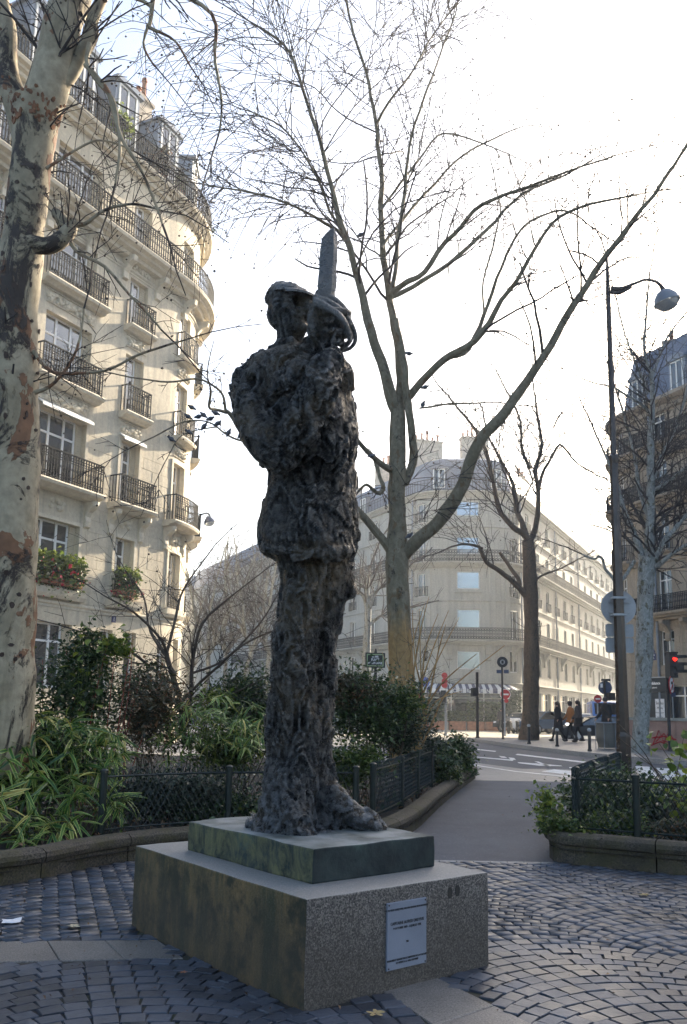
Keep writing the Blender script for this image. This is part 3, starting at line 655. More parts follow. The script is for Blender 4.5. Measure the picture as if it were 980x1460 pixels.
statue = empty('statue', (SO + SU * .43 + SV * .63 + Vector((0, 0, SLAB_T)))); tag(statue, 'tall dark rough bronze soldier in a cap holding a broken sabre upright before his face', 'statue')
bpy.context.view_layer.update()
def reparent(o, p): o.parent = p; o.matrix_parent_inverse = Matrix.Translation(-Vector(p.location)); return o
body = link(bpy.data.objects.new('body', me)); reparent(body, statue)
# kepi: crown, sloping top, peak
kp = MB(); kr = []
for k, (u, r_, f) in enumerate(((.085, .136, 0), (.10, .139, 0), (.12, .135, -.005), (.142, .122, -.012), (.152, .09, -.016), (.155, .03, -.018))):
    kr.append([hp(f + r_ * math.cos(q) + .0, r_ * math.sin(q) * .95, u + .03 * math.cos(q) * -.4 + noise.noise(Vector((math.cos(q) * 2.5, math.sin(q) * 2.5 + k, 3))) * .028) for q in (2 * PI * i / 24 for i in range(24))])
kp.loft(kr); reparent(kp.build('kepi', M['bronze'], None, True), statue)
vz = MB(); top, bot = [], []
for i in range(13):
    a_ = -1.15 + 2.3 * i / 12
    for lst, dz_ in ((top, .012), (bot, -.004)):
        lst.append([hp(.125 * math.cos(a_), .135 * math.sin(a_), .085 + dz_), hp(.20 * math.cos(a_), .150 * math.sin(a_), .062 + dz_ - .012 * math.cos(a_))])
rings = [[t[0], t[1], b2[1], b2[0]] for t, b2 in zip(top, bot)]; vz.loft(rings); reparent(vz.build('peak', M['bronze'], None, True), statue)
tf = MB()
for px_, py_, dx_, dy_ in ((390, 432, -5, 1),): p, r = catmull([S(px_ + 6, py_ + 2, .05), S(px_, py_, .05), S(px_ + dx_, py_ + dy_, .08)], [.024, .016, .007], 4); tf.tube(p, r, 7)
reparent(tf.build('hair_tuft', M['bronze'], None, True), statue)
# sabre: broken blade, grip, curved guard bars
bl = MB(); rings = []
for k in range(15):
    t = k / 14; a_, b2 = S(464, 448, -.15), S(470, 341, -.12); c = a_.lerp(b2, t); wv = .057 + .010 * noise.noise(Vector((t * 9, 1, 1))) - (.006 if t > .9 else 0)
    jag = [.0, .03, .07, .015, .06, .01] if k == 14 else [0] * 6
    cs_ = [(-wv, -.004), (-wv * .4, -.024), (wv * .55, -.026), (wv, -.002), (wv * .5, .022), (-wv * .5, .022)]
    rings.append([c + Vector((x + .006 * noise.noise(Vector((t * 14, i, 2))), y, jag[i])) for i, (x, y) in enumerate(cs_)])
bl.loft(rings); reparent(bl.build('sabre_blade', M['bronze'], None), statue)
gp = MB(); p, r = catmull([S(464, 500, -.17), S(466, 470, -.17), S(467, 440, -.16)], [.03, .032, .03], 4); gp.tube(p, r, 10); reparent(gp.build('sabre_grip', M['bronze'], None, True), statue)
for off, pts in ((0, ((450, 425, -.2), (470, 432, -.24), (490, 446, -.22), (503, 466, -.18), (507, 484, -.14), (500, 496, -.12), (486, 501, -.12))), (1, ((452, 420, -.13), (474, 426, -.16), (494, 444, -.14), (500, 468, -.10), (500, 486, -.08), (486, 500, -.1))),
                 (2, ((450, 430, -.26), (470, 440, -.30), (486, 452, -.30), (496, 470, -.26), (498, 488, -.2), (484, 500, -.16)))):
    g = MB(); p, r = catmull([S(*q) for q in pts], [.030, .024, .019, .016, .013, .012, .012][:len(pts)], 4); g.tube(p, [x * (1 + .15 * noise.noise(v_ * 20)) for x, v_ in zip(r, p)], 9)
    reparent(g.build('sabre_guard', M['bronze'], None, True), statue)
# ================================================================ buildings
class FS:
    """a facade line on the ground: start point, azimuth, segments ('line', L) or ('arc', radius, left-turn angle); outward is right of travel"""
    def __init__(s, p, az, segs):
        s.g = []; p = Vector((p[0], p[1])); s0 = 0.0
        for sg in segs:
            if sg[0] == 'line': s.g.append((s0, s0 + sg[1], 'l', p.copy(), az)); p = p + Vector((math.sin(az), math.cos(az))) * sg[1]; s0 += sg[1]
            else:
                R, a = sg[1], sg[2]; c = p + Vector((-math.cos(az), math.sin(az))) * R
                s.g.append((s0, s0 + R * a, 'a', c, az, R)); az2 = az - a; p = c + Vector((math.cos(az2), -math.sin(az2))) * R; az = az2; s0 += R * a
        s.L = s0
    def pt(s, q, o=0.0, z=0.0):
        for g in s.g:
            if q <= g[1] or g is s.g[-1]: break
        if g[2] == 'l':
            az = g[4]; p = g[3] + Vector((math.sin(az), math.cos(az))) * (q - g[0]) + Vector((math.cos(az), -math.sin(az))) * o
        else:
            az = g[4] - (q - g[0]) / g[5]; p = g[3] + Vector((math.cos(az), -math.sin(az))) * (g[5] + o)
        return Vector((p.x, p.y, z))
    def breaks(s, a, b, st=.45):
        out = [a]
        for g in s.g:
            if g[2] == 'a':
                n = max(1, int((g[1] - g[0]) / st))
                out += [g[0] + (g[1] - g[0]) * k / n for k in range(n + 1)]
            else: out += [g[0], g[1]]
        out = sorted(x for x in out if a < x < b); res = [a]
        for x in out:
            if x - res[-1] > .02: res.append(x)
        if b - res[-1] > .02: res.append(b)
        else: res[-1] = b
        return res
    def box(s, mb, s0, s1, o0, o1, z0, z1):
        rings = [[s.pt(q, o0, z0), s.pt(q, o1, z0), s.pt(q, o1, z1), s.pt(q, o0, z1)] for q in s.breaks(s0, s1)]
        mb.loft(rings)
    def prof(s, mb, s0, s1, pr):
        mb.loft([[s.pt(q, o, z) for o, z in pr] for q in s.breaks(s0, s1)])
    def rbox(s, sc, w, o0, o1, z0, z1):   # straight box tangent at sc
        a, b = s.pt(sc - .01), s.pt(sc + .01); t = (b - a).normalized(); n = Vector((t.y, -t.x, 0)); c = s.pt(sc)
        return [c + t * x + n * o + Vector((0, 0, z)) for z in (z0, z1) for x, o in ((-w / 2, o0), (w / 2, o0), (w / 2, o1), (-w / 2, o1))]
    def addr(s, mb, *a): return mb.add(s.rbox(*a), [(3, 2, 1, 0), (4, 5, 6, 7), (0, 1, 5, 4), (1, 2, 6, 5), (2, 3, 7, 6), (3, 0, 4, 7)])
    def wall(s, mb, s0, s1, z0, z1, ops, depth=.3):
        S_ = set(s.breaks(s0, s1)); Z = {z0, z1}
        for a, b, c, d in ops: S_ |= {a, b}; Z |= {c, d}
        S_ = sorted(S_); Z = sorted(Z)
        for i in range(len(S_) - 1):
            for j in range(len(Z) - 1):
                a, b, c, d = S_[i], S_[i + 1], Z[j], Z[j + 1]
                if b - a < 1e-4: continue
                m_, n_ = (a + b) / 2, (c + d) / 2
                if any(o[0] < m_ < o[1] and o[2] < n_ < o[3] for o in ops): continue
                mb.add([s.pt(a, 0, c), s.pt(b, 0, c), s.pt(b, 0, d), s.pt(a, 0, d)], [(0, 1, 2, 3)])
        for a, b, c, d in ops:
            f = [s.pt(a, 0, c), s.pt(b, 0, c), s.pt(b, 0, d), s.pt(a, 0, d)]; k = [s.pt(a, -depth, c), s.pt(b, -depth, c), s.pt(b, -depth, d), s.pt(a, -depth, d)]
            mb.add(f + k, [(0, 1, 5, 4), (1, 2, 6, 5), (2, 3, 7, 6), (3, 0, 4, 7), (4, 5, 6, 7)])
    def window(s, a, b, c, d, parent, depth=.22, muls=(.5,), trans=.72, sill=True, name='window', frame=.06, glass=None):
        mb = MB(); sc = (a + b) / 2; w = b - a
        def fr(x0, x1, z0, z1, o0=-depth - .03, o1=-depth + .03):
            v = s.rbox(sc, 1, o0, o1, z0, z1); t = (v[1] - v[0]).normalized(); base = s.pt(sc)
            nn = Vector((t.y, -t.x, 0))
            mb.add([base + t * x + nn * o + Vector((0, 0, z)) for z in (z0, z1) for x, o in ((x0, o0), (x1, o0), (x1, o1), (x0, o1))], [(3, 2, 1, 0), (4, 5, 6, 7), (0, 1, 5, 4), (1, 2, 6, 5), (2, 3, 7, 6), (3, 0, 4, 7)])
        fr(-w / 2, -w / 2 + frame, c, d); fr(w / 2 - frame, w / 2, c, d); fr(-w / 2 + frame, w / 2 - frame, d - frame, d); fr(-w / 2 + frame, w / 2 - frame, c, c + frame * 1.6)
        for m_ in muls: x = -w / 2 + w * m_; fr(x - frame * .7, x + frame * .7, c + frame * 1.6, d - frame, -depth - .025, -depth + .025)
        if trans: z = c + (d - c) * trans; fr(-w / 2 + frame, w / 2 - frame, z - frame * .6, z + frame * .6, -depth - .02, -depth + .02)
        o = mb.build(name, M['white_paint'], parent, recalc=False)
        p = MB(); p.add([v for v in s.rbox(sc, w - .02, -depth - .012, -depth - .008, c + .01, d - .01)], [(3, 2, 1, 0), (4, 5, 6, 7), (0, 1, 5, 4), (1, 2, 6, 5), (2, 3, 7, 6), (3, 0, 4, 7)])
        p.build('pane', glass or M['glass'], o, recalc=False)
        return o
    def rail(s, mb, s0, s1, o, z0, h=.95, sp=.12, bar=.016, scroll=True, sides=True, wall_o=0.0):
        L = s1 - s0; n = max(2, int(L / sp))
        for k in range(n + 1):
            q = s0 + L * k / n; c = s.pt(q, o, 0); 
            a, b = s.pt(max(q - .01, s0), o), s.pt(min(q + .01, s1), o); t = (b - a).normalized() * bar; nn = Vector((t.y, -t.x, 0))
            mb.add([c + x * t + y * nn + Vector((0, 0, z)) for z in (z0, z0 + h) for x, y in ((-1, -1), (1, -1), (1, 1), (-1, 1))], [(0, 1, 5, 4), (1, 2, 6, 5), (2, 3, 7, 6), (3, 0, 4, 7)])
            if scroll and k < n:
                tt = t.normalized()
                for zc, r_ in ((z0 + .15, sp * .46), (z0 + h - .14, sp * .46), (z0 + h * .5, sp * .3)):
                    cc = s.pt(q + L / n / 2, o, zc); vs = []; m_ = 7
                    for i in range(m_):
                        an = 2 * PI * i / m_; d = tt * math.cos(an) + UP * math.sin(an) * 1.3
                        vs += [cc + d * r_, cc + d * r_ * .52 + nn * .4]
                    mb.add(vs, [(2 * i, 2 * ((i + 1) % m_), 2 * ((i + 1) % m_) + 1, 2 * i + 1) for i in range(m_)])
        s.box(mb, s0 - .02, s1 + .02, o - .03, o + .03, z0 + h, z0 + h + .04)
        s.box(mb, s0, s1, o - .015, o + .015, z0 + .03, z0 + .055); s.box(mb, s0, s1, o - .015, o + .015, z0 + h - .27, z0 + h - .25)
        if sides:
            for q in (s0, s1):
                m_ = max(1, int((o - wall_o) / .13))
                for k in range(m_): s.addr(mb, q, .022, wall_o + (o - wall_o) * k / m_, wall_o + (o - wall_o) * k / m_ + .022, z0, z0 + h)
                s.addr(mb, q, .05, wall_o, o, z0 + h, z0 + h + .038)
    def balcony(s, s0, s1, z, parent, out=.6, h=.95, mat=None, brackets=(), sp=.12, scroll=True, ledge=None, bar=.016, iron=None):
        mb = MB(); s.prof(mb, s0 - .1, s1 + .1, [(0, z - .24), (out * .55, z - .24), (out * .72, z - .17), (out + .06, z - .14), (out + .10, z - .05), (out + .08, z), (0, z + .006)])
        o = mb.build('balcony', mat or M['limestone_trim'], parent)
        r = MB(); s.rail(r, s0, s1, out, z + .03, h, sp, bar, scroll); r.build('railing', iron or M['iron'], o, recalc=False)
        for q in brackets:
            c = MB(); pr = [(0, -1.15), (.10, -1.10), (.13, -.92), (.09, -.75), (.16, -.6), (.34, -.5), (out * .82, -.40), (out * .86, -.25), (0, -.25)]
            for k in range(2): pass
            rings = []
            for x in (-.13, -.10, 0, .10, .13):
                f = .86 if abs(x) > .11 else 1.0 + (.08 if x == 0 else 0)
                base = s.rbox(q, .02, 0, 1, 0, 1); t = (base[1] - base[0]).normalized(); nn = Vector((t.y, -t.x, 0)); cc = s.pt(q)
                rings.append([cc + t * x + nn * (oo * f) + Vector((0, 0, z + zz)) for oo, zz in pr])
            c.loft(rings); c.build('bracket', mat or M['limestone_trim'], o)
        return o
def cornice(fs, s0, s1, z, parent, out=.25, h=.3, mat=None, name='cornice'):
    mb = MB(); fs.prof(mb, s0, s1, [(0, z - h), (out * .3, z - h), (out * .35, z - h * .6), (out * .8, z - h * .45), (out, z - h * .3), (out, z - .02), (out * .9, z), (0, z + .01)])
    return mb.build(name, mat or M['limestone_trim'], parent)
def shell(fs, back, z0, z1, mat, parent, name='rear_wall'):
    """closes the building behind its street front"""
    f0, f1 = fs.pt(0), fs.pt(fs.L); ring_ = [f1] + [Vector((*p, 0)) for p in back] + [f0]; mb = MB()
    for a, b in zip(ring_[:-1], ring_[1:]): mb.add([a + UP * z0, b + UP * z0, b + UP * z1, a + UP * z1], [(0, 1, 2, 3)])
    return mb.build(name, mat, parent, recalc=False)
def mansard(fs, back, z0, z1, parent, o0=-.25, o1=-1.7, mat=None, s0=0, s1=None):
    s1 = fs.L if s1 is None else s1; mb = MB(); br = fs.breaks(s0, s1); zm = z0 + (z1 - z0) * .82
    pr = [(.02, z0), (o0, z0 + .05), (o0 + (o1 - o0) * .45, zm), (o1 - .9, z1)]
    vs = [fs.pt(q, o, z) for q in br for o, z in pr]; k = len(pr)
    mb.add(vs, [(i * k + j, (i + 1) * k + j, (i + 1) * k + j + 1, i * k + j + 1) for i in range(len(br) - 1) for j in range(k - 1)])
    top = [fs.pt(q, o1 - .9, z1) for q in br] + [Vector((*p, z1)) for p in back]
    mb.add(top, [tuple(range(len(top)))])
    return mb.build('roof', mat or M['zinc'], parent, recalc=False)
def dormer(fs, sc, z0, parent, w=1.3, h=1.7, mat=None, glass=None, o=-.35, arched=True):
    mb = MB(); fs.addr(mb, sc, w, -2.0, o, z0, z0 + h)
    n_ = 7; vs = []
    base = fs.rbox(sc, 1, 0, 1, 0, 1); t = (base[1] - base[0]).normalized(); nn = Vector((t.y, -t.x, 0)); cc = fs.pt(sc); W = w / 2 + .1
    prf = [(-W, -.06), (-W, .03)] + [(-W * math.cos(PI * k / n_), .03 + (.32 if arched else .12) * math.sin(PI * k / n_)) for k in range(1, n_)] + [(W, .03), (W, -.06)]
    mb.loft([[cc + t * x + nn * oo + Vector((0, 0, z0 + h + z)) for x, z in prf] for oo in (-2.1, o + .14)])
    ob = mb.build('dormer', mat or M['zinc'], parent)
    wd = MB(); 
    for x0, x1, a, b in ((-w / 2 + .16, -w / 2 + .24, .12, h - .12), (w / 2 - .24, w / 2 - .16, .12, h - .12), (-.04, .04, .12, h - .12), (-w / 2 + .2, w / 2 - .2, .1, .18), (-w / 2 + .2, w / 2 - .2, h - .18, h - .1)):
        wd.add([cc + t * x + nn * oo + Vector((0, 0, z0 + z)) for z in (a, b) for x, oo in ((x0, o), (x1, o), (x1, o + .05), (x0, o + .05))], [(3, 2, 1, 0), (4, 5, 6, 7), (0, 1, 5, 4), (1, 2, 6, 5), (2, 3, 7, 6), (3, 0, 4, 7)])
    wd.build('window_frame', M['white_paint'], ob, recalc=False)
    p = MB(); p.add([cc + t * x + nn * (o + .012) + Vector((0, 0, z0 + z)) for x, z in ((-w / 2 + .2, .14), (w / 2 - .2, .14), (w / 2 - .2, h - .14), (-w / 2 + .2, h - .14))], [(0, 1, 2, 3)])
    p.build('pane', glass or M['glass'], ob, recalc=False); return ob
def chimney(c, rz, L, Wd, z0, z1, parent, pots=6, mat=None):
    mb = MB(); mb.box((c[0], c[1], (z0 + z1) / 2), (L, Wd, z1 - z0), rz); mb.box((c[0], c[1], z1 + .06), (L + .2, Wd + .2, .14), rz)
    for k in range(3): mb.box((c[0], c[1], z0 + (z1 - z0) * (.3 + .25 * k)), (L + .03, Wd + .03, .05), rz)
    o = mb.build('chimney', mat or M['brick_stack'], parent)
    for k in range(pots):
        x = -L / 2 + L * (k + .5) / pots; h = .5 + .28 * ((k * 7) % 3)
        p = MB(); p.lathe([(.13, 0), (.10, h * .8), (.14, h * .86), (.12, h)], (c[0] + x * math.cos(rz), c[1] + x * math.sin(rz), z1 + .12), 8); p.build('chimney_pot', M['terracotta'], o)
    return o
A27 = math.radians(27.3)
# ---------------------------------------------------------------- cream building on the left with the rounded corner
S0 = 15.0
LP = Vector((-7.98, 30.0)) - Vector((math.sin(A27), math.cos(A27))) * S0
LB = FS(LP, A27, [('line', S0 + 1.95), ('arc', 4.75, 1.75), ('line', 8)])
lb = empty('apartment_building', (LP.x, LP.y, 0)); tag(lb, 'tall cream stone apartment building with a rounded sunlit corner and geranium boxes', 'building')
lb.location = (0, 0, 0)
cols = [(-12.7, 2.1), (-9.5, 1.0), (-6.4, 1.0), (-3.3, 2.1), (0.0, 1.0), (3.05, 1.0), (6.1, 1.0), (9.4, 1.0)]
flo = [(1, 5.15, 7.35), (2, 8.50, 10.95), (3, 12.0, 14.3), (4, 15.35, 17.35), (5, 18.55, 20.5)]
ops = []; wins = []
for ci, (cs, cw) in enumerate(cols):
    a, b_ = S0 + cs - cw / 2, S0 + cs + cw / 2
    for fi, z0, z1 in flo:
        ops.append((a, b_, z0, z1)); wins.append((ci, fi, a, b_, z0, z1, cw))
    if ci in (3, 0, 1, 2): ops.append((a, b_, 1.9, 4.0)); wins.append((ci, 0, a, b_, 1.9, 4.0, cw))
    else:
        for k in (-1, 1): q = S0 + cs + k * .62; ops.append((q - .3, q + .3, 1.7, 4.0)); wins.append((ci, -1, q - .3, q + .3, 1.7, 4.0, .6))
mb = MB(); LB.wall(mb, 0, LB.L, -.02, 21.9, ops, .34); mb.build('wall', M['limestone'], lb, recalc=False)
back_l = [(-24, 46), (-30, 24)]
shell(LB, back_l, 0, 21.9, M['limestone'], lb); mansard(LB, back_l, 21.85, 26.2, lb, -.9, -2.4)
for ci, fi, a, b_, z0, z1, cw in wins:
    muls = (.36, .72) if cw > 2 else ((.5,) if cw > .8 else ())
    LB.window(a + (.0), b_ - (.28 if cw > .8 and fi >= 0 else 0), z0, z1, lb, .24, muls, .72, glass=None)
    if cw > .8:   # folded slatted shutters against the far reveal
        sh = MB(); z = z0 + .05
        while z < z1 - .08: LB.addr(sh, b_ - .13, .26, -.20, -.16, z, z + .055); z += .085
        LB.addr(sh, b_ - .13, .27, -.205, -.19, z0 + .02, z1 - .02); sh.build('shutter', M['shutter_paint'], lb, recalc=False)
    sc = (a + b_) / 2
    if fi in (2, 3, 4):
        w2 = cw / 2 + (.42 if fi == 2 else (.3 if cw > 2 else .12)); out = .55 if fi == 2 else .34
        LB.balcony(sc - w2, sc + w2, z0, lb, out, .95, brackets=((sc - w2 + .12, sc + w2 - .12) if fi == 2 else ()), sp=.115)
    if fi == 1:
        mb = MB(); LB.prof(mb, sc - cw / 2 - .3, sc + cw / 2 + .3, [(0, 4.78), (.2, 4.78), (.27, 4.9), (.3, 5.1), (0, 5.13)]); mb.build('window_ledge', M['limestone_trim'], lb)
        r = MB(); LB.rail(r, sc - cw / 2 + .03, sc + cw / 2 - .03, .1, 5.16, .8, .12, .011, True, False); r.build('window_railing', M['iron'], lb, recalc=False)
    if fi in (1, 2, 3, 4):  # carved frieze over the window
        mb = MB(); 
        if fi >= 2:
            LB.box(mb, a - .05, b_ + .05, -.01, .05, z1 + .28, z1 + .30); LB.box(mb, a - .05, b_ + .05, -.01, .05, z1 + .72, z1 + .75)
        for k in range(int(cw * 14) if fi > 1 else 8):
            q = a + (b_ - a) * (k + .5) / int(cw * 14) if fi > 1 else sc + random.uniform(-.3, .3)
            z = z1 + .5 + random.uniform(-.14, .14) + (.05 if fi == 1 else 0)
            if fi == 2 and z1 + .3 > 12: continue
            mb.ell(LB.pt(q, .02, z), (.07 + random.random() * .05,) * 3, 6, 4)
        mb.build('carved_frieze', M['limestone_trim'], lb)
    if fi in (1, 2) : 
        mb = MB(); LB.prof(mb, a - .12, a, [(0, z0), (.05, z0), (.05, z1 + .12), (0, z1 + .12)]); LB.prof(mb, b_, b_ + .12, [(0, z0), (.05, z0), (.05, z1 + .12), (0, z1 + .12)]); LB.prof(mb, a, b_, [(0, z1), (.05, z1), (.05, z1 + .12), (0, z1 + .12)])
        mb.build('window_surround', M['limestone_trim'], lb)
# awning over the wide second-floor window
for cs, cw in ((-3.3, 2.1), (0, 1.0)):
    mb = MB(); LB.prof(mb, S0 + cs - cw / 2 - .1, S0 + cs + cw / 2 + .1, [(0, 11.22), (.28, 11.02), (.29, 10.93), (.26, 10.93), (.25, 11.0), (0, 11.16)]); mb.build('awning', M['white_paint'], lb)
def longbalc(fs, s0, s1, z, parent, out, nb, mat, spacing=.13, name='balcony', scroll=True, iron=None):
    mb = MB(); fs.prof(mb, s0, s1, [(0, z - .42), (out * .45, z - .42), (out * .5, z - .3), (out * .8, z - .26), (out * .84, z - .18), (out + .08, z - .14), (out + .12, z - .03), (out + .1, z), (0, z + .008)])
    o = mb.build(name, mat, parent); r = MB(); fs.rail(r, s0 + .05, s1 - .05, out, z + .03, .95, spacing, .017, scroll); r.build('railing', iron or M['iron'], o, recalc=False)
    return o
lo = longbalc(LB, 0.2, LB.L - 2, 18.3, lb, .68, 0, M['limestone_trim'])
for k in range(14):
    q = 1.2 + k * 1.85
    if q < LB.L - 2:
        c = MB(); base = LB.rbox(q, .02, 0, 1, 0, 1); t = (base[1] - base[0]).normalized(); nn = Vector((t.y, -t.x, 0)); cc = LB.pt(q)
        c.loft([[cc + t * x + nn * oo * (1 if abs(x) < .12 else .9) + Vector((0, 0, 17.9 + zz)) for oo, zz in ((0, -.85), (.12, -.8), (.1, -.55), (.26, -.32), (.5, -.2), (.54, 0), (0, 0))] for x in (-.14, -.1, .1, .14)]); c.build('bracket', M['limestone_trim'], lo)
longbalc(LB, 0.2, LB.L - 2, 21.85, lb, .42, 0, M['limestone_trim'])
cornice(LB, 0, LB.L, 17.6, lb, .10, .16); cornice(LB, 0, LB.L, 4.7, lb, .10, .2)
for z in (5.9, 6.75, 7.6, 8.0): pass
for cs in (-12.7, -10.2, -7.5, -5.0, -3.2, -.9, 1.6, 4.4, 7.0): dormer(LB, S0 + cs, 22.0, lb, 1.35, 3.1, M['zinc'], None, -.35, False)
for q, n_ in ((2.0, 5), (9.0, 6), (17.8, 6)):
    p = LB.pt(q, -3.2); chimney((p.x, p.y), -A27, .7 + n_ * .2, .8, 25.0, 27.4, lb, n_)
# blind panels: pilaster courses cut into the stone at the level of the first two storeys (raised blocks)
def stone_blocks(fs, s0, s1, z0, z1, ch, bl, parent, ops, mat, out=.022, gap=.018, limit=300):
    n = 0; z = z0; row = 0
    while z + ch <= z1 + 1e-3 and n < limit:
        q = s0 - (bl / 2 if row % 2 else 0)
        while q < s1 and n < limit:
            a, b2 = max(q, s0), min(q + bl, s1)
            spans = [(a, b2)]
            for o in ops:
                if o[2] < z + ch - .02 and o[3] > z + .02:
                    nx = []
                    for x, y in spans:
                        if o[1] + .0 <= x or o[0] >= y: nx.append((x, y)); continue
                        if o[0] - x > .12: nx.append((x, o[0]))
                        if y - o[1] > .12: nx.append((o[1], y))
                    spans = nx
            for x, y in spans:
                if y - x < .12: continue
                mb = MB(); oo = out + random.uniform(-.004, .004); fs.prof(mb, x + gap / 2, y - gap / 2, [(-.05, z + gap / 2), (oo - .006, z + gap / 2), (oo, z + gap / 2 + .008), (oo, z + ch - gap / 2 - .008), (oo - .006, z + ch - gap / 2), (-.05, z + ch - gap / 2)])
                mb.build('stone_block', mat, parent); n += 1
            q += bl
        z += ch; row += 1
stone_blocks(LB, S0 - 5, S0 + 7.5, 4.75, 11.4, .42, 1.05, lb, [(a - (.32 if c_ < 5.2 else .14), b2 + (.32 if c_ < 5.2 else .14), (4.6 if c_ < 5.2 else (7.3 if c_ < 9 else c_)), d_ + .95) for a, b2, c_, d_ in ops], M['limestone'], .012, .012, 290)
# number plate
np_ = MB(); LB.addr(np_, S0 - .33, .2, 0.02, .04, 4.28, 4.5); pl = np_.build('number_plate', M['navy'], lb)
base = LB.rbox(S0 - .33, .02, 0, 1, 0, 1); t = (base[1] - base[0]).normalized(); nn = Vector((t.y, -t.x, 0))
text("1", .2, LB.pt(S0 - .33, .042, 4.39), t, UP, M['white'], pl, 'numeral', .001)
# geranium boxes (things that stand on the ledges) are made with the plants
# ---------------------------------------------------------------- pale corner building across the square
AL = math.radians(154); 
c0 = Vector((6.1, 71.6)); Lw = 70.0
B2 = FS(c0 - Vector((math.sin(AL), math.cos(AL))) * Lw, AL, [('line', Lw), ('arc', 3.0, math.radians(62)), ('line', 3.6), ('arc', 3.0, math.radians(64.7)), ('line', 92)])
b2 = empty('corner_building', (0, 0, 0)); tag(b2, 'pale hazy corner building with long balconies and slate mansard above the striped awning', 'building')
sA = Lw; sF0 = Lw + 3 * math.radians(62); sF1 = sF0 + 3.6; sB = sF1 + 3 * math.radians(64.7)
centers = [sA - 3.4 - 4.1 * k for k in range(10)] + [sA + 1.0, (sF0 + sF1) / 2, sB - 1.0] + [sB + 3.0 + 3.6 * k for k in range(24)]
fl2 = [(4.7, 6.5), (7.5, 9.9), (11.0, 13.0), (14.0, 16.1), (17.4, 19.1)]
ops2 = []
for i, cs in enumerate(centers):
    wv = .75 if i != 11 else .95
    for k, (z0, z1) in enumerate(fl2):
        if i == 11: z0, z1 = ((4.9, 6.4), (8.3, 9.9), (11.6, 13.1), (14.6, 16.1), (17.9, 19.2))[k]
        ops2.append((cs - wv, cs + wv, z0, z1, i, k)) if i == 11 else ops2.append((cs - .6, cs + .6, z0, z1, i, k))
mb = MB(); B2.wall(mb, 0, B2.L, 3.7, 20, [o[:4] for o in ops2], .3)
shop_ops = [(q, q + 2.6, .5, 3.2) for q in [sA - 6 - 3.6 * k for k in range(6)]] + [(sB + .6 + 3.6 * k, sB + 3.4 + 3.6 * k, .4, 3.2) for k in range(23)] + [(sF0 - 2.3, sF1 + 2.2, .7, 3.0)]
B2.wall(mb, 0, B2.L, -.02, 3.7, shop_ops, .5); mb.build('wall', M['limestone_pale'], b2, recalc=False)
back2 = [(50, 172), (-8, 140)]
shell(B2, back2, 0, 20, M['limestone_pale'], b2); mansard(B2, back2, 20, 23.8, b2, -.3, -1.9, M['slate'])
for a, b_, z0, z1, i, k in ops2: B2.window(a, b_, z0, z1, b2, .2, (.5,) if i != 11 else (), 0, glass=M['mirror'] if i == 11 else None)
for a, b_, z0, z1 in shop_ops: B2.window(a, b_, z0, z1, b2, .3, (.33, .66), .8, name='shop_window', frame=.07)
longbalc(B2, 24, B2.L - 1, 7.3, b2, .7, 0, M['limestone_pale'], .22, scroll=True); longbalc(B2, 24, B2.L - 1, 13.85, b2, .6, 0, M['limestone_pale'], .22, scroll=True)
longbalc(B2, 24, B2.L - 1, 20.0, b2, .45, 0, M['limestone_pale'], .3, scroll=False)
for z, o_ in ((3.85, .25), (10.7, .12), (17.0, .18)): cornice(B2, 10, B2.L, z, b2, o_, .3, M['limestone_pale'])
for i, cs in enumerate(centers):
    if i != 11:
        for z in (11.0, 17.4):
            r = MB(); B2.rail(r, cs - .66, cs + .66, .16, z, .8, .16, .02, False, True); r.build('window_railing', M['iron'], b2, recalc=False)
    else:
        for z in (14.35, 11.35, 17.65): 
            mb = MB(); B2.prof(mb, cs - 1.15, cs + 1.15, [(0, z - .1), (.12, z - .1), (.16, z), (0, z + .01)]); mb.build('window_ledge', M['limestone_pale'], b2)
for cs in [sF0 - 1.6, sF0 - .2, sF1 + .2, sF1 + 1.6]:   # flat pilasters either side of the middle windows
    mb = MB(); B2.addr(mb, cs, .5, 0, .08, 7.4, 19.6); mb.build('pilaster', M['limestone_pale'], b2)
for cs in [sF0 - 2.2, (sF0 + sF1) / 2 - 1.6, (sF0 + sF1) / 2 + 1.6, sF1 + 2.2] + [sB + 1.2 + 7.2 * k for k in range(7)] + [sA - 1.2 - 8.2 * k for k in range(5)]:
    mb = MB(); base = B2.rbox(cs, .02, 0, 1, 0, 1); t = (base[1] - base[0]).normalized(); nn = Vector((t.y, -t.x, 0)); cc = B2.pt(cs)
    mb.loft([[cc + t * x + nn * oo + Vector((0, 0, 6.9 + zz)) for oo, zz in ((0, -1.3), (.14, -1.2), (.12, -.8), (.4, -.35), (.6, -.1), (.6, 0), (0, 0))] for x in (-.22, .22)]); mb.build('bracket', M['limestone_pale'], b2)
for i, cs in enumerate([sA - 4.5 - 6 * k for k in range(6)] + [(sF0 + sF1) / 2 - 2.5, (sF0 + sF1) / 2 + 2.6] + [sB + 3.5 + 6.5 * k for k in range(13)]):
    dormer(B2, cs, 20.3, b2, 1.35, 1.9, M['slate'], M['glass'], -.35 if cs < sF1 + 4 else -1.0, True)
for (x, y), rz, L_, z1, n_ in (((7.6, 75.8), .3, 2.7, 26.2, 5), ((12.2, 77), .1, 2.6, 27.0, 6), ((4.5, 82), .5, 3, 25.6, 6), ((18.5, 86), 1.1, 3.4, 25.6, 8), ((24, 99), 1.1, 3.4, 25.6, 8), ((28.5, 108), 1.1, 3.4, 25.8, 8), ((33, 117), 1.1, 3, 25.8, 8), ((1, 92), 1.9, 3, 25.6, 6), ((-7, 104), 1.9, 3, 25.6, 6)):
    chimney((x, y), rz, L_, .9, 22.6, z1, b2, n_)
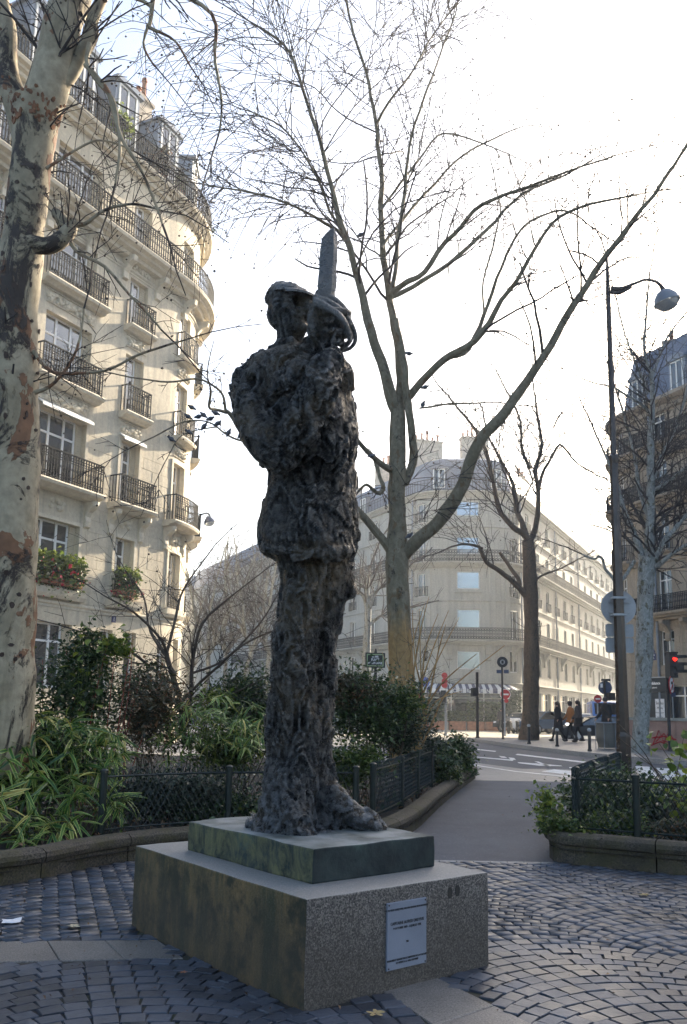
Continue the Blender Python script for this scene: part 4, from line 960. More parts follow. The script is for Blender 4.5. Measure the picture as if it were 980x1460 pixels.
for q in (sB + .4, sB + 13.2, sB + 24, sF0 - 3.4, sA - 16):   # downpipes
    p = B2.pt(q, .12); mb = MB(); mb.tube([(p.x, p.y, .2), (p.x, p.y, 19.8)], .08, 8); mb.build('downpipe', M['zinc'], b2)
# striped awning of the corner restaurant, with scalloped valance and lettering
aw = empty('awning', tuple(B2.pt(sF0, 0, 3.6))); bpy.context.view_layer.update(); tag(aw, 'blue and white striped awning over the corner restaurant, lettered along its valance', 'awning')
AWI = Vector(aw.location); a0, a1 = sF0 - 1.8, sF1 + 1.6; nst = 26
for k in range(nst):
    q0, q1 = a0 + (a1 - a0) * k / nst, a0 + (a1 - a0) * (k + 1) / nst; mb = MB()
    mb.loft([[B2.pt(q, o, z) - AWI for o, z in ((.05, 3.72), (1.25, 3.28), (1.27, 2.92), (1.25, 2.92), (1.23, 3.24), (.05, 3.68))] for q in (q0, q1)])
    mb.build('stripe', M['white'] if k % 2 else M['navy'], aw)
cc = B2.pt((sF0 + sF1) / 2, 1.29, 3.08); text("CAFE DU SQUARE", .38, cc, Vector((1, 0, 0)), UP, M['white'], aw, 'lettering', .004, bold=.004) if False else None
for (q, word) in ((sF0 + .75, "CAFE"), (sF0 + 2.5, "RESTAURANT")):
    text(word, .42, B2.pt(q, 1.31, 3.09), Vector((1, 0, 0)), UP, M['white'], aw, 'lettering', .004, bold=.008, sx=.8)
# far blocks beyond, both sides of the avenue
def far_block(name, x0, y0, az, L_, dep, h, mat, label, nfl, glass, roof_mat=None, band=False, wv=.7, sp=3.0):
    f = FS((x0, y0), az, [('line', L_)]); r = empty(name); tag(r, label, 'building'); o_ = []
    n_ = int(L_ / sp); st_ = (h - 4.5) / nfl
    for i in range(n_):
        for k in range(nfl): o_.append((1 + i * sp, 1 + i * sp + 2 * wv, 4.5 + st_ * k, 4.5 + st_ * k + st_ * .62))
    mb = MB(); f.wall(mb, 0, L_, 0, h, o_, .3); mb.build('wall', mat, r, recalc=False)
    t = Vector((math.sin(az), math.cos(az))); nrm = Vector((math.cos(az), -math.sin(az))); e = Vector((x0, y0)) + t * L_
    bk = [tuple(e - nrm * dep), tuple(Vector((x0, y0)) - nrm * dep)]
    shell(f, bk, 0, h, mat, r); mansard(f, bk, h, h + (3 if roof_mat else .6), r, -.1, -1.2, roof_mat or mat)
    for w_ in o_: f.window(*w_, r, .15, (.5,), 0, glass=glass)
    for k in range(nfl):
        if band or k in (1, nfl - 1): 
            mb = MB(); f.prof(mb, 0, L_, [(0, 4.3 + st_ * k), (.5, 4.3 + st_ * k), (.5, 4.45 + st_ * k), (0, 4.45 + st_ * k)]); ob = mb.build('balcony', mat, r); rr = MB(); f.rail(rr, .1, L_ - .1, .45, 4.5 + st_ * k, .9, .3, .02, False); rr.build('railing', M['iron'], ob, recalc=False)
    return f, r
far_block('apartment_building', -47, 150, math.radians(110), 26, 14, 21, M['limestone_pale'], 'distant pale apartment block closing the street behind the bare trees', 6, M['glass'], M['slate'])
far_block('office_building', -46, 132, math.radians(95), 19, 12, 27, M['white_paint'], 'distant glassy blue office building between the cream corner and the bare trees', 8, M['blue_panel'], None, True, 1.25)
far_block('apartment_building', 58, 176, math.radians(100), 26, 14, 22, M['limestone_pale'], 'farthest pale building at the hazy end of the avenue', 6, M['glass'], M['slate'], True)
# ---------------------------------------------------------------- dark building on the right, in shade
AR = math.radians(157)
cR = Vector((16.7, 52.2)); Lr = 30.0
aA = math.radians(207.3); pR = Vector((18.0, 53.6)) - Vector((math.sin(aA), math.cos(aA))) * Lr
RB = FS(pR, aA, [('line', Lr), ('arc', 2.6, math.radians(50.3)), ('line', 36)])
rb = empty('apartment_building'); tag(rb, 'dark shaded stone apartment building with iron balconies and slate roof, behind the lamp post', 'building')
sR = Lr + 2.6 * math.radians(50.3); cr = [Lr + 1.1] + [sR + 2.6 + 3.1 * k for k in range(10)]
opr = []
for i, cs in enumerate(cr):
    for k, (z0, z1) in enumerate(((4.3, 6.3), (7.5, 9.9), (11.0, 13.2), (14.4, 16.6), (17.7, 19.5))):
        if i or k: opr.append((cs - .55, cs + .55, z0, z1, i, k))
mb = MB(); RB.wall(mb, 0, RB.L, 3.6, 20.2, [o[:4] for o in opr], .3); shr = [(sR + 2.6 + 3.3 * k, sR + 4.6 + 3.3 * k, .2, 3.1) for k in range(9)]
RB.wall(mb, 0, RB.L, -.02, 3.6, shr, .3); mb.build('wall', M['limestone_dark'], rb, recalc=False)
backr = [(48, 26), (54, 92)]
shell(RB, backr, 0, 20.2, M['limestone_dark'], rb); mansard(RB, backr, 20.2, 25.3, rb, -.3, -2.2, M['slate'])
for a, b_, z0, z1, i, k in opr:
    RB.window(a, b_, z0, z1, rb, .2, (.5,), .75)
    if k in (2,) and i: RB.balcony((a + b_) / 2 - .75, (a + b_) / 2 + .75, z0, rb, .35, .9, M['limestone_dark'], sp=.13)
for a, b_, z0, z1 in shr: RB.window(a, b_, z0, z1, rb, .2, (.5,), .8, name='shop_window')
def br_row(fs, ss, z, parent, mat, out=.6):
    for q in ss:
        mb = MB(); base = fs.rbox(q, .02, 0, 1, 0, 1); t = (base[1] - base[0]).normalized(); nn = Vector((t.y, -t.x, 0)); cc = fs.pt(q)
        mb.loft([[cc + t * x + nn * oo * (1 if abs(x) < .15 else .9) + Vector((0, 0, z + zz)) for oo, zz in ((0, -1.2), (.12, -1.15), (.16, -.95), (.1, -.75), (.3, -.4), (out, -.2), (out, 0), (0, 0))] for x in (-.18, -.14, .14, .18)]); mb.build('bracket', mat, parent)
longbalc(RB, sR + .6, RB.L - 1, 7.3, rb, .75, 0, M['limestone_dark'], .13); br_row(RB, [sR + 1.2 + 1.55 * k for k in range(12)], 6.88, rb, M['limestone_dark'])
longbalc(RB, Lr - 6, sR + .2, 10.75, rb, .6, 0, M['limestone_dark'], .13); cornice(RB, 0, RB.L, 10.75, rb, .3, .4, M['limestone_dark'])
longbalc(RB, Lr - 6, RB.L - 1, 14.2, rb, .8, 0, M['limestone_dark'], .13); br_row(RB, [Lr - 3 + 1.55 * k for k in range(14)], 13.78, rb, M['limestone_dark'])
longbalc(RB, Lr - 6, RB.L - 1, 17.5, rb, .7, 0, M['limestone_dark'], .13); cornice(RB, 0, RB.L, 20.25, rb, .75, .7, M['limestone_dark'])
mb = MB()
for k in range(70): RB.addr(mb, Lr - 2 + k * .42, .2, .05, .55, 16.72, 16.95)
tag(mb.build('dentils', M['limestone_dark'], rb), kind='stuff')
for cs in [sR + .6 + 3.3 * k for k in range(8)]: dormer(RB, cs, 20.4, rb, 1.3, 2.2, M['zinc'], None, -.4, True)
p = RB.pt(sR + 1.5, -2.6); chimney((p.x, p.y), 1.1, 2.6, .9, 22, 24.6, rb, 6); p = RB.pt(sR + 9.5, -3); chimney((p.x, p.y), 1.1, 3.2, .9, 23, 26.6, rb, 6)
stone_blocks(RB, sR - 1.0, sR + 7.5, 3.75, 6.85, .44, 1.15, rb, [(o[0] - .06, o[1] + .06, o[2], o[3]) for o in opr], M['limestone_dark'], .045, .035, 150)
p = RB.pt(sR + 1.95, .1); mb = MB(); mb.tube([(p.x, p.y, .2), (p.x, p.y, 19.8)], .08, 8); mb.build('downpipe', M['zinc'], rb)
# dark shopfront with a white notice, on the right building
sh = empty('shopfront', tuple(RB.pt(sR + 1.6, 0, 0))); bpy.context.view_layer.update(); SI = Vector(sh.location); tag(sh, 'black shopfront with lettered fascia and a white poster in its door', 'shopfront')
def fpart(fs, name, mat, parent, inv, *a):
    mb = MB(); fs.addr(mb, *a); mb.v = [tuple(Vector(v) - inv) for v in mb.v]; return mb.build(name, mat, parent)
sc_ = sR + 1.85
fpart(RB, 'fascia', M['shop_dark'], sh, SI, sc_, 2.0, .02, .22, 2.75, 3.55); fpart(RB, 'door_panel', M['shop_dark'], sh, SI, sc_, 1.9, .02, .10, .15, 2.74)
fpart(RB, 'fascia_trim', M['sign_grey'], sh, SI, sc_, 2.1, .02, .3, 3.56, 3.62); fpart(RB, 'poster', M['poster'], sh, SI, sc_ + .1, .72, .12, .135, .75, 2.35)
base = RB.rbox(sc_, .02, 0, 1, 0, 1); t = (base[1] - base[0]).normalized(); nn = Vector((t.y, -t.x, 0))
for wd, sz, dz, dx, mt in (("Soldes", .24, 2.10, .1, 'black'), ("Mode", .19, 1.82, .1, 'black'), ("Femme Homme", .10, 1.55, .1, 'black'), ("Jusqu'au", .14, 1.3, .1, 'black'), ("samedi", .14, 1.1, .1, 'black')):
    text(wd, sz, RB.pt(sc_ + dx, .14, dz), t, UP, M[mt], sh, 'lettering', .002)
text("ambiance", .24, RB.pt(sc_ - .15, .23, 3.25), t, UP, M['white'], sh, 'lettering', .004, bold=.008)
text("pizzeria", .12, RB.pt(sc_ - .15, .23, 3.0), t, UP, M['white'], sh, 'lettering', .004, bold=.004)
# arched blue street plate on the dark building
spl = empty('street_plate', tuple(RB.pt(sR + 1.35, .06, 4.9))); bpy.context.view_layer.update(); I2 = Vector(spl.location); tag(spl, 'blue enamel street name plate with arched top on the dark stone wall', 'street sign')
q_ = sR + 1.35; fpart(RB, 'plate', M['navy'], spl, I2, q_, .78, .04, .075, 4.62, 5.02)
mb = MB(); base = RB.rbox(q_, .02, 0, 1, 0, 1); t = (base[1] - base[0]).normalized(); nn = Vector((t.y, -t.x, 0)); cc = RB.pt(q_, 0, 5.05) - I2
prf = [(-.3, 0)] + [(-.3 * math.cos(PI * k / 8), .30 * math.sin(PI * k / 8)) for k in range(1, 8)] + [(.3, 0)]
mb.loft([[cc + t * x + nn * o + Vector((0, 0, z)) for x, z in prf] for o in (.045, .075)]); mb.build('arched_top', M['navy'], spl)
text("BOULEVARD", .11, RB.pt(q_, .08, 4.91), t, UP, M['white'], spl, 'lettering', .002, bold=.004); text("RASPAIL", .14, RB.pt(q_, .08, 4.74), t, UP, M['white'], spl, 'lettering', .002, bold=.004); text("6e Arrt", .10, RB.pt(q_, .08, 5.15), t, UP, M['white'], spl, 'lettering', .002, bold=.002)
# ================================================================ trees
class Tree:
    def __init__(s, seed): s.limbs = []; s.tw = MB(); s.balls = []; s.r = random.Random(seed); s.thin = []
    def limb(s, pts, Yd, wpx=None, name='limb', n=10, sub=4, cont=True):
        """pts: (x, y, width_px[, dY]) survey points of one limb; Yd distance"""
        Q, Rr = [], []
        for p in pts:
            Y = Yd + (p[3] if len(p) > 3 else 0); q = P(p[0], p[1], Y); Q.append(q)
            Rr.append(p[2] * (q - C0).dot(F_) / FPX / 2 * s.ws * (1.0 if name == 'trunk' or Yd < 10 else .88))
        Q, Rr = catmull(Q, Rr, sub); Q = [q if i in (0, len(Q) - 1) or r > .2 else q + Vector((noise.noise(q * 1.9), noise.noise(q * 1.9 + Vector((5, 0, 0))), noise.noise(q * 1.9 + Vector((0, 7, 0))))) * min(.05, r * .8 + .008) for i, (q, r) in enumerate(zip(Q, Rr))]; Rr = [r * (1 + .10 * noise.noise(q * 3.3) + .10 * max(0, noise.noise(q * 1.1 + Vector((3, 3, 3))))) for q, r in zip(Q, Rr)]; s.limbs.append((name, Q, Rr, n))
        if pts[-1][2] <= 6 and cont: s.twig(Q[-1], Q[-1] - Q[-3], .055 * Yd + .4, Rr[-1], 2, -.03, 30.0 / Yd + 1, .16)
        return Q, Rr
    def twig(s, p, d, L, r, lvl, droop, dens, wander=.22):
        rr = s.r; n = max(3, int(L / .28)) if lvl else max(3, int(L / .22)); st = L / n; pts = [p]; d = d.normalized(); rad = [r]; dirs = [d]
        for i in range(n):
            t = (i + 1) / n
            d = (d + Vector((rr.gauss(0, wander), rr.gauss(0, wander), rr.gauss(0, wander))) * .55 + Vector((0, 0, droop * (1 if lvl else 1.3) * (t ** 1.2)))).normalized()
            p = p + d * st; pts.append(p); rad.append(r * (1 - .5 * t)); dirs.append(d)
        s.tw.tube(pts, rad, 5 if r > .018 else (4 if r > .008 else 3), False)
        if lvl > 0:
            k = max(1, int(L * dens * (1 if lvl > 1 else 1.3)))
            for j in range(k):
                t = rr.uniform(.18, 1.0); i = min(n, max(1, int(t * n))); base = pts[i]; dd = dirs[i]
                side = dd.cross(Vector((rr.gauss(0, 1), rr.gauss(0, 1), rr.gauss(0, 1)))).normalized()
                nd = dd * rr.uniform(.5, 1.0) + side * rr.uniform(.5, 1.1)
                s.twig(base, nd, L * rr.uniform(.35, .68), max(rad[i] * .6, s.rmin), lvl - 1, droop, dens, wander)
        else:
            if rr.random() < s.ballp: s.balls.append(pts[-1] - UP * rr.uniform(.05, .14))
    def sprout(s, Q, R_, t0, t1, k, L, lvl=2, droop=.02, dens=2.2, up=.35, rmin=.006, rs=.4, out=1.0, bias=None):
        rr = s.r
        for j in range(k):
            t = rr.uniform(t0, t1); i = min(len(Q) - 2, int(t * (len(Q) - 1))); d = (Q[i + 1] - Q[i]).normalized()
            side = d.cross(Vector((rr.gauss(0, 1), rr.gauss(0, 1), rr.gauss(0, 1)))).normalized()
            nd = d * rr.uniform(.3, .9) + side * out * rr.uniform(.6, 1.1) + UP * up
            if bias is not None: nd += bias
            s.twig(Q[i], nd, L * rr.uniform(.55, 1.15), max(R_[i] * rs * rr.uniform(.6, 1), rmin), lvl, droop, dens)
    ballp = .3; rmin = .004; ws = .90
    def build(s, kind, label, bark, twig, loc, ballr=.016, group=None):
        root = empty(kind, loc); tag(root, label, 'tree', group); off = -Vector(loc)
        for nm, Q, Rr, n in s.limbs:
            mb = MB(); mb.tube([q + off for q in Q], [r * (1 + .06 * noise.noise(q * 2.5)) for q, r in zip(Q, Rr)], n); mb.build(nm, bark, root, True, False)
        s.tw.v = [tuple(Vector(v) + off) for v in s.tw.v]
        V = np.array(s.tw.v); f4 = [f for f in s.tw.f]
        if len(V): tag(fast('twigs', V, np.array(f4), twig, root, True), kind='stuff')
        if s.balls:
            octv = np.array([(1, 0, 0), (-1, 0, 0), (0, 1, 0), (0, -1, 0), (0, 0, 1), (0, 0, -1)]) * ballr
            octf = np.array([(0, 2, 4), (2, 1, 4), (1, 3, 4), (3, 0, 4), (2, 0, 5), (1, 2, 5), (3, 1, 5), (0, 3, 5)])
            B = np.array([tuple(b + off) for b in s.balls]); sc = RNG.uniform(.7, 1.25, (len(B), 1, 1))
            V = (B[:, None, :] + octv[None] * sc).reshape(-1, 3); Fc = (octf[None] + (np.arange(len(B)) * 6)[:, None, None]).reshape(-1, 3)
            tag(fast('seed_balls', V, Fc, M['stem_brown'], root), kind='stuff')
        return root
# ---- the near plane tree on the left: thick flaking trunk, forked above
tr = Tree(11); tr.ballp = .6; tr.rmin = .0032; D = 8.1
Q0, R0 = tr.limb([(-4, 1090, 118, .1), (2, 1010, 106), (3, 940, 100), (8, 800, 96), (12, 640, 94), (15, 540, 84), (20, 450, 72), (33, 340, 62), (43, 250, 62), (50, 190, 66), (52, 150, 70)], D, name='trunk', n=28, sub=6)
Q1, R1 = tr.limb([(50, 178, 62), (66, 135, 62), (84, 70, 57), (104, 0, 54), (130, -90, 48), (160, -220, 40)], D, n=22, sub=5)
Q2, R2 = tr.limb([(42, 215, 40), (26, 165, 36), (14, 90, 31), (8, 20, 26), (2, -60, 24)], D, n=16, sub=5)
Q3, R3 = tr.limb([(62, 172, 26), (84, 128, 24), (112, 84, 22), (131, 50, 24), (136, 30, 19), (148, 0, 17), (168, -60, 14)], D, n=14, sub=5)
Q4, R4 = tr.limb([(40, 345, 26), (66, 352, 26), (84, 348, 26), (98, 335, 24), (104, 322, 16)], D - .1, n=12)
Q5, R5 = tr.limb([(92, 322, 20, -.1), (80, 308, 18, -.1), (78, 300, 9, -.1)], D, n=10)
for a, lims in (((128, 62), [(128, 62, 9), (124, 90, 8), (140, 118, 7), (160, 142, 7), (168, 175, 6), (171, 215, 5), (165, 262, 4)]), ((122, 92), [(122, 92, 9), (150, 125, 8), (160, 150, 8), (175, 200, 6), (205, 250, 5), (232, 320, 4)]),
                ((95, 330), [(100, 320, 10), (120, 322, 7), (150, 300, 5), (190, 290, 4), (230, 300, 3)]), ((98, 338), [(98, 338, 9), (110, 360, 6), (150, 380, 5), (185, 420, 4), (230, 470, 3)]),
                ((40, 525), [(48, 500, 9), (66, 522, 6), (88, 533, 5), (150, 528, 4), (200, 505, 4), (260, 486, 3)]), ((52, 480), [(50, 560, 7), (80, 545, 5), (110, 500, 4), (120, 440, 3)]),
                ((150, 0), [(150, 2, 8), (162, -10, 7), (215, 10, 6), (205, 60, 4), (222, 95, 3)]), ((160, -40), [(160, -40, 9), (230, -20, 8), (300, 20, 6), (308, 90, 5), (316, 150, 4), (312, 192, 3)]),
                ((160, -60), [(170, -70, 11), (215, -30, 9), (214, 30, 7), (212, 38, 6), (250, 60, 4), (272, 95, 3)]), ((45, 260), [(66, 240, 6), (120, 205, 4), (150, 200, 3), (190, 215, 3)])):
    q, r = tr.limb(lims, D - .1, name='limb', n=6, sub=4)
    tr.sprout(q, r, .15, 1.0, 8, .58, 2, -.10, 4.2, .0, .0022, .5)
tr.sprout(Q4, R4, .5, 1, 8, .7, 2, -.12, 4.5, .1, .003, .16); tr.sprout(Q3, R3, .2, .95, 8, .9, 2, -.10, 4, .1, .003, .2); tr.sprout(Q1, R1, .2, 1, 8, 1.0, 2, -.10, 4, .1, .004, .12); tr.sprout(Q0, R0, .40, .95, 9, .55, 2, -.05, 4, .0, .003, .08, bias=Vector((.4, -.3, 0)))
t_near = tr.build('plane_tree', 'thick near plane tree with pale flaking bark, forked high up in the bamboo bed', M['bark_near'], M['twig'], (Q0[0].x, Q0[0].y, .1), .015)
# flaking bark plates at the fork and down the trunk
rr = random.Random(5)
def bark_flakes(Q, Rr, n, t0, t1, off, sz, mat, facing=True):
    for k in range(n):
        t = rr.uniform(t0, t1); i = min(len(Q) - 2, int(t * (len(Q) - 1))); ax = (Q[i + 1] - Q[i]).normalized(); f = t * (len(Q) - 1) - i; c = Q[i].lerp(Q[i + 1], max(0, min(1, f))); r_ = Rr[i]
        ang = rr.uniform(-1.5, 1.5); to = (C0 - c); to = (to - ax * to.dot(ax)).normalized(); sd = ax.cross(to); nd = to * math.cos(ang) + sd * math.sin(ang)
        s1, s2 = rr.uniform(.5, 1) * sz, rr.uniform(.5, 1.3) * sz; tg = ax.cross(nd); m_ = rr.choice((5, 6, 7)); vs = []; o = c + nd * (r_ * 1.0 + .001)
        pl = [(math.cos(2 * PI * i_ / m_) * rr.uniform(.65, 1) * s1, math.sin(2 * PI * i_ / m_) * rr.uniform(.65, 1) * s2) for i_ in range(m_)]
        lift = rr.uniform(.003, .016)
        top = [o + tg * x + ax * y + nd * (.004 + lift * (y / s2 * .5 + .5) - x * x / (2 * r_)) for x, y in pl]; bot = [o + tg * x * .9 + ax * y * .9 - nd * (.004 + x * x / (2 * r_)) for x, y in pl]
        mb = MB(); mb.add([v - Vector(t_near.location) for v in top + bot], [tuple(range(m_))] + [(i_, m_ + i_, m_ + (i_ + 1) % m_, (i_ + 1) % m_) for i_ in range(m_)]); mb.build('bark_flake', mat, t_near, recalc=True)
M['flake_rust'] = simple('flake_rust', (.20, .088, .04), .85, .5, 9, .004); M['flake_dark'] = simple('flake_dark', (.055, .035, .026), .85, .4, 9, .004)
bark_flakes(Q0, R0, 70, .90, 1.0, 0, .032, M['flake_rust']); bark_flakes(Q1, R1, 55, .0, .17, 0, .032, M['flake_rust']); bark_flakes(Q0, R0, 70, .15, .80, 0, .034, M['flake_dark']); bark_flakes(Q2, R2, 14, .1, .8, 0, .02, M['flake_rust'])
# ---- the tall plane tree behind the statue
tr = Tree(21); D = 17.5; tr.ballp = .85; tr.rmin = .0092; tr.ws = .84
T0, TR0 = tr.limb([(577, 1110, 52), (574, 1000, 45), (570, 900, 40), (567, 830, 38), (566, 790, 38), (567, 740, 30), (567, 680, 28), (567, 610, 27), (568, 580, 24)], D, name='trunk', n=18)
limbs = {}
def Lm(key, pts, dy=0.0, n=8, **kw):
    q, r = tr.limb([(p[0], p[1], p[2], dy * i / max(1, len(pts) - 1)) for i, p in enumerate(pts)], D, n=n); limbs[key] = (q, r); 
    return q, r
Lm('A', [(565, 585, 24), (548, 530, 21), (529, 472, 18), (514, 410, 15), (501, 361, 13), (487, 319, 11), (467, 243, 8), (439, 146, 6.5), (414, 76, 5), (376, 42, 4)], -1.2)
Lm('B', [(570, 600, 22), (571, 545, 19), (569, 500, 18), (557, 430, 15), (546, 347, 12), (543, 243, 9), (536, 173, 7.5), (522, 104, 6), (501, 35, 5), (488, -30, 4)], .8)
Lm('C', [(577, 690, 16), (590, 650, 17), (587, 620, 16), (580, 560, 15), (575, 510, 14), (564, 455, 12)], -.3)
Lm('D', [(559, 418, 12), (580, 400, 11), (605, 385, 10), (647, 333, 8.5), (688, 291, 7), (751, 267, 5.5), (813, 243, 4), (876, 222, 3)], -1.5)
Lm('E', [(556, 424, 11), (590, 408, 10), (640, 376, 8.5), (695, 327, 7), (744, 278, 5.5), (806, 250, 4)], 1.6)
Lm('F', [(560, 416, 9), (567, 347, 8), (577, 277, 7), (581, 229, 6), (591, 180, 5), (626, 83, 3.5), (650, 20, 3)], .6)
Lm('G', [(582, 566, 17), (605, 540, 15), (633, 513, 14), (675, 486, 12), (716, 430, 9.5), (744, 388, 8), (786, 319, 6), (841, 291, 5), (910, 277, 3.5)], -1.8)
Lm('G2', [(640, 510, 11), (668, 498, 10), (690, 450, 8), (716, 380, 6), (744, 326, 5), (800, 300, 4), (836, 318, 3)], 1.2)
Lm('H', [(576, 792, 26), (600, 766, 27), (635, 736, 25), (660, 690, 24), (684, 632, 22), (722, 585, 20), (765, 525, 17), (802, 462, 15), (838, 405, 12.5), (875, 352, 11), (915, 300, 9), (952, 250, 7), (990, 190, 5)], -2.5, n=12)
Lm('I', [(560, 788, 20), (538, 760, 16), (515, 733, 14), (480, 706, 11), (440, 676, 9), (395, 640, 9), (362, 628, 10), (346, 612, 9), (330, 592, 9), (322, 585, 7)], -1.0, n=8)
Lm('I2', [(322, 586, 6), (318, 565, 5), (305, 551, 4.5), (282, 541, 4), (240, 545, 3.5), (200, 540, 3), (150, 530, 2.5)], -1.2, n=6)
Lm('I3', [(324, 588, 7), (308, 584, 6), (299, 580, 5), (301, 562, 5), (299, 550, 3)], -1.2, n=6)
Lm('I4', [(362, 630, 6), (340, 628, 4), (318, 615, 4), (306, 606, 3.5), (288, 600, 3), (264, 601, 3), (240, 612, 3), (200, 632, 2.5)], -1.2, n=6)
Lm('I5', [(310, 609, 3), (296, 611, 3), (276, 615, 2.5), (255, 625, 2.5), (235, 660, 2)], -1.2, n=5)
Lm('J', [(564, 672, 13), (548, 664, 12), (534, 654, 11), (520, 640, 9), (508, 626, 7)], -.8, n=8)
Lm('J2', [(535, 656, 8), (541, 676, 8), (546, 696, 8), (538, 704, 7), (524, 690, 6), (512, 700, 5)], -1.0, n=7)
Lm('K', [(495, 340, 8), (470, 322, 6.5), (440, 305, 5.5), (411, 290, 4.5), (370, 277, 4), (320, 268, 3), (286, 262, 2.5)], -1.5, n=6)
Lm('K2', [(492, 335, 6), (470, 300, 5.5), (455, 260, 5), (430, 215, 4), (400, 180, 3.5), (360, 160, 3)], -2.0, n=6)
Lm('M', [(543, 300, 6), (570, 262, 5), (600, 225, 4), (632, 190, 3.5), (690, 205, 3)], 1.5, n=6)
Lm('N', [(536, 180, 6), (560, 140, 5), (590, 100, 4), (610, 60, 3), (640, 20, 3)], -1, n=6)
Lm('O', [(690, 450, 4), (690, 400, 4), (706, 340, 3.5), (714, 300, 3), (708, 270, 2.5)], -1, n=5)
Lm('Q', [(598, 582, 4), (640, 576, 4), (690, 574, 3)], -.5, n=5)
Lm('S1', [(545, 355, 7), (560, 330, 6), (620, 262, 5), (660, 222, 4), (720, 190, 3)], 2.0, n=6)
for key, (k3, k2, L_, t0, up) in dict(A=(21, 16, 2.9, .30, .15), B=(21, 18, 3.0, .34, .25), D=(9, 12, 2.2, .35, .3), E=(9, 12, 2.2, .35, .3), F=(16, 12, 2.5, .25, .3), G=(9, 12, 2.1, .4, .35), G2=(5, 8, 1.7, .4, .35), H=(10, 16, 1.9, .5, .45), K=(10, 8, 1.9, .2, .1),
                                      K2=(14, 8, 2.2, .2, .15), M=(6, 6, 1.8, .2, .3), N=(13, 8, 2.2, .15, .2), O=(1, 5, 1.1, .2, .3), S1=(6, 6, 2.0, .3, .3), I2=(0, 12, .8, .1, .1), I3=(0, 3, .6, .2, .3), I4=(0, 8, .6, .1, .1), I5=(0, 5, .6, .2, -.1), J=(0, 3, .9, .3, -.2), J2=(0, 7, .9, .2, -.3), Q=(0, 4, .8, .2, .2)).items():
    q, r = limbs[key]
    if k3: tr.sprout(q, r, t0, 1.0, int(k3 * 1.25), L_, 3, -.035, 1.25, up, .012, .42)
    tr.sprout(q, r, t0 + .1, 1.0, k2, L_ * .6, 2, -.03, 2.0, up, .009, .3)
# arching pendulous shoots on the left of the crown
for k in range(26):
    q, r = limbs[tr.r.choice(['A', 'K', 'K2', 'A'])]; i = tr.r.randrange(len(q) // 3, len(q) - 1)
    tr.twig(q[i], Vector((-1.0, tr.r.uniform(-.5, .5), tr.r.uniform(.0, .5))), tr.r.uniform(1.6, 3.2), .011, 1, -.15, 2.2, .12)
for k in range(7): tr.twig(T0[len(T0) * 3 // 5 + k], Vector((tr.r.uniform(.2, 1), -.4, .1)), tr.r.uniform(1.2, 2.2), .008, 1, -.10, 2.2, .2)
tr.build('plane_tree', 'tall bare plane tree rising behind the statue, with pigeons on its limbs', M['bark_mid'], M['twig'], (T0[0].x, T0[0].y, .1), .027)
# ---- the bare tree on the pavement across the road
tr = Tree(31); D = 40.8; tr.rmin = .013; tr.ws = .76; tr.ballp = .4; limbs = {}
T1, _ = tr.limb([(755, 1063, 50), (754, 1054, 38), (756, 1035, 33), (757, 1000, 29), (758, 960, 29), (758, 900, 27), (757, 850, 27), (755, 800, 25), (753, 770, 22)], D, name='trunk', n=14)
Lm('a', [(754, 778, 16), (748, 762, 14), (732, 752, 12), (712, 726, 11), (704, 690, 9), (692, 640, 8), (676, 610, 6), (660, 590, 5)], -1)
Lm('b', [(754, 775, 15), (744, 745, 12), (736, 722, 10), (732, 690, 8), (716, 660, 7), (700, 630, 5)], 1)
Lm('c', [(756, 772, 14), (765, 745, 12), (768, 700, 10), (764, 668, 9), (772, 640, 8), (768, 600, 6), (762, 560, 4)], .5)
Lm('d', [(768, 700, 8), (775, 672, 7), (785, 655, 6), (798, 634, 5), (815, 652, 4)], .5); Lm('e', [(756, 668, 7), (745, 640, 6), (742, 600, 5), (730, 570, 4)], 1)
Lm('f', [(755, 856, 14), (744, 842, 13), (735, 832, 12), (715, 816, 10), (694, 802, 9), (685, 782, 8), (676, 778, 6), (662, 776, 5), (648, 778, 4), (634, 784, 3)], -1.5)
Lm('g', [(742, 840, 10), (738, 825, 9), (725, 805, 8), (713, 788, 7)], .5); Lm('h', [(760, 830, 5), (775, 820, 4), (800, 810, 3.5), (830, 795, 2.5)], 1)
for key, (k, L_) in dict(a=(26, 3.2), b=(22, 3.0), c=(26, 3.2), d=(12, 2.4), e=(14, 2.8), f=(16, 2.6), h=(7, 1.8)).items():
    q, r = limbs[key]; tr.sprout(q, r, .3, 1.0, int(k * .8), L_ * 1.25, 2, -.01, 1.15, .55, .016, .36)
tr.sprout(T1, [.12] * len(T1), .55, .95, 8, 1.8, 2, 0, 1.5, .1, .01, .2)
tr.build('street_tree', 'bare brown tree on the pavement island beside the three pedestrians', M['bark_brown'], M['twig'], (T1[0].x, T1[0].y, .1), .03)
# ---- the speckled plane tree in front of the dark building
tr = Tree(41); D = 28.9; tr.rmin = .010; tr.ws = .82; tr.ballp = .35; limbs = {}
T2, _ = tr.limb([(911, 1088, 40), (912, 1076, 32), (914, 1040, 28), (917, 980, 28), (919, 920, 29), (920, 860, 28), (922, 815, 28), (924, 795, 26)], D, name='trunk', n=14)
Lm('a', [(925, 800, 22), (927, 760, 19), (928, 700, 16), (928, 640, 13), (930, 590, 10), (929, 535, 8), (919, 506, 6), (921, 460, 4.5), (926, 400, 3.5)], -.8)
Lm('b', [(918, 802, 15), (911, 780, 14), (898, 748, 11), (888, 722, 9), (880, 690, 7), (868, 660, 5), (850, 620, 4)], .8)
Lm('c', [(930, 806, 16), (936, 790, 13), (955, 762, 10), (980, 734, 8), (1010, 700, 6)], -.6); Lm('d', [(930, 812, 12), (945, 800, 9), (975, 780, 7), (1010, 765, 5)], -1.2)
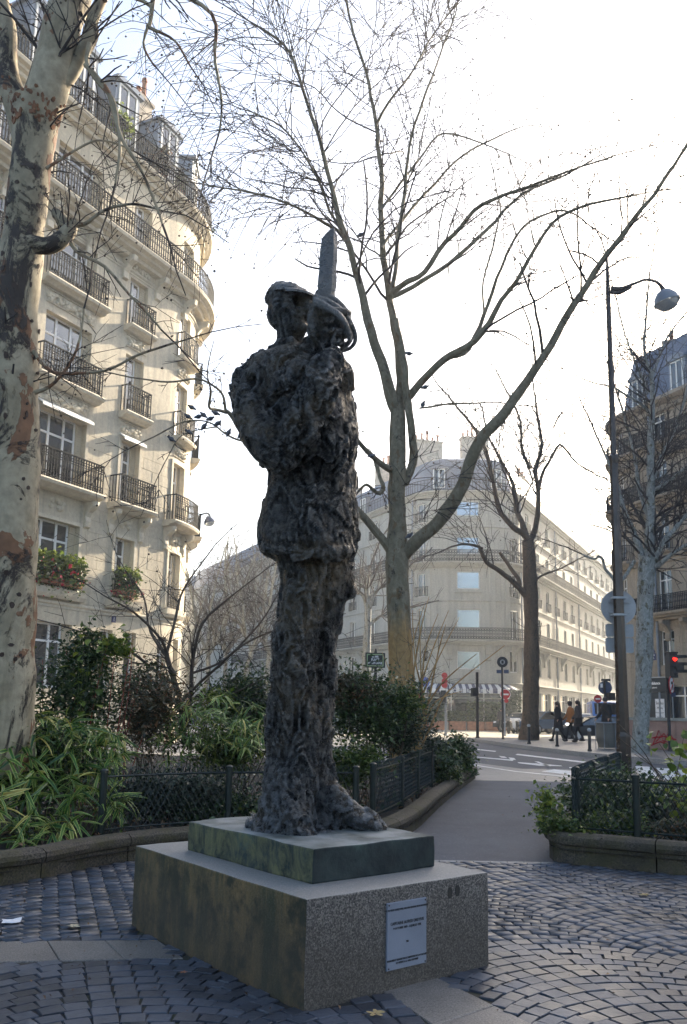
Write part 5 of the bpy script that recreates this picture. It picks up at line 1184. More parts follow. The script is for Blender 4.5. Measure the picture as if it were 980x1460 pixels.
Lm('e', [(929, 592, 7), (920, 580, 6), (902, 568, 5), (878, 554, 4), (855, 548, 3)], -.5); Lm('f', [(929, 690, 9), (944, 650, 8), (962, 610, 6), (978, 560, 5), (990, 500, 4)], .5)
Lm('g', [(926, 740, 9), (912, 700, 8), (905, 650, 6), (892, 600, 5), (880, 560, 3.5)], 1); Lm('h', [(929, 540, 6), (940, 510, 5), (952, 480, 4), (975, 450, 3)], .5)
Lm('i', [(925, 560, 5), (908, 520, 4), (892, 480, 3.5), (880, 430, 3)], -1); Lm('j', [(927, 700, 8), (950, 690, 7), (975, 668, 5), (1000, 650, 4)], -1)
for key, (k, L_) in dict(a=(34, 2.3), b=(20, 2.2), c=(16, 2), d=(14, 1.8), e=(12, 1.6), f=(22, 2.2), g=(22, 2.2), h=(16, 2.0), i=(16, 2.0), j=(14, 1.8)).items():
    q, r = limbs[key]; tr.sprout(q, r, .1, 1.0, int(k * 1.25), L_, 2, -.02, 1.9, .25, .012, .4)
# long pale branch reaching across with its hooked end
Lm('k', [(905, 800, 8), (884, 830, 6), (872, 822, 6), (864, 812, 6), (860, 800, 5), (858, 795, 5), (853, 793, 5), (849, 797, 4), (842, 796, 4), (830, 790, 3)], -.6, n=6)
tr.build('plane_tree', 'speckled grey plane tree beside the lamp post, in front of the dark building', M['bark_grey'], M['twig'], (T2[0].x, T2[0].y, .12), .024)
# ---- pale tree far behind the statue's left shoulder side
tr = Tree(51); D = 44; limbs = {}; tr.ballp = 0
T3, _ = tr.limb([(521, 1030, 16), (522, 960, 14), (524, 900, 12), (525, 868, 11)], D, name='trunk', n=8)
Lm('a', [(525, 872, 9), (532, 850, 7), (545, 835, 5), (560, 825, 4)]); Lm('b', [(524, 875, 9), (518, 850, 7), (508, 838, 5), (500, 820, 4)]); Lm('c', [(526, 892, 6), (540, 880, 5), (555, 874, 4)]); Lm('d', [(525, 868, 8), (524, 840, 6), (528, 810, 4)])
for key in 'abcd': q, r = limbs[key]; tr.sprout(q, r, .2, 1, 12, 2.4, 2, 0, 1.3, .3, .012, .5)
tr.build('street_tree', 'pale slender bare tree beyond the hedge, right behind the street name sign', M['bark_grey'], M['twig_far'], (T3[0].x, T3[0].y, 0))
# ---- hazy bare trees between the cream building and the statue
for i, (x, Yd, h, lab) in enumerate(((292, 47, 10.5, 'first hazy bare tree right of the cream building'), (322, 54, 12, 'hazy bare tree in front of the blue office, second from the cream building'), (352, 45, 11, 'bare tree left of the statue, third from the cream building'), (378, 50, 11.5, 'hazy bare tree closest to the left edge of the statue'), (404, 58, 12, 'hazy bare tree seen partly behind the legs of the statue'), (268, 52, 9, 'small bare tree against the rounded corner of the cream building'))):
    tr = Tree(60 + i); tr.ballp = 0; tr.rmin = .010; b = G(x, 1045, 0); b = Vector((P(x, 1000, Yd).x, Yd, 0)); Q = [b + Vector((tr.r.gauss(0, .12), tr.r.gauss(0, .12), h * .4 * k / 4)) for k in range(5)]
    R0_ = [.20, .17, .15, .14, .13]; tr.limbs.append(('trunk', Q, R0_, 8))
    for k in range(6):
        a_ = 2 * PI * k / 6 + tr.r.random(); d = Vector((math.cos(a_), math.sin(a_), 1.5)); q = Q[-1]; pts = [q]; rd = [.10]
        for j in range(7): d = (d.normalized() + Vector((tr.r.gauss(0, .15), tr.r.gauss(0, .15), .12))); q = q + d.normalized() * h * .085; pts.append(q); rd.append(.10 * (1 - .1 * (j + 1)))
        tr.limbs.append(('limb', pts, rd, 6)); tr.sprout(pts, rd, .1, 1, 9, h * .24, 2, 0, 1.25, .3, .014, .5)
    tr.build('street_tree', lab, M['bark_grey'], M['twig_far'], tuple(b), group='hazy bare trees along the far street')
# ================================================================ pigeons
def pigeon(x, y, Yd, face, label, lean=.9, sc=1.0):
    c = P(x, y, Yd); o = empty('pigeon', tuple(c)); tag(o, label, 'bird', 'pigeons perched on the plane branches')
    sx = math.copysign(1, face); a_ = lean; ax = Vector((math.cos(a_) * sx, -.25, math.sin(a_))).normalized(); s_ = .082 * sc
    nn = Vector((0, 1, 0)).cross(ax).normalized(); bn = ax.cross(nn)
    rings = []
    for t, r_ in ((-1.5, .06), (-1.2, .16), (-.9, .30), (-.6, .60), (-.15, .92), (.3, .95), (.7, .66), (.92, .40), (1.05, .40), (1.2, .38), (1.32, .22), (1.38, .05)):
        cc = ax * t * s_ * (.8) + UP * (.12 * s_ if t > .8 else 0) + Vector((sx * .10 * s_ if t > .9 else 0, 0, 0)); rings.append([cc + (nn * math.cos(q) + bn * math.sin(q)) * r_ * s_ * .62 for q in (2 * PI * k / 10 for k in range(10))])
    mb = MB(); mb.loft(rings); mb.build('body', M['bird'], o, True)
    for s2 in (-1, 1):
        w_ = MB(); wr = [[ax * t * s_ * .8 + bn * s2 * (.50 * s_) + (nn * math.cos(q) * r_ + bn * s2 * math.sin(q) * .25 * r_) * s_ * .62 for q in (2 * PI * k / 8 for k in range(8))] for t, r_ in ((-1.45, .06), (-.9, .26), (-.2, .42), (.35, .36), (.55, .1))]
        w_.loft(wr); w_.build('wing', M['bird_wing'], o, True)
        l = MB(); l.tube([nn * 0 + Vector((s2 * .02, 0, -.3 * s_)), Vector((s2 * .02, 0, -.62 * s_))], .004, 5); l.build('leg', M['stem_red'], o)
    b_ = MB(); hd = ax * 1.12 * s_ + Vector((sx * .12 * s_, 0, .02)); b_.lathe([(.007, 0), (.001, .028)], tuple(hd + Vector((sx * .02, 0, 0))), 6, Vector((sx, -.2, -.3)).to_track_quat('Z', 'Y').to_matrix()); b_.build('beak', M['stem_brown'], o)
    return o
PG = [(274, 581, 16.3, -1, 'pigeon on the upper twig nearest the rounded stone corner', .4), (269, 594, 16.3, -1, 'pigeon perched just below the uppermost pigeon by the stone corner', .5), (283, 594, 16.3, 1, 'plump pigeon in the middle of the tight row on the twig', .2), (291, 592, 16.3, -1, 'pigeon squeezed behind the plump one in the tight row', .6), (300, 597, 16.3, 1, 'pigeon third along the tight row over the twig', .3),
      (308, 589, 16.2, -1, 'pigeon topmost right of the cluster, standing on the pale stub', .3), (310, 604, 16.3, 1, 'pigeon landing low at the right end of the row', .5), (291, 608, 16.3, 1, 'lone pigeon on the lower twig under the row', .9), (270, 616, 16.3, -1, 'pigeon on the lower twig against the sunlit corner', .5), (245, 626, 16.3, -1, 'dark pigeon on the lower twig in front of the sunlit wall', .5),
      (326, 617, 16.3, 1, 'pigeon upright on the branch between the cluster and the statue', 1.1), (343, 620, 16.4, 1, 'pigeon on the branch closest to the statue\'s shoulder', .9), (514, 335, 16.6, 1, 'pigeon high in the tree right of the sabre blade', .4), (564, 463, 17.2, -1, 'pigeon clinging to the middle stem of the tall plane', 1.1), (583, 504, 17, 1, 'pigeon with tail out right of the middle stem', -.3),
      (603, 577, 17, 1, 'pigeon sitting alone on the thin horizontal twig right of the trunk', 1.2), (530, 650, 16.7, -1, 'pigeon on the short broken limb beside the statue\'s jacket', -.4), (583, 764, 17, 1, 'pigeon in the crotch of the big right limb', .6), (606, 552, 17, 1, 'pigeon half hidden on the rising right limb', .2)]
for p in PG: pigeon(p[0], p[1], p[2], p[3], p[4], p[5])
# ================================================================ fences
def fence(at, s0, s1, off, z0, z1, label, post_every=1.55, name='wire_fence', loops=True):
    p0, n0 = at(s0); root = empty(name, (p0.x, p0.y, 0)); tag(root, label, 'fence'); inv = Vector(root.location)
    N = max(2, int((s1 - s0) / .12)); line = []
    for i in range(N + 1):
        p, n_ = at(s0 + (s1 - s0) * i / N); line.append(p + n_ * off - inv)
    L = [0]
    for i in range(1, len(line)): L.append(L[-1] + (line[i] - line[i - 1]).length)
    def pt(s):
        s = max(0, min(L[-1], s)); i = 1
        while i < len(L) - 1 and L[i] < s: i += 1
        return line[i - 1].lerp(line[i], (s - L[i - 1]) / max(1e-6, L[i] - L[i - 1]))
    for z, r in ((z1 - .03, .011), (z0 + .06, .009)):
        mb = MB(); mb.tube([p + UP * z for p in line], r, 6); mb.build('rail', M['fence_green'], root, True)
    k = max(1, round(L[-1] / post_every))
    for i in range(k + 1):
        c = pt(L[-1] * i / k); mb = MB(); mb.lathe([(.034, -.06 + z0 - .1), (.034, z1 + .01), (.04, z1 + .012), (.04, z1 + .03), (.02, z1 + .045)], (c.x, c.y, 0), 10); mb.build('post', M['fence_green'], root, True)
    mb = MB(); sp = .062; h = z1 - z0 + (.03 if loops else 0); m_ = int((L[-1] + h) / sp)
    for sg in (1, -1):
        for j in range(-int(h / sp * .62), int(L[-1] / sp) + 1):
            pts = []
            for q in range(6):
                zz = h * q / 5; s = j * sp + (zz * .62 if sg > 0 else h * .62 - zz * .62)
                if 0 <= s <= L[-1]: pts.append(pt(s) + UP * (z0 + .02 + zz) + Vector((0, 0, 0)))
            if len(pts) > 1: mb.tube(pts, .0034, 3, False)
    if loops:
        for j in range(int(L[-1] / sp)):
            a_, b_ = pt(j * sp), pt(j * sp + sp * .9); mb.tube([a_ + UP * (z1 - .03), a_.lerp(b_, .5) + UP * (z1 + .035), b_ + UP * (z1 - .03)], .0036, 3, False)
    mb.build('wire_mesh', M['fence_green'], root, False, False); return root
def s_near(at, Ltot, p):
    return min((((at(Ltot * i / 400)[0] - Vector((*p, 0))).length, Ltot * i / 400) for i in range(401)))[1]
sa = s_near(kl_at, kl_len, (-1.86, 7.66)); sb_ = s_near(kl_at, kl_len, (.38, 8.75)); sc1 = s_near(kl_at, kl_len, (.62, 9.15)); sd1 = s_near(kl_at, kl_len, (2.86, 18.0))
fence(kl_at, sa, sb_, .38, .18, .74, 'low dark green wire fence along the bed behind the plinth')
fence(kl_at, sc1, sd1, .30, .20, .76, 'low dark green wire fence running away beside the asphalt path')
fence(kr_at, .25, kr_len - .4, .26, .24, .78, 'low green chain-link fence round the small corner bed on the near side of the road', 1.4)
# ================================================================ foliage
def cloud(c, r, n, clumps=14, tight=.28, zmin=None, seed=0):
    g = np.random.default_rng(seed); d = g.normal(size=(clumps, 3)); d /= np.linalg.norm(d, axis=1)[:, None]; cc = d * (g.random((clumps, 1)) ** .45) * .82
    k = g.integers(0, clumps, n); p = cc[k] + g.normal(size=(n, 3)) * tight * g.uniform(.5, 1.2, (clumps, 1))[k]
    p = p * np.array(r) + np.array(c)
    if zmin is not None: p[:, 2] = np.where(p[:, 2] < zmin, zmin + g.random(n) * .06, p[:, 2])
    return p
def leafmesh(name, pos, size, mat, parent, aspect=.55, up=.3, seed=0, loc=(0, 0, 0), dirv=None):
    g = np.random.default_rng(seed + 5); n = len(pos); a = g.normal(size=(n, 3)) if dirv is None else dirv + g.normal(size=(n, 3)) * .3
    a[:, 2] *= .6; a /= np.linalg.norm(a, axis=1)[:, None]; nr = g.normal(size=(n, 3)); nr[:, 2] = np.abs(nr[:, 2]) + up * 2
    b = np.cross(nr, a); b /= np.linalg.norm(b, axis=1)[:, None]; u = np.cross(a, b)
    s = (size * g.choice([.55, .8, 1.0, 1.3, 1.7], n) * g.uniform(.8, 1.2, n))[:, None]; pos = pos - np.array(loc)
    fold = u * s * .12
    v = np.stack([pos - a * s * .5, pos + b * s * aspect * .5 + fold - a * s * .05, pos + a * s * .5 - u * s * .1, pos - b * s * aspect * .5 + fold - a * s * .05], 1).reshape(-1, 3)
    i = np.arange(n) * 4; F = np.concatenate([np.stack([i, i + 1, i + 2], 1), np.stack([i, i + 2, i + 3], 1)])
    return tag(fast(name, v, F, mat, parent), kind='stuff')
def shrub(name, label, base, parts, stems=10, stem_mat='stem_brown', cat='shrub', spread=.5, group=None, seed=0, stem_r=.007):
    """parts: list of (centre, radii, n, leaf size, material, aspect)"""
    root = empty(name, base); tag(root, label, cat, group); r_ = random.Random(seed); bl = Vector(base)
    for j, (c, r, n, sz, mt, asp) in enumerate(parts):
        leafmesh('foliage', cloud(c, r, int(n * 1.35), max(8, int(n / 90)), .33, base[2], seed * 7 + j), sz, M[mt], root, asp, seed=seed + j, loc=base)
    for k in range(stems):
        c, r = parts[k % len(parts)][:2]; a_ = r_.uniform(0, 2 * PI); q = r_.random() ** .5
        top = Vector(c) + Vector((math.cos(a_) * r[0] * q, math.sin(a_) * r[1] * q, r[2] * r_.uniform(.2, .9))); b0 = Vector((r_.gauss(0, .08), r_.gauss(0, .08), 0)) + (Vector(((c[0] - bl.x) * spread, (c[1] - bl.y) * spread, 0)))
        mid = b0.lerp(top - bl, .5) + Vector((r_.gauss(0, .06), r_.gauss(0, .06), .08)); mb = MB(); p, rr_ = catmull([b0, mid, top - bl], [stem_r, stem_r * .8, stem_r * .4], 4); mb.tube(p, rr_, 5, False); mb.build('stem', M[stem_mat], root, True, False)
    return root
def bpos(x, Y): q = P(x, 1000, Y); return (q.x, q.y, .14)
def px(x, y, Y): q = P(x, y, Y); return (q.x, q.y, q.z)
def rad(rx, Y, ry=None, dz=None): k = Y / 1200; return (rx * k, (ry or rx) * k, (dz or rx) * k)
shrub('holly_bush', 'glossy dark shrub with reddish stems and a yellow-green top, right of the thick trunk', bpos(135, 9.6), [(px(120, 985, 9.6), rad(62, 9.6, 50, 70), 4200, .045, 'leaf_dark', .55), (px(165, 925, 9.4), rad(26, 9.4, 24, 22), 500, .05, 'leaf_light', .6), (px(125, 930, 9.7), rad(50, 9.7, 30, 34), 1100, .05, 'leaf_dark', .55), (px(215, 1000, 9.7), rad(42, 9.7, 40, 50), 1700, .045, 'leaf_brownish', .55)], 16, 'stem_red', seed=1)
shrub('ivy_bush', 'low dark bush filling the bed under the fence behind the plinth', bpos(270, 8.9), [(px(250, 1140, 9.0), rad(110, 9, 30, 36), 5200, .038, 'leaf_grey', .7), (px(330, 1160, 8.9), rad(60, 9, 24, 24), 2000, .038, 'leaf_dark', .7)], 8, seed=2)
shrub('evergreen_bush', 'dense dark green evergreen bush against the left side of the statue', bpos(350, 11.5), [(px(350, 1000, 11.5), rad(52, 11.5, 50, 46), 5200, .05, 'leaf_dark', .5), (px(330, 1070, 10.5), rad(60, 10.5, 30, 36), 3600, .045, 'leaf_mid', .5)], 10, seed=3)
shrub('brown_twiggy_bush', 'thin brownish bush with sparse leaves between the red-stemmed shrub and the bamboo tuft', bpos(225, 10.6), [(px(225, 1030, 10.6), rad(70, 10.6, 50, 55), 4200, .038, 'leaf_brownish', .5), (px(200, 980, 10.8), rad(45, 10.8, 30, 40), 1300, .035, 'leaf_dark', .6), (px(300, 1000, 10.9), rad(32, 10.9, 30, 24), 500, .04, 'leaf_light', .5)], 14, seed=4)
shrub('laurel_bush', 'big mottled bush right of the statue in front of the street name sign', bpos(520, 11.0), [(px(515, 1010, 11), rad(62, 11, 50, 52), 6500, .045, 'leaf_dark', .5), (px(500, 985, 10.8), rad(35, 11, 30, 30), 1200, .04, 'leaf_brownish', .5), (px(560, 1030, 11.5), rad(50, 11.5, 40, 52), 4200, .045, 'leaf_grey', .5), (px(500, 1090, 10), rad(50, 10, 26, 32), 3000, .04, 'leaf_mid', .6), (px(580, 1000, 11.2), rad(30, 11, 30, 30), 1200, .045, 'leaf_mid', .5)], 16, seed=5)
shrub('hedge_bush', 'dark bush spilling over the fence at the far end of the bed by the path', bpos(640, 14.6), [(px(620, 1085, 14.4), rad(34, 14.4, 34, 26), 3600, .05, 'leaf_dark', .6), (px(652, 1075, 16.3), rad(22, 16, 30, 26), 2600, .055, 'leaf_dark', .6), (px(640, 1112, 14.6), rad(18, 14.6, 16, 20), 1200, .05, 'leaf_mid', .6), (px(668, 1102, 17.0), rad(16, 17, 10, 8), 500, .05, 'leaf_dark', .6), (px(600, 1050, 13), rad(44, 13, 30, 26), 1000, .045, 'leaf_grey', .5)], 10, seed=6)
# bush of upright bare shoots right of the trunk
tr = Tree(71); tr.ballp = 0; b0 = Vector(bpos(592, 12.6)); 
Qs, Rs = [b0 + Vector((0, 0, z)) for z in (0, .25, .5, .8)], [.035, .03, .028, .026]; tr.limbs.append(('trunk', Qs, Rs, 8))
for (x, y, x2, y2) in ((592, 940, 588, 870), (600, 950, 598, 868), (612, 940, 640, 870), (620, 950, 655, 880), (580, 960, 578, 880), (574, 970, 560, 900), (606, 930, 625, 875), (630, 975, 680, 932), (640, 985, 720, 920), (586, 930, 606, 860), (625, 930, 636, 890), (568, 990, 545, 930), (600, 900, 612, 850), (622, 1000, 660, 985)):
    a_ = P(x, y, 12.6 + tr.r.uniform(-.3, .3)); c_ = P(x2, y2, 12.6 + tr.r.uniform(-.4, .4)); m0 = Qs[-1].lerp(a_, .45) + Vector((tr.r.gauss(0, .05), 0, -.06)); q, r = catmull([Qs[2], m0, a_, c_], [.022, .018, .011, .004], 5); tr.limbs.append(('shoot', q, r, 6)); tr.sprout(q, r, .3, .9, 3, .5, 1, .05, 2, .3, .0035, .4)
rt = tr.build('pollarded_bush', 'pollarded bush with long upright bare shoots between the tall plane and the striped awning', M['bark_mid'], M['twig'], tuple(b0)); rt['category'] = 'shrub'
leafmesh('foliage', cloud(px(590, 1010, 12.6), rad(45, 12.6, 40, 35), 900, 10, .3, None, 77), .045, M['leaf_grey'], rt, .5, loc=tuple(b0))
# spreading bare shrub tree in the bed, in front of the rounded corner
tr = Tree(72); tr.ballp = .1; b0 = Vector(bpos(262, 11.2)); D = 11.2; limbs = {}
Lm('t', [(262, 1060, 12), (258, 1020, 11), (252, 985, 10), (240, 945, 9), (236, 925, 8)]); Lm('t2', [(262, 1040, 9), (272, 985, 8), (276, 940, 7), (290, 890, 5), (330, 850, 3)])
Lm('u1', [(238, 930, 6), (225, 905, 5), (190, 872, 4), (150, 850, 2.5)], -.6); Lm('u2', [(238, 930, 6), (250, 880, 5), (262, 840, 3.5), (290, 800, 2.5)], .5); Lm('u3', [(250, 975, 6), (225, 960, 5), (180, 925, 4), (130, 905, 2.5)], -.8)
Lm('u4', [(256, 1000, 6), (300, 960, 5), (345, 920, 4), (388, 900, 3)], -.5); Lm('u5', [(274, 960, 5), (320, 940, 4), (370, 890, 3), (395, 850, 2)], .6); Lm('u6', [(240, 940, 5), (215, 900, 4), (205, 850, 3), (180, 815, 2)], .4); Lm('u7', [(260, 1010, 5), (300, 1000, 4), (340, 985, 3), (380, 965, 2)], -.2)
for key in limbs: q, r = limbs[key]; tr.sprout(q, r, .2, 1, 12, .75, 2, .0, 3.6, .1, .003, .4)
ct = tr.build('bare_shrub', 'spreading bare brown shrub with fine arching twigs in front of the rounded stone corner', M['stem_brown'], M['twig'], tuple(b0)); ct['category'] = 'shrub'
# bamboo --------------------------------------------------------
def lance(L=1.0, W=.11, seg=6, droop=.35):
    vs, uv, fs = [], [], []
    for i in range(seg + 1):
        t = i / seg; w_ = W * (math.sin(PI * min(1, t * 1.0 + .04)) ** .7) * (1 - .35 * t) if t < 1 else .002; z = -droop * t * t * L
        x = L * t * (1 - .15 * t)
        for k, y in enumerate((-1, 0, 1)): vs.append((x, y * w_ * .5, z + (abs(y)) * w_ * .16)); uv.append((t, .5 + .5 * y * .999))
    for i in range(seg):
        for k in range(2): a_ = i * 3 + k; fs.append((a_, a_ + 1, a_ + 4, a_ + 3))
    return np.array(vs), np.array(uv), np.array(fs)
LV = [lance(1, .115, 5, dr) for dr in (.15, .35, .55, .8)]
lmesh = []
for v, uv, f in LV:
    o = fast('leaf', v, f, M['bamboo'], None, True, uv[f.ravel()]); lmesh.append(o.data); bpy.data.objects.remove(o)
def bamboo(name, label, fans, nobj, Lr=(.17, .30), seed=0, base=None, culms=10):
    g = random.Random(seed); root = empty(name, base); tag(root, label, 'bamboo'); bl = Vector(base); T_ = []
    for (c, outd) in fans:
        c = Vector(c) - bl; k = g.choice((4, 5, 6, 7)); az = math.atan2(outd.y, outd.x) + g.gauss(0, .5)
        for j in range(k):
            a_ = az + (j - (k - 1) / 2) * g.uniform(.32, .5); el = g.gauss(-.05, .42) + .25 * (1 - abs(j - (k - 1) / 2) / k * 2)
            Lf = g.uniform(*Lr); mt = Matrix.Translation(c + Vector((g.gauss(0, .01), g.gauss(0, .01), g.gauss(0, .012)))) @ Matrix.Rotation(a_, 4, 'Z') @ Matrix.Rotation(-el, 4, 'Y') @ Matrix.Rotation(g.gauss(0, .5), 4, 'X') @ Matrix.Diagonal((Lf, Lf * g.uniform(.8, 1.25), Lf, 1))
            T_.append((mt, g.randrange(4)))
    T_.sort(key=lambda t: (t[0].translation + bl).length)
    for mt, k in T_[:nobj]:
        o = bpy.data.objects.new('leaf', lmesh[k]); link(o, root); o.matrix_basis = mt
    V, Fc, UV = [], [], []; n0 = 0
    for mt, k in T_[nobj:]:
        v, uv, f = LV[k]; m_ = np.array(mt); vv = v @ m_[:3, :3].T + m_[:3, 3]; V.append(vv); Fc.append(f + n0); UV.append(uv[f.ravel()]); n0 += len(v)
    if V: tag(fast('leaves', np.concatenate(V), np.concatenate(Fc), M['bamboo'], root, True, np.concatenate(UV)), kind='stuff')
    for k in range(culms):
        c, _ = g.choice(fans); c = Vector(c) - bl; b1 = Vector((c.x * .55 + g.gauss(0, .05), c.y * .4 + .25, 0)); mb = MB(); p, r = catmull([b1, b1.lerp(c, .5) + UP * .15, c], [.006, .005, .003], 4); mb.tube(p, r, 5, False); mb.build('culm', M['leaf_mid'], root, True, False)
g = random.Random(9); fans = []
for k in range(270):
    # leafy mass leaning over the kerb towards the viewer
    x = g.uniform(-75, 172); t = g.random(); ylo = 1205 - max(0, x - 60) * .50; yhi = 1008 + max(0, x) * .24 + (24 if x < 0 else 0); y = yhi + (ylo - yhi) * (t ** 1.6); Yd = 6.75 + 1.35 * (1 - (y - 1000) / 220.0) + abs(g.gauss(0, .38)) + max(0, x) * .0042 + .15
    fans.append((px(x, y, max(6.62, Yd)), Vector((g.uniform(-.3, .9), -1, 0))))
bamboo('bamboo_clump', 'striped green bamboo hanging over the kerb below the thick plane tree', fans, 300, (.20, .36), 3, (bpos(60, 7.6)), 26)
fans = []
for k in range(120): x = g.uniform(225, 375); fans.append((px(x, g.uniform(1010, 1085) - 20 * math.exp(-((x - 310) / 40) ** 2), g.uniform(9.6, 10.6)), Vector((g.uniform(-1, 1), -1, .3))))
bamboo('bamboo_tuft', 'smaller tuft of yellow-green bamboo behind the fence, just left of the statue', fans, 120, (.14, .24), 4, (bpos(300, 10.2)), 12)
shrub('darkening_bush', 'dark foliage added behind the bamboo to darken its gaps, by the thick plane trunk', bpos(60, 8.6), [(px(40, 1090, 8.4), rad(110, 8.4, 30, 60), 4500, .05, 'leaf_dark', .5)], 8, seed=31)  # dark leaves added to deepen the shade under the bamboo
# undergrowth and litter in the beds
def scatter_bed(poly, n, z, label_mat, sz, seed, ymax=13):
    g_ = np.random.default_rng(seed); xs = [p[0] for p in poly]; ys = [p[1] for p in poly]; out = []
    while len(out) < n:
        x, y = g_.uniform(max(min(xs), -5), max(xs)), g_.uniform(min(ys), min(max(ys), ymax))
        if inside(x, y, poly): out.append((x, y, z + g_.random() * .03))
    return np.array(out)
POLY_IN = [(x * 1.0 + (-.25 if x < 0 else -.2), y + .25) for x, y in LEFT_POLY]
lit = leafmesh('leaf_litter', scatter_bed(POLY_IN, 2600, .19, None, .05, 5), .055, M['leaf_litter'], None, .6, 1.5, 3)
lit2 = leafmesh('leaf_litter', scatter_bed(RIGHT_POLY, 700, .23, None, .05, 6), .05, M['leaf_litter'], None, .6, 1.5, 4)
gc = leafmesh('ground_cover', scatter_bed(POLY_IN, 2600, .24, None, .05, 15, 20), .05, M['leaf_dark'], None, .7, .4, 13)
# ---- planting in the small corner bed
shrub('low_leafy_plants', 'low green plants trailing over the kerb corner of the small fenced bed', (2.35, 8.3, .22), [((2.15, 8.2, .30), (.26, .2, .14), 900, .035, 'leaf_mid', .6), ((2.02, 8.45, .42), (.16, .15, .22), 450, .04, 'leaf_light', .6), ((2.55, 8.25, .32), (.4, .2, .16), 1300, .036, 'leaf_mid', .6), ((3.1, 8.1, .30), (.35, .2, .12), 700, .036, 'leaf_brownish', .5)], 10, seed=21, stem_r=.004)
shrub('ivy_mound', 'dark ivy mound inside the wire of the small corner bed', (2.9, 9.4, .22), [((2.9, 9.3, .5), (.55, .6, .28), 3000, .04, 'leaf_dark', .65), ((3.6, 9.2, .4), (.6, .6, .28), 2200, .045, 'leaf_grey', .6), ((3.5, 10.6, .4), (.6, .6, .25), 1600, .05, 'leaf_dark', .6)], 10, seed=22, stem_r=.004)
tuft = empty('grass_tuft', (3.25, 8.35, .22)); tag(tuft, 'spiky tuft of long dark strap leaves behind the kerb of the corner bed', 'plant')
for k in range(60):
    a_ = g.uniform(0, 2 * PI); L_ = g.uniform(.22, .38); d = Vector((math.cos(a_), math.sin(a_), 0)); mb = MB(); sdv = d.cross(UP) * .007; pts = [Vector((0, 0, 0)) + d * (L_ * t * .85) + UP * (L_ * (1.5 * t - 1.35 * t * t)) for t in (0, .3, .6, .85, 1)]
    vs = []
    for i, p in enumerate(pts): w_ = (1, 1, .8, .5, .05)[i]; vs += [p - sdv * w_, p + sdv * w_]
    mb.add(vs, [(2 * i, 2 * i + 1, 2 * i + 3, 2 * i + 2) for i in range(4)]); mb.build('leaf', M['leaf_dark'], tuft, True, False)
# leafy shrub with big bright leaves at the right edge
def heart(L=1.0):
    out = [(0, 0), (.18, .34), (.42, .44), (.66, .33), (.86, .15), (1, 0), (.86, -.15), (.66, -.33), (.42, -.44), (.18, -.34)]
    vs = [(x * L, y * L, abs(y) * .18 - x * x * .22) for x, y in out] + [(.45, 0, -.04)]; return vs, [(i, (i + 1) % 10, 10) for i in range(10)]
hv, hf = heart(); hm = bpy.data.meshes.new('leaf'); hm.from_pydata(hv, [], hf); hm.materials.append(M['leaf_light'])
ls = empty('leafy_shrub', (3.45, 8.6, .22)); tag(ls, 'shrub with large bright green leaves and bare stems in the corner bed', 'shrub')
for j, (x, y) in enumerate(((940, 1060), (975, 1050), (990, 1080), (960, 1110), (905, 1075), (850, 1000), (990, 1130), (930, 1125), (1010, 1040), (880, 1050))):
    e = P(x, y, 8.3 + .25 * (j % 3)) - Vector(ls.location); b1 = Vector((g.gauss(0, .15), g.gauss(0, .08), 0)); p, r = catmull([b1, b1.lerp(e, .5) + Vector((.05, 0, .12)), e], [.006, .005, .0025], 4); mb = MB(); mb.tube(p, r, 5, False); mb.build('stem', M['stem_brown'], ls, True, False)
    if j in (5, 4, 9): continue
    for k in range(26):
        c = p[-1 - (k % 7)] + Vector((g.gauss(0, .08), g.gauss(0, .08), g.gauss(0, .07))); s_ = g.uniform(.05, .11); o = bpy.data.objects.new('leaf', hm); link(o, ls); o.matrix_basis = Matrix.Translation(c) @ Matrix.Rotation(g.uniform(0, 2 * PI), 4, 'Z') @ Matrix.Rotation(g.gauss(.3, .5), 4, 'Y') @ Matrix.Rotation(g.gauss(0, .5), 4, 'X') @ Matrix.Scale(s_, 4)
# young shoots with a few big leaves rising in front of the ground-floor window
ys = empty('young_shoots', bpos(110, 9.2)); tag(ys, 'young upright shoots with a few broad leaves in front of the ground floor windows', 'plant')
for (x, y) in ((112, 930), (118, 905), (128, 880), (98, 950), (146, 915)):
    e = P(x, y, 9.2) - Vector(ys.location); b1 = Vector((e.x * .6, 0, .2)); p, r = catmull([b1, b1.lerp(e, .6) + Vector((.03, 0, 0)), e], [.006, .005, .0025], 5); mb = MB(); mb.tube(p, r, 5, False); mb.build('stem', M['leaf_mid'], ys, True, False)
    for k in range(9):
        c = p[-1 - k]; o = bpy.data.objects.new('leaf', hm); link(o, ys); o.matrix_basis = Matrix.Translation(c) @ Matrix.Rotation(g.uniform(0, 2 * PI), 4, 'Z') @ Matrix.Rotation(g.gauss(.2, .4), 4, 'Y') @ Matrix.Scale(g.uniform(.06, .11), 4)
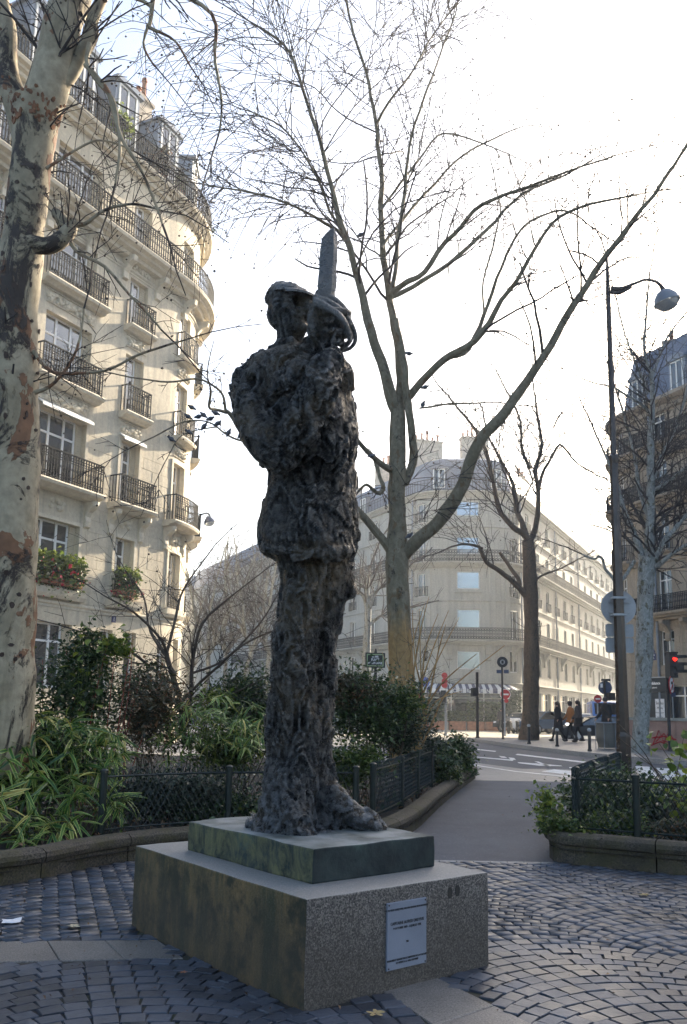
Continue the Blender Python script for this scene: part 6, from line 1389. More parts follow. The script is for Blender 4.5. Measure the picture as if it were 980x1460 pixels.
# geraniums and plants on the cream building
def window_box(q, Wd, z, label, n, seed, red=True):
    c = LB.pt(q, .22, z); r = empty('geranium_box', tuple(c)); tag(r, label, 'flower box'); mb = MB(); v = LB.rbox(q, Wd, .10, .34, z + .05, z + .28); mb.add([Vector(a) - c for a in v], [(3, 2, 1, 0), (4, 5, 6, 7), (0, 1, 5, 4), (1, 2, 6, 5), (2, 3, 7, 6), (3, 0, 4, 7)]); mb.build('trough', M['terracotta'], r)
    A_, B_ = LB.pt(q - Wd / 2), LB.pt(q + Wd / 2); t = (B_ - A_).normalized(); nn = Vector((t.y, -t.x, 0)); gg = np.random.default_rng(seed)
    def pts(k, zc, sz_, so): return np.array([tuple(c + t * float(gg.uniform(-Wd / 2 - .05, Wd / 2 + .05)) + nn * float(gg.normal(.1, so)) + UP * float(gg.normal(zc, sz_))) for _ in range(k)])
    leafmesh('foliage', np.concatenate([pts(n, .75, .14, .12), pts(n // 2, .25, .22, .12)]), .10, M['leaf_mid'], r, .8, seed=seed, loc=tuple(c)); leafmesh('foliage', pts(n // 3, .95, .08, .12), .10, M['leaf_light'], r, .8, seed=seed + 1, loc=tuple(c))
    leafmesh('foliage', pts(n // 2, .45, .2, .14), .10, M['leaf_dark'], r, .8, seed=seed + 3, loc=tuple(c))
    if red: leafmesh('flowers', pts(n // 9, .35, .22, .2), .10, M['petal'], r, .9, seed=seed + 2, loc=tuple(c))
window_box(S0 - 3.3, 2.1, 5.15, 'long box of red geraniums spilling over the wide first floor window ledge', 1000, 1)
window_box(S0 - .05, 1.0, 5.15, 'smaller box of geraniums on the narrow first floor window ledge', 520, 2)
def potted(q, o, z, label, r, n, mat, seed):
    c = LB.pt(q, o, z); root = empty('potted_shrub', tuple(c)); tag(root, label, 'potted plant'); mb = MB(); mb.lathe([(.14, 0), (.2, .3), (.21, .32), (.16, .31)], (0, 0, 0), 12); mb.build('pot', M['terracotta'], root)
    leafmesh('foliage', cloud(tuple(c + UP * (.3 + r[2])), r, n, 9, .3, None, seed), .09, M[mat], root, .6, seed=seed, loc=tuple(c))
potted(S0 - 1.7, .15, 21.9, 'bright green potted shrub on the topmost balcony, nearest the thick trunk', (.4, .3, .8), 1500, 'leaf_light', 5)
potted(S0 + .7, .15, 21.9, 'brownish potted climber on the topmost balcony', (.4, .3, .7), 900, 'leaf_brownish', 6)
potted(S0 + 1.9, .15, 21.9, 'small green plant in a pot on the topmost balcony above the rounded corner', (.3, .3, .5), 700, 'leaf_mid', 7)
potted(S0 + 5.6, .2, 21.9, 'dark shrub in a pot at the far curve of the topmost balcony', (.4, .4, .6), 900, 'leaf_dark', 8)
potted(S0 + 6.4, .4, 18.35, 'leafy potted plant on the lower long balcony at the far curve', (.5, .4, .5), 700, 'leaf_dark', 9)
# ================================================================ street lamps
def lamp_shade(o, c, tilt, r, mt, inv):
    rot = Matrix.Rotation(tilt, 3, 'Y'); mb = MB(); mb.lathe([(.03, r * 1.25), (.05, r * 1.05), (.10, r * .98), (r * .62, r * .80), (r * .93, r * .38), (r, .02), (r * 1.05, 0), (r * 1.05, -.03), (r * .98, -.03), (r * .95, .01), (r * .6, r * .6), (.02, r * .7)], tuple(c - inv), 24, rot); mb.build('lamp_shade', mt, o, True)
    mb = MB(); mb.lathe([(r * .93, -.02), (r * .88, -r * .28), (r * .6, -r * .58), (.02, -r * .7)], tuple(c - inv), 20, rot); mb.build('lamp_bowl', M['lamp_bowl'], o, True)
lb0 = G(891, 1112); LBI = Vector((lb0.x, lb0.y, 0)); lp = empty('street_lamp', tuple(LBI)); tag(lp, 'tall brown street lamp with curved arm and domed head, signs on its post', 'street lamp')
zt = P(869, 367, lb0.y).z; zj = P(876, 655, lb0.y).z; za = P(870, 415, lb0.y).z
mb = MB(); mb.lathe([(.22, 0), (.22, .05), (.165, .10), (.155, .9), (.14, 1.0), (.115, zj * .55), (.09, zj - .1), (.105, zj), (.105, zj + .08), (.072, zj + .12), (.065, zj + 2), (.058, za), (.05, zt - .7), (.04, zt - .3), (.022, zt)], (0, 0, 0), 8); mb.build('post', M['lamp_brown'], lp)
mb = MB(); ap = [P(872, 412, lb0.y), P(886, 412, lb0.y - .1), P(903, 405, lb0.y - .2), P(920, 399, lb0.y - .3), P(934, 401, lb0.y - .35), P(942, 407, lb0.y - .4), P(946, 414, lb0.y - .4)]; q, r = catmull([p - LBI for p in ap], [.07, .055, .035, .03, .03, .04, .07], 5); mb.tube(q, r, 8); mb.build('arm', M['lamp_brown'], lp, True)
mb = MB(); q, r = catmull([p - LBI for p in (P(872, 416, lb0.y), P(884, 417, lb0.y - .1), P(901, 409, lb0.y - .2))], [.05, .045, .03], 4); mb.tube(q, r, 8); mb.build('brace', M['lamp_brown'], lp, True)
lamp_shade(lp, P(951, 430, lb0.y - .4), -.25, .28, M['zinc'], LBI)
for y in (853, 877): mb = MB(); c = P(882, y, lb0.y) - LBI; mb.box((c.x, c.y, c.z), (.30, .28, .045)); mb.build('clamp', M['sign_grey'], lp)
def sign_back(label, c, r, rot=0.0, shape='round', w=.0, h=.0, front='white', name='road_sign'):
    o = empty(name, tuple(c)); tag(o, label, 'road sign'); ry = Matrix.Rotation(rot, 3, 'Z') @ Matrix.Rotation(PI / 2, 3, 'X'); mb = MB()
    if shape == 'round': mb.lathe([(.01, -.012), (r * .97, -.012), (r, -.02), (r, .012), (r * .97, .008), (.01, .008)], (0, 0, 0), 32, ry)
    else:
        for a_, b2 in ((1, .012), ):
            n_ = 5; pts = []
            for sx_, sy_, a0 in ((1, 1, 0), (-1, 1, PI / 2), (-1, -1, PI), (1, -1, 1.5 * PI)):
                for k in range(n_): q_ = a0 + PI / 2 * k / (n_ - 1); pts.append((sx_ * (w / 2 - .05) + .05 * math.cos(q_), sy_ * (h / 2 - .05) + .05 * math.sin(q_)))
            mb.loft([[ry @ Vector((x, y, z)) for x, y in pts] for z in (-.012, .012)])
            rim = MB(); rim.loft([[ry @ Vector((x * s_, y * s_, z)) for x, y in pts] for s_, z in ((1.02, -.017), (1.02, .03), (.95, .03), (.95, .016))]); rim.build('rim', M['sign_grey'], o)
    mb.build('panel', M['sign_grey'], o, True)
    for dy in ((-.3, .3) if (shape == 'round' and r > .3) else (0,)):
        b_ = MB(); v = Matrix.Rotation(rot, 3, 'Z') @ Vector((0, -.03, dy * r)); b_.box(tuple(v), (max(r, w / 2) * 1.2, .03, .035), rot); b_.build('mounting_rail', M['sign_grey'], o)
    return o
yb = lb0.y + .2
sign_back('large round sign seen from its grey back, on the tall lamp post', P(882, 866, yb), .39)
sign_back('upper of two grey rectangular plates seen from behind on the lamp post', P(883.5, 899, yb), 0, 0, 'rect', .60, .28); sign_back('lower of two grey rectangular plates seen from behind on the lamp post', P(883.5, 920, yb), 0, 0, 'rect', .60, .33)
# lamp reaching out from behind the cream building
l2 = P(262, 741, 35.5); I3_ = Vector((l2.x, l2.y, 0)); l2o = empty('street_lamp', tuple(I3_)); tag(l2o, 'slim grey street lamp reaching out past the rounded corner of the cream building', 'street lamp')
mb = MB(); mb.lathe([(.12, 0), (.1, .9), (.06, 1), (.05, l2.z)], (0, 0, 0), 8); mb.build('post', M['zinc'], l2o); mb = MB(); q, r = catmull([p - I3_ for p in (P(262, 742, 35.5), P(278, 738, 35.5), P(292, 732, 35.5), P(298, 733, 35.5), P(300, 738, 35.5))], [.05, .04, .04, .05, .06], 4); mb.tube(q, r, 7); mb.build('arm', M['zinc'], l2o, True); lamp_shade(l2o, P(299, 745, 35.5), -.35, .24, M['bluegrey_paint'], I3_)
# ================================================================ signs and signals
def post(name, label, cat, x, Yd, ytop, w_=.05, mat='post_black', z0=.13, capw=False):
    c = P(x, 1030, Yd); c = Vector((c.x, Yd, 0)); zt_ = P(x, ytop, Yd).z; o = empty(name, (c.x, c.y, z0)); tag(o, label, cat)
    mb = MB(); mb.lathe([(w_ * 1.5, 0), (w_ * 1.4, .05), (w_, .08), (w_, zt_ - z0 - .02), (w_ * .6, zt_ - z0)], (0, 0, 0), 10); mb.build('pole', M[mat], o, True); return o, c, zt_
def disc(o, I, c, r, mat, name, rz=0.0, face=None, th=.02):
    ry = Matrix.Rotation(rz, 3, 'Z') @ Matrix.Rotation(PI / 2, 3, 'X'); mb = MB(); mb.lathe([(.01, -th), (r, -th), (r, th), (.01, th)], tuple(Vector(c) - I), 24, ry); return mb.build(name, M[mat], o, True)
def bar(o, I, c, w_, h_, mat, name, rz=0.0, th=.012):
    mb = MB(); mb.box(tuple(Vector(c) - I), (w_, th, h_), rz); return mb.build(name, M[mat], o)
# street name sign
c = P(535, 1000, 24.0); o = empty('street_name_sign', (c.x, c.y, .0)); I = Vector(o.location); tag(o, 'black street name plate with green enamel border on a black pole above the bushes', 'street sign')
zt_ = P(535, 925, 24).z; mb = MB(); mb.lathe([(.045, 0), (.04, zt_ - .1), (.02, zt_)], (0, 0, 0), 8); mb.build('pole', M['post_black'], o, True)
cc = P(535, 941.5, 24); bar(o, I, cc + Vector((0, -.05, 0)), .56, .42, 'black', 'backing', .1, .05); bar(o, I, cc + Vector((0, -.085, 0)), .48, .35, 'green_enamel', 'border', .1, .02); bar(o, I, cc + Vector((0, -.100, 0)), .42, .29, 'black', 'panel', .1, .012)
xd = Vector((math.cos(.1), math.sin(.1), 0))
for s_, z_, sz_ in (("6e ARR", .095, .075), ("PLACE", .01, .10), ("PIERRE LAFUE", -.085, .082)): text(s_, sz_, cc + Vector((0, -.109, z_)), xd, UP, M['white'], o, 'lettering', .002, bold=.002, sx=.8)
# pole with dark disc, blue plates and a red sign beyond
o, c, zt_ = post('traffic_sign', 'thin pole with dark round sign over two blue plates, beside the island tree', 'road sign', 717, 40.9, 938, .05); I = Vector(o.location)
p = P(716.5, 944, 40.8); disc(o, I, p, .26, 'black', 'disc'); disc(o, I, p + Vector((0, -.03, 0)), .12, 'sign_grey', 'symbol', th=.008); bar(o, I, p + Vector((0, -.045, 0)), .11, .15, 'black', 'symbol', 0, .01); bar(o, I, P(711.8, 957.5, 40.8), .24, .17, 'bluegrey_paint', 'plate'); bar(o, I, P(722, 957.5, 40.8), .24, .17, 'bluegrey_paint', 'plate')
o, c, zt_ = post('no_entry_sign', 'red no-entry sign right behind the thin pole on the island', 'road sign', 720, 52, 984, .05, 'zinc', 0); I = Vector(o.location); p = P(720.5, 990, 51.9); disc(o, I, p, .33, 'white', 'rim'); disc(o, I, p + Vector((0, -.012, 0)), .29, 'red_paint', 'disc'); bar(o, I, p + Vector((0, -.04, 0)), .40, .10, 'white', 'bar'); disc(o, I, P(722, 999, 51.9), .13, 'red_paint', 'small_disc')
# traffic signal on the slim post, turned away
o, c, zt_ = post('traffic_light', 'black signal post with its signal head turned away, left of the awning\'s right end', 'traffic light', 681, 42.2, 958, .075); I = Vector(o.location)
mb = MB(); h_ = P(676, 987, 42.2) - I; mb.box(tuple(h_), (.22, .25, .42), .4); mb.box(tuple(h_ + Vector((-.12, .02, .12))), (.12, .2, .05), .4); mb.build('signal_head', M['black'], o); mb = MB(); mb.box(tuple(h_ + Vector((.1, 0, 0))), (.16, .05, .05)); mb.build('bracket', M['black'], o)
o, c, zt_ = post('traffic_light', 'grey post with stacked round red signals left of the striped awning', 'traffic light', 636, 50, 966, .08, 'zinc', 0); I = Vector(o.location)
for y in (963, 971, 977): disc(o, I, P(634, y, 49.85), .17, 'red_paint', 'red_disc')
bar(o, I, P(633, 984, 49.8), .5, .16, 'white', 'plate'); mb = MB(); mb.box(tuple(P(632, 993, 49.9) - I), (.3, .3, .7)); mb.build('signal_head', M['black'], o)
o, c, zt_ = post('road_sign', 'round blue sign behind the pollarded bush', 'road sign', 605, 54, 966, .05, 'zinc', 0); I = Vector(o.location); disc(o, I, P(605, 972.5, 53.9), .34, 'blue_paint', 'disc'); bar(o, I, P(605, 972.5, 53.86), .3, .07, 'white', 'bar')
o, c, zt_ = post('road_sign', 'small red round sign low among the bare shoots', 'road sign', 597, 44, 986, .05, 'zinc', 0); I = Vector(o.location); disc(o, I, P(596.5, 991.5, 43.9), .2, 'red_paint', 'disc'); bar(o, I, P(596.5, 991.5, 43.86), .06, .2, 'white', 'bar')
# pole behind the bin with a grey sign back and a small no-entry sign
o, c, zt_ = post('traffic_sign', 'pole with a grey sign back and a small no-entry sign beside the litter bin', 'road sign', 864, 37.5, 970, .05); I = Vector(o.location); disc(o, I, P(863, 980.5, 37.6), .30, 'bluegrey_paint', 'disc'); bar(o, I, P(858, 977.5, 37.5), .1, .17, 'white', 'sticker'); bar(o, I, P(864, 969.5, 37.5), .35, .09, 'black', 'cap', 0, .2)
o2, c2, z2 = post('no_entry_sign', 'small red no-entry sign half hidden by the sign pole near the litter bin', 'road sign', 853, 44, 990, .04, 'zinc', 0); I2_ = Vector(o2.location); p = P(852.5, 996.5, 43.9); disc(o2, I2_, p, .20, 'red_paint', 'disc'); bar(o2, I2_, p + Vector((0, -.03, 0)), .24, .07, 'white', 'bar')
mb = MB(); mb.box(tuple(P(871, 993, 37.4) - I), (.3, .25, .32), .3); mb.build('signal_head', M['black'], o)
# red traffic light and no-left-turn sign on the right
o, c, zt_ = post('traffic_light', 'black traffic light showing red in front of the dark building', 'traffic light', 954, 30.5, 935, .06); I = Vector(o.location)
hc = P(958, 949, 30.3); mb = MB(); mb.box(tuple(hc - I), (.30, .28, .86), .15); mb.box(tuple(hc - I + Vector((0, 0, .46))), (.36, .3, .05), .15); mb.build('signal_head', M['black'], o)
for k, (dz_, mt_) in enumerate(((.24, 'red_lamp'), (-.02, 'black'), (-.28, 'black'))):
    ry = Matrix.Rotation(.25, 3, 'Z') @ Matrix.Rotation(PI / 2, 3, 'X'); mb = MB(); cc = hc - I + Vector((.07, -.15, dz_)); mb.lathe([(.085, -.0), (.06, .03), (.01, .04)], tuple(cc), 14, ry); mb.build('lens', M[mt_], o, True)
    vz_ = MB(); rings = [[cc + Vector((.30 * t + .115 * math.cos(a_), -.14 * t, .115 * math.sin(a_) + .02)) for a_ in [PI * j / 8 for j in range(9)]] + [cc + Vector((.30 * t + .10 * math.cos(a_), -.14 * t, .10 * math.sin(a_) + .02)) for a_ in [PI * (8 - j) / 8 for j in range(9)]] for t in (0, .5, 1)]; vz_.loft(rings); vz_.build('visor', M['black'], o)
mb = MB(); cc = P(968, 953, 30.2) - I; mb.box(tuple(cc), (.28, .22, .24), .2); mb.build('small_head', M['black'], o)
p = P(957.5, 977, 30.2); rz = .95
o3 = empty('no_left_turn_sign', tuple(p)); tag(o3, 'round no-left-turn sign angled edge-on below the red traffic light', 'road sign'); I = Vector(p)
nf = Matrix.Rotation(rz, 3, 'Z') @ Vector((0, -1, 0)); disc(o3, I, p, .33, 'red_paint', 'rim', rz, th=.012); disc(o3, I, p + nf * .014, .265, 'white', 'panel', rz, th=.006)
rt_ = Matrix.Rotation(rz, 3, 'Z') @ Vector((1, 0, 0)); mb = MB(); a0 = nf * .024; mb.tube([a0 + rt_ * .06 - UP * .16, a0 + rt_ * .06 + UP * .02, a0 + rt_ * .02 + UP * .08, a0 - rt_ * .08 + UP * .08], .025, 6); mb.tube([a0 - rt_ * .07 + UP * .08, a0 - rt_ * .15 + UP * .08], [.06, .005], 6); mb.build('arrow', M['black'], o3); mb = MB(); mb.tube([a0 + rt_ * .19 + UP * .19, a0 - rt_ * .19 - UP * .19], .02, 6); mb.build('slash', M['red_paint'], o3)
bp = MB(); bp.box(tuple(P(960, 990.5, 30.2) - I), (.26, .03, .15), .6); bp.build('blue_plate', M['bluegrey_paint'], o3)
# low pink stone wall with red graffiti
wl = empty('low_wall', tuple(G(930, 1075))); I = Vector(wl.location); tag(wl, 'low pinkish stone wall with red graffiti on the pavement at the right', 'wall'); A_ = Vector((10.6, 32.3, 0)); B_ = Vector((18.5, 28.6, 0)); dd = (B_ - A_); ln = dd.length; az_ = math.atan2(dd.y, dd.x)
mb = MB(); m_ = (A_ + B_) / 2 - I; mb.box((m_.x, m_.y, .66), (ln, .35, 1.06), az_); mb.build('wall_body', M['pink_wall'], wl); mb = MB(); mb.box((m_.x, m_.y, 1.24), (ln + .1, .5, .11), az_); mb.build('coping', M['limestone_pale'], wl)
for k in range(9):
    t0 = (k + .5) / 9; cpos = A_.lerp(B_, t0) - I; nn_ = Vector((dd.y, -dd.x, 0)).normalized(); mb = MB(); c3 = cpos + nn_ * .185; mb.box((c3.x, c3.y, .66), (ln / 9 - .03, .04, 1.0), az_); mb.build('stone_panel', M['pink_wall'], wl)
gr = MB(); gd = dd.normalized(); base_ = P(944, 1055, 30.6); nn_ = Vector((dd.y, -dd.x, 0)).normalized(); t_ = (base_ - A_).dot(gd); o0 = A_ + gd * t_ + nn_ * .215 - I
for k, (pts) in enumerate((((-.28, .05), (-.12, .62), (.0, .1), (.12, .6), (.28, .12)), ((-.3, .3), (0, .38), (.3, .25)), ((-.2, .15), (.0, .5), (.2, .1), (-.05, .2)), ((-.33, -.02), (-.1, .15), (.15, .0), (.36, .1)))): gr.tube([o0 + gd * x * 1.4 + UP * (.30 + z_ * .85) for x, z_ in pts], .026, 4)
gr.build('graffiti', M['red_paint'], wl)
# bollards, litter bin
for i, (x, Yd, yt, lab) in enumerate(((754, 35.2, 1034, 'black bollard in front of the bare tree trunk'), (794, 33.0, 1040, 'black bollard at the feet of the black-coated walker'), (840, 29.3, 1040, 'black bollard nearest the corner of the green fence'))):
    o, c, z_ = post('bollard', lab, 'bollard', x, Yd, yt, .055); o['group'] = 'bollards along the island kerb'; mb = MB(); mb.ell((0, 0, z_ - .13 - .02), (.075, .075, .07), 12, 8); mb.build('cap', M['sign_grey'], o, True)
bc = G(866, 1068, .13); o = empty('litter_bin', tuple(bc)); tag(o, 'grey litter bin with a pale bag hanging in its hoop beside the lamp post', 'bin')
mb = MB(); rr3 = []
for z_, r_ in ((.05, .30), (.3, .36), (.6, .37), (.85, .36), (.93, .38)): rr3.append([Vector(((r_ + .02 * math.sin(k * 2.4 + z_ * 5)) * math.cos(2 * PI * k / 22), (r_ + .02 * math.sin(k * 2.4 + z_ * 5)) * math.sin(2 * PI * k / 22), z_)) for k in range(22)])
mb.loft(rr3); mb.build('bag', M['bin_liner'], o, True); mb = MB()
mb.tube([Vector((.40 * math.cos(2 * PI * k / 20), .40 * math.sin(2 * PI * k / 20), .95)) for k in range(21)], .025, 6); mb.build('hoop', M['zinc'], o, True)
for k in range(6): mb = MB(); a_ = 2 * PI * k / 6; mb.tube([(.41 * math.cos(a_), .41 * math.sin(a_), 0), (.41 * math.cos(a_), .41 * math.sin(a_), .96)], .014, 5); mb.build('bar', M['zinc'], o)
# ================================================================ people
def skinmesh(verts, edges, radii, root_i=0):
    me = bpy.data.meshes.new('sk'); me.from_pydata(verts, edges, []); o = bpy.data.objects.new('sk', me); COL.objects.link(o)
    o.modifiers.new('s', 'SKIN'); ly = me.skin_vertices[0] if me.skin_vertices else None
    if ly is None: return me
    for i, r in enumerate(radii): ly.data[i].radius = (r, r)
    ly.data[root_i].use_root = True; o.modifiers.new('d', 'SUBSURF').levels = 1
    dg_ = bpy.context.evaluated_depsgraph_get(); dg_.update(); out = bpy.data.meshes.new_from_object(o.evaluated_get(dg_)); bpy.data.objects.remove(o); return out
def person(x, Yd, zb, yaw, h, label, coat, hairm, stride=.3, long=True, arm=(.2, .1), hat=False, coat_len=.42, legs='cloth_black', phone=False, bag=False):
    b = P(x, 1060, Yd); loc = (b.x, Yd, zb); k = h / 1.75; r = empty('person', loc, yaw); tag(r, label, 'person')
    def V3(*a_): return (a_[0] * k, a_[1] * k, a_[2] * k)
    st_ = stride; J = [V3(0, 0, .95), V3(0, 0, 1.15), V3(.02, 0, 1.35), V3(.03, 0, 1.48), V3(.05, 0, 1.60)]; R_s = [.12, .11, .13, .05, .085]; E = [(0, 1), (1, 2), (2, 3), (3, 4)]
    for s_, f in ((1, 1), (-1, -1)):
        i0 = len(J); kn = .5 * st_ * f; J += [V3(0.02, .09 * s_, .88), V3(kn * .9 + .05, .09 * s_, .50), V3(st_ * f + (-.06 if f < 0 else .0), .09 * s_, .09 if f > 0 else .14), V3(st_ * f + .13 - (.04 if f < 0 else 0), .09 * s_, .04 if f > 0 else .06)]; R_s += [.085, .06, .042, .035]; E += [(0, i0), (i0, i0 + 1), (i0 + 1, i0 + 2), (i0 + 2, i0 + 3)]
    for s_, f in ((1, -1), (-1, 1)):
        i0 = len(J); el = .12 + arm[0] * f; hx = .1 + (arm[1] + arm[0]) * f; J += [V3(.0, .18 * s_, 1.40), V3(el * .5 - .03, .23 * s_, 1.14), V3(.10 + hx * .6, .20 * s_, .95 + (.25 if (phone and f > 0) else .0)), V3(.13 + hx * .65, .19 * s_, .90 + (.27 if (phone and f > 0) else 0))]; R_s += [.055, .042, .030, .026]; E += [(2, i0), (i0, i0 + 1), (i0 + 1, i0 + 2), (i0 + 2, i0 + 3)]
        hb = J[-1]
        for fi in range(5):
            a_ = (fi - 2) * .011; j0 = len(J); dx = (.03, -.01) if fi == 0 else (.012, -.05); J += [(hb[0] + dx[0] * .6, hb[1] + a_, hb[2] + dx[1] * .6 * k), (hb[0] + dx[0], hb[1] + a_ * 1.1, hb[2] + dx[1] * 1.3 * k)]; R_s += [.009, .007]; E += [(i0 + 3, j0), (j0, j0 + 1)]
    me_ = skinmesh(J, E, [q * k for q in R_s]); me_.materials.clear()
    for m_ in (legs, 'skin'): me_.materials.append(M[m_])
    for p in me_.polygons:
        p.use_smooth = True; c_ = p.center
        p.material_index = 1 if (c_.z > 1.47 * k or (.80 * k < c_.z < .94 * k and abs(c_.y) > .16 * k)) else 0
    me_.name = 'body'; link(bpy.data.objects.new('body', me_), r)
    # face
    f_ = MB(); f_.ell(V3(.135, 0, 1.60), (.022 * k, .014 * k, .028 * k), 8, 6); f_.build('nose', M['skin'], r, True)
    # coat: torso, skirt and sleeves
    zl = .95 - coat_len; cr_ = []
    for z_, rx, ry, dx in ((zl, .17 + st_ * .22, .19, 0), (zl + .12, .17 + st_ * .12, .19, 0), (.95, .16, .19, 0), (1.10, .145, .18, .0), (1.25, .15, .20, .01), (1.38, .14, .21, .01), (1.45, .10, .13, .02), (1.50, .075, .08, .03)):
        cr_.append([Vector(V3(dx + rx * math.cos(q_) * (1 + .05 * math.sin(5 * q_ + z_ * 3)), ry * math.sin(q_), z_)) for q_ in (2 * PI * i / 20 for i in range(20))])
    mb = MB(); mb.loft(cr_)
    for s_, f in ((1, -1), (-1, 1)):
        hx = .1 + (arm[1] + arm[0]) * f; q_, rr_ = catmull([V3(0, .17 * s_, 1.41), V3((.12 + arm[0] * f) * .5 - .03, .235 * s_, 1.14), V3(.10 + hx * .6, .20 * s_, .96 + (.25 if (phone and f > 0) else 0))], [.072 * k, .062 * k, .05 * k], 4); mb.tube(q_, rr_, 10); mb.ell(q_[0], (.075 * k,) * 3, 10, 6)
    mb.build('coat', M[coat], r, True)
    hr = MB(); hr.ell(V3(.025, 0, 1.635), (.105 * k, .10 * k, .10 * k), 12, 8)
    if long:
        hr.loft([[Vector(V3(-.02 - .02 * i + rx * math.cos(q_), ry * math.sin(q_), z_)) for q_ in (2 * PI * j / 12 for j in range(12))] for i, (z_, rx, ry) in enumerate(((1.66, .07, .09), (1.52, .07, .10), (1.38, .06, .10), (1.24, .04, .07)))])
    hr.build('hair', M[hairm], r, True)
    if hat: mb = MB(); mb.lathe([(.11 * k, 1.66 * k), (.112 * k, 1.71 * k), (.08 * k, 1.76 * k), (.01, 1.77 * k)], (.03 * k, 0, 0), 14); mb.box((.15 * k, 0, 1.665 * k), (.12 * k, .14 * k, .015)); mb.build('cap', M['cloth_black'], r, True)
    for s_, f in ((1, 1), (-1, -1)): mb = MB(); mb.ell(V3(st_ * f + .05 - (.04 if f < 0 else 0), .09 * s_, .045 if f > 0 else .085), (.13 * k, .045 * k, .045 * k), 10, 6); mb.build('shoe', M['cloth_black'], r, True)
    if phone: mb = MB(); mb.box(V3(.32, -.18, 1.30), (.02, .07, .14)); mb.build('sleeve_cuff', M['cloth_grey'], r)
    if bag: mb = MB(); mb.loft([[Vector(V3(x, y, z_)) for x, y in ((-.1, .22), (.16, .22), (.16, .32), (-.1, .32))] for z_ in (.75, 1.0)]); mb.build('bag', M['cloth_black'], r, True)
    return r
person(797, 39.6, .13, PI, 1.84, 'woman in a long black coat walking left past the bare tree, ahead of two others', 'cloth_black', 'hair', .30, True, (.12, .05), coat_len=.45, phone=True)
person(815, 39.4, .13, PI + .1, 1.82, 'walker in a rust-brown jacket and dark cap, middle of the three', 'cloth_rust', 'hair', .26, False, (.15, .05), True, .12)
person(826, 38.6, .13, PI - .15, 1.90, 'walker with long hair and a dark grey coat, last of the three', 'cloth_grey', 'hair', .14, True, (.1, .02), coat_len=.32, bag=True)
person(866, 36.4, .13, PI + .3, 2.02, 'person in a black jacket standing behind the litter bin, seen in profile', 'cloth_black', 'hair', .08, False, (.1, .12), coat_len=.15)
person(715, 61, 0, PI * .4, 1.75, 'person in a brown jacket near the parked scooters, behind the thin pole', 'cloth_grey', 'hair', .1, False, (.1, .1), coat_len=.1)
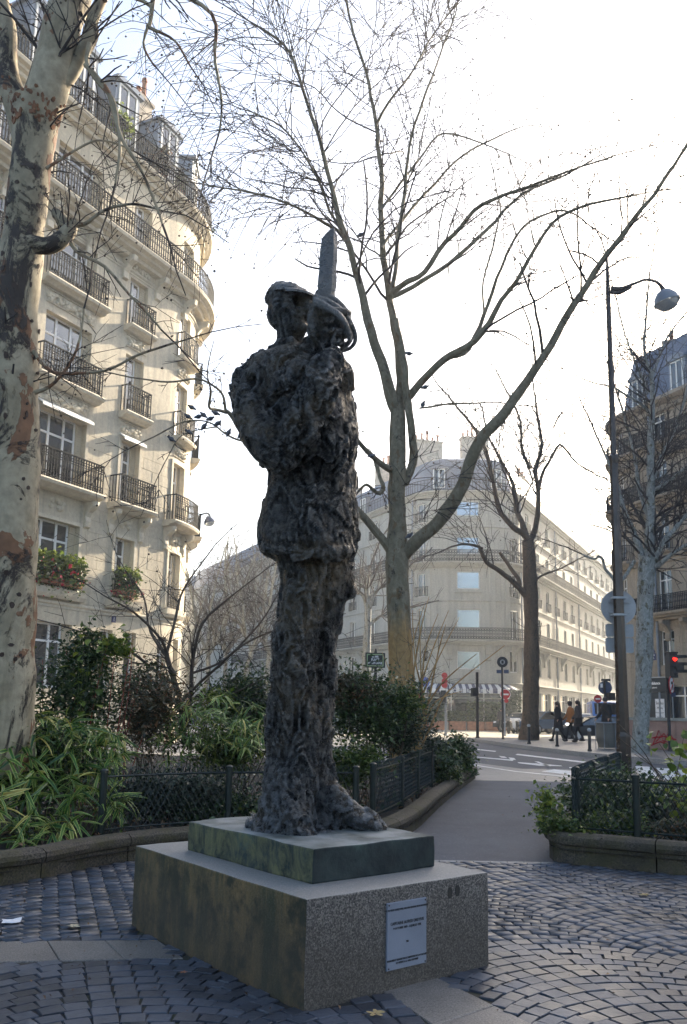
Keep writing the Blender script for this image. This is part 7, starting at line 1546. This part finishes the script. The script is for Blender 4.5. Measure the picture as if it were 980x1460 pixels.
# ================================================================ vehicles
def car(x, Yd, yaw, body, label, L=4.2, W=1.75, H=1.45, van=False, lights=True, name='parked_car', zb=-.012):
    b = P(x, 1040, Yd); r = empty(name, (b.x, Yd, zb), yaw); tag(r, label, 'van' if van else 'car')
    if van: low = [(-2.5, .35), (-2.5, 1.1), (-2.42, 1.95), (-2.2, 2.0), (.95, 2.0), (1.35, 1.9), (2.0, 1.15), (2.45, 1.02), (2.52, .75), (2.5, .35)]; sc_ = (L / 5.0, H / 2.0)
    else: low = [(-2.08, .35), (-2.12, .62), (-2.05, .92), (-1.9, .98), (-1.5, .99), (1.0, .95), (1.6, .88), (1.98, .76), (2.1, .6), (2.08, .35)]; sc_ = (L / 4.2, H / 1.45)
    def prism(pr, ws): return [[Vector((px_ * sc_[0] * f, w_ * W / 2, pz * sc_[1] if True else 0)) for px_, pz in pr] for w_, f in ws]
    mb = MB(); mb.loft([[Vector((px_ * sc_[0] * f, w_ * W / 2, .35 * sc_[1] + (pz - .35) * sc_[1] * g_)) for px_, pz in low] for w_, f, g_ in ((-1, .955, .90), (-.985, .985, .97), (-.9, 1, 1), (0, 1.012, 1.01), (.9, 1, 1), (.985, .985, .97), (1, .955, .90))]); mb.build('body', M[body], r, True)
    if not van:
        cab = [(-1.85, .96), (-1.45, 1.36), (-1.1, 1.43), (.1, 1.44), (.45, 1.36), (1.15, .94)]; mb = MB(); mb.loft([[Vector((px_ * sc_[0], w_ * W / 2 * (1 - (pz - .94) * .34), pz * sc_[1])) for px_, pz in cab] for w_ in (-.93, -.5, .5, .93)]); mb.build('cabin_glass', M['glass'], r)
        rf = [(-1.5, 1.35), (-1.1, 1.445), (.1, 1.455), (.42, 1.385), (.3, 1.37), (.05, 1.42), (-1.1, 1.41), (-1.42, 1.33)]; mb = MB(); mb.loft([[Vector((px_ * sc_[0], w_ * W / 2 * .80, pz * sc_[1] + .006)) for px_, pz in rf] for w_ in (-1.0, 1.0)]); mb.build('roof', M[body], r)
        for s_ in (-1, 1):
            for a_, c_ in (((.48, 1.37), (1.18, .94)), ((-.35, 1.42), (-.35, .95)), ((-1.42, 1.36), (-1.85, .95))):
                mb = MB(); mb.tube([Vector((q_[0] * sc_[0], s_ * W / 2 * .935 * (1 - (q_[1] - .94) * .34), q_[1] * sc_[1])) for q_ in (a_, c_)], .035, 6); mb.build('pillar', M[body], r)
    else:
        for s_ in (-1, 1): mb = MB(); mb.add([Vector((px_ * sc_[0], s_ * (W / 2 + .004), pz * sc_[1])) for px_, pz in ((.45, 1.2), (1.25, 1.2), (1.05, 1.8), (.45, 1.8))], [(0, 1, 2, 3)]); mb.build('side_window', M['glass'], r)
        mb = MB(); mb.add([Vector((px_ * sc_[0] * 1.012 + .02, s_ * W / 2 * .85, pz * sc_[1] + .02)) for px_, pz, s_ in ((1.40, 1.86, -1), (1.40, 1.86, 1), (1.98, 1.2, 1), (1.98, 1.2, -1))], [(0, 1, 2, 3)]); mb.build('windscreen', M['glass'], r)
    wb = 1.3 * sc_[0] if not van else 1.55 * sc_[0]
    for sx_ in (-1, 1):
        for sy_ in (-1, 1):
            rot = Matrix.Rotation(PI / 2, 3, 'X'); w_ = MB(); w_.lathe([(.2, -.1), (.30, -.1), (.32, -.07), (.32, .07), (.30, .1), (.2, .1)], (sx_ * wb, sy_ * (W / 2 - .09), .32), 20, rot); wo_ = w_.build('wheel', M['rubber'], r, True); q_ = MB(); q_.lathe([(.02, -.105), (.2, -.102), (.2, .102), (.02, .105)], (sx_ * wb, sy_ * (W / 2 - .09), .32), 16, rot); q_.build('rim', M['chrome'], wo_, True)
    for sy_ in (-1, 1):
        mb = MB(); mb.ell((L / 2 - .10, sy_ * W * .36, .70 * sc_[1]), (.10, .19, .08), 10, 6); mb.build('headlight', M['headlamp' if lights == 2 else 'white'], r, True); mb = MB(); mb.ell((-L / 2 + .06, sy_ * W * .38, .80 * sc_[1]), (.07, .14, .09), 10, 6); mb.build('tail_light', M['red_paint'], r, True)
    return r
car(852, 44.6, PI + .05, 'car_black', 'long black car passing behind the walkers, low against the kerb', 4.4, 1.75, 1.30, name='car')
car(828, 58, -1.9, 'car_white', 'white car with bright glare on its bonnet, between the walkers and the van', name='car', lights=2)
car(775, 60, -2.6, 'car_blue', 'blue-grey hatchback parked just right of the bare tree', 4.1, 1.75, 1.55)
car(806, 66, -2.5, 'car_white', 'pale car parked behind the black-coated walker', 4.1, 1.75, 1.5)
car(744, 64, -2.7, 'car_black', 'dark car parked mostly hidden by the bare tree trunk', 4.1, 1.75, 1.45)
car(862, 62, -1.75, 'van_blue', 'blue van coming down the avenue behind the black car', 5.0, 1.95, 2.35, True, name='van', lights=2)
def scooter(x, Yd, yaw, label):
    b = P(x, 1040, Yd); r = empty('scooter', (b.x, Yd, -.012), yaw); tag(r, label, 'scooter', 'scooters parked in the sun'); rot = Matrix.Rotation(PI / 2, 3, 'X')
    for sx_ in (-.6, .6): mb = MB(); mb.lathe([(.12, -.05), (.24, -.05), (.26, 0), (.24, .05), (.12, .05)], (sx_, 0, .26), 16, rot); mb.build('wheel', M['rubber'], r, True)
    mb = MB(); mb.loft([[Vector((x_, y_ * s_, z_)) for x_, z_ in ((-.75, .45), (-.2, .3), (.3, .28), (.35, .36), (-.1, .42), (-.2, .75), (-.8, .78))] for y_, s_ in ((-.14, 1), (.14, 1))]); mb.build('body', M['car_black'], r, True)
    mb = MB(); mb.ell((-.4, 0, .82), (.38, .14, .07), 12, 6); mb.build('seat', M['cloth_black'], r, True); mb = MB(); mb.loft([[Vector((x_, y_, z_)) for x_, z_ in ((.38, .3), (.62, .5), (.42, 1.05), (.34, 1.05))] for y_ in (-.17, .17)]); mb.build('front_shield', M['car_white'], r, True)
    mb = MB(); mb.tube([(.36, -.34, 1.08), (.42, 0, 1.05), (.36, .34, 1.08)], .02, 6); mb.build('handlebar', M['chrome'], r, True); mb = MB(); mb.lathe([(.01, -.02), (.08, 0), (.01, .02)], (.36, .36, 1.2), 10, rot); mb.build('mirror', M['chrome'], r, True)
scooter(729, 58, 1.1, 'scooter parked left of the bare tree trunk, nearest the brown-jacketed person'); scooter(738, 59.5, 1.3, 'scooter parked tight against the left edge of the bare tree trunk')
# ================================================================ restaurant terrace hedges
for i, (x, Yd, lab) in enumerate(((600, 66.5, 'leftmost clipped hedge in a terracotta trough under the awning'), (626, 66.2, 'clipped hedge in a terracotta trough behind the stacked red signals'), (652, 66, 'clipped hedge in a terracotta trough below the middle of the awning'), (678, 66, 'clipped hedge in a trough behind the black signal post'), (703, 66.5, 'clipped hedge in a trough below the right end of the awning'), (732, 68.5, 'taller sunlit bush in a trough at the corner of the restaurant'))):
    b = P(x, 1030, Yd); r = empty('hedge_trough', (b.x, Yd, 0)); tag(r, lab, 'hedge', 'hedges on the restaurant terrace'); mb = MB(); mb.box((0, 0, .32), (1.25, .6, .66)); mb.box((0, 0, .66), (1.32, .68, .06)); mb.build('trough', M['terracotta'], r)
    h_ = 2.6 if i == 5 else (1.55 if i != 2 else .8); leafmesh('foliage', np.stack([RNG.uniform(-.64, .64, 1500) + b.x, RNG.uniform(-.3, .3, 1500) + Yd, RNG.uniform(.65, .65 + h_, 1500)], 1), .16, M['leaf_grey' if i == 5 else 'leaf_dark'], r, .7, seed=i, loc=tuple(r.location))
# ================================================================ litter on the paving
def fallen(x, y, s_, mat, label, rz, seed, name='fallen_leaf', z=.016):
    c = G(x, y, z); gg = random.Random(seed); o = empty(name, tuple(c), rz); tag(o, label, 'leaf'); out = []
    for k in range(30):
        a_ = 2 * PI * k / 30; rr_ = .42 + .58 * abs(math.cos(2.5 * a_)) ** 1.6; out.append(Vector((rr_ * math.cos(a_) * s_, rr_ * math.sin(a_) * s_ * .9, .008 + .25 * s_ * abs(noise.noise(Vector((a_, seed, 0)))))))
    mb = MB(); n_ = len(out); lo_ = [v - UP * .0012 for v in out]; cen = [Vector((0, 0, .004)), Vector((0, 0, .0028))]; mb.add(out + lo_ + cen, [(i, (i + 1) % n_, 2 * n_) for i in range(n_)] + [(n_ + (i + 1) % n_, n_ + i, 2 * n_ + 1) for i in range(n_)] + [(i, n_ + i, n_ + (i + 1) % n_, (i + 1) % n_) for i in range(n_)]); mb.build('blade', M[mat], o); mb = MB(); mb.tube([(0, 0, .005), (-s_ * .8, .1 * s_, .008), (-s_ * 1.5, .05 * s_, .006)], .0018, 5); mb.build('stalk', M['stem_brown'], o)
fallen(536, 1447, .045, 'dry_leaf', 'yellow-brown fallen plane leaf lying at the foot of the plinth', .4, 1); fallen(105, 1322, .05, 'dry_leaf_pale', 'pale crumpled leaf on the setts left of the plinth', 2.2, 2); fallen(918, 1277, .05, 'dry_leaf', 'small brown leaf on the setts near the corner bed', 1.2, 3)
fallen(262, 1388, .02, 'terracotta', 'tiny orange scrap on the setts below the mossy side of the plinth', .2, 4)
pp = G(2, 1317, .018); o = empty('paper_scrap', tuple(pp), .3); tag(o, 'crumpled white paper scrap at the left edge of the setts', 'paper'); mb = MB(); gg = random.Random(4)
vs = [(.028 * i + gg.gauss(0, .003), .024 * j + gg.gauss(0, .003), abs(gg.gauss(0, .008))) for j in range(5) for i in range(5)]; mb.add(vs, [(j * 5 + i, j * 5 + i + 1, (j + 1) * 5 + i + 1, (j + 1) * 5 + i) for j in range(4) for i in range(4)]); mb.build('sheet', M['paper'], o, True, False)
dp = []
while len(dp) < 700:
    x, y = random.uniform(-3.2, 4.6), random.uniform(4.0, 8.6)
    if inside(x, y, PLAZA) and not inside(x, y, PLINTH_POLY) and (x < 0 or random.random() < .25): dp.append((x, y, .016))
for _ in range(90):
    q_ = (random.uniform(1.2, 4.2), random.uniform(8.3, 17)); 
    if not inside(*q_, LEFT_POLY) and not inside(*q_, RIGHT_POLY) and q_[0] < .2 * q_[1] + .3: dp.append((*q_, .004))
leafmesh('debris', np.array(dp), .014, M['leaf_litter'], None, .7, 3, 8)
# ================================================================ haze
if HAZE_DENSITY > 0:
    hm_ = bpy.data.materials.new('haze'); hm_.use_nodes = True; t_ = hm_.node_tree; t_.nodes.clear(); oo = t_.nodes.new('ShaderNodeOutputMaterial'); pv = t_.nodes.new('ShaderNodeVolumePrincipled'); pv.inputs['Color'].default_value = (.88, .94, 1.0, 1); pv.inputs['Density'].default_value = HAZE_DENSITY; pv.inputs['Anisotropy'].default_value = .5
    t_.links.new(pv.outputs[0], oo.inputs['Volume']); mb = MB(); mb.box((0, 60, 15.5), (420, 400, 35)); hz = mb.build('haze', hm_, None); tag(hz, kind='stuff')
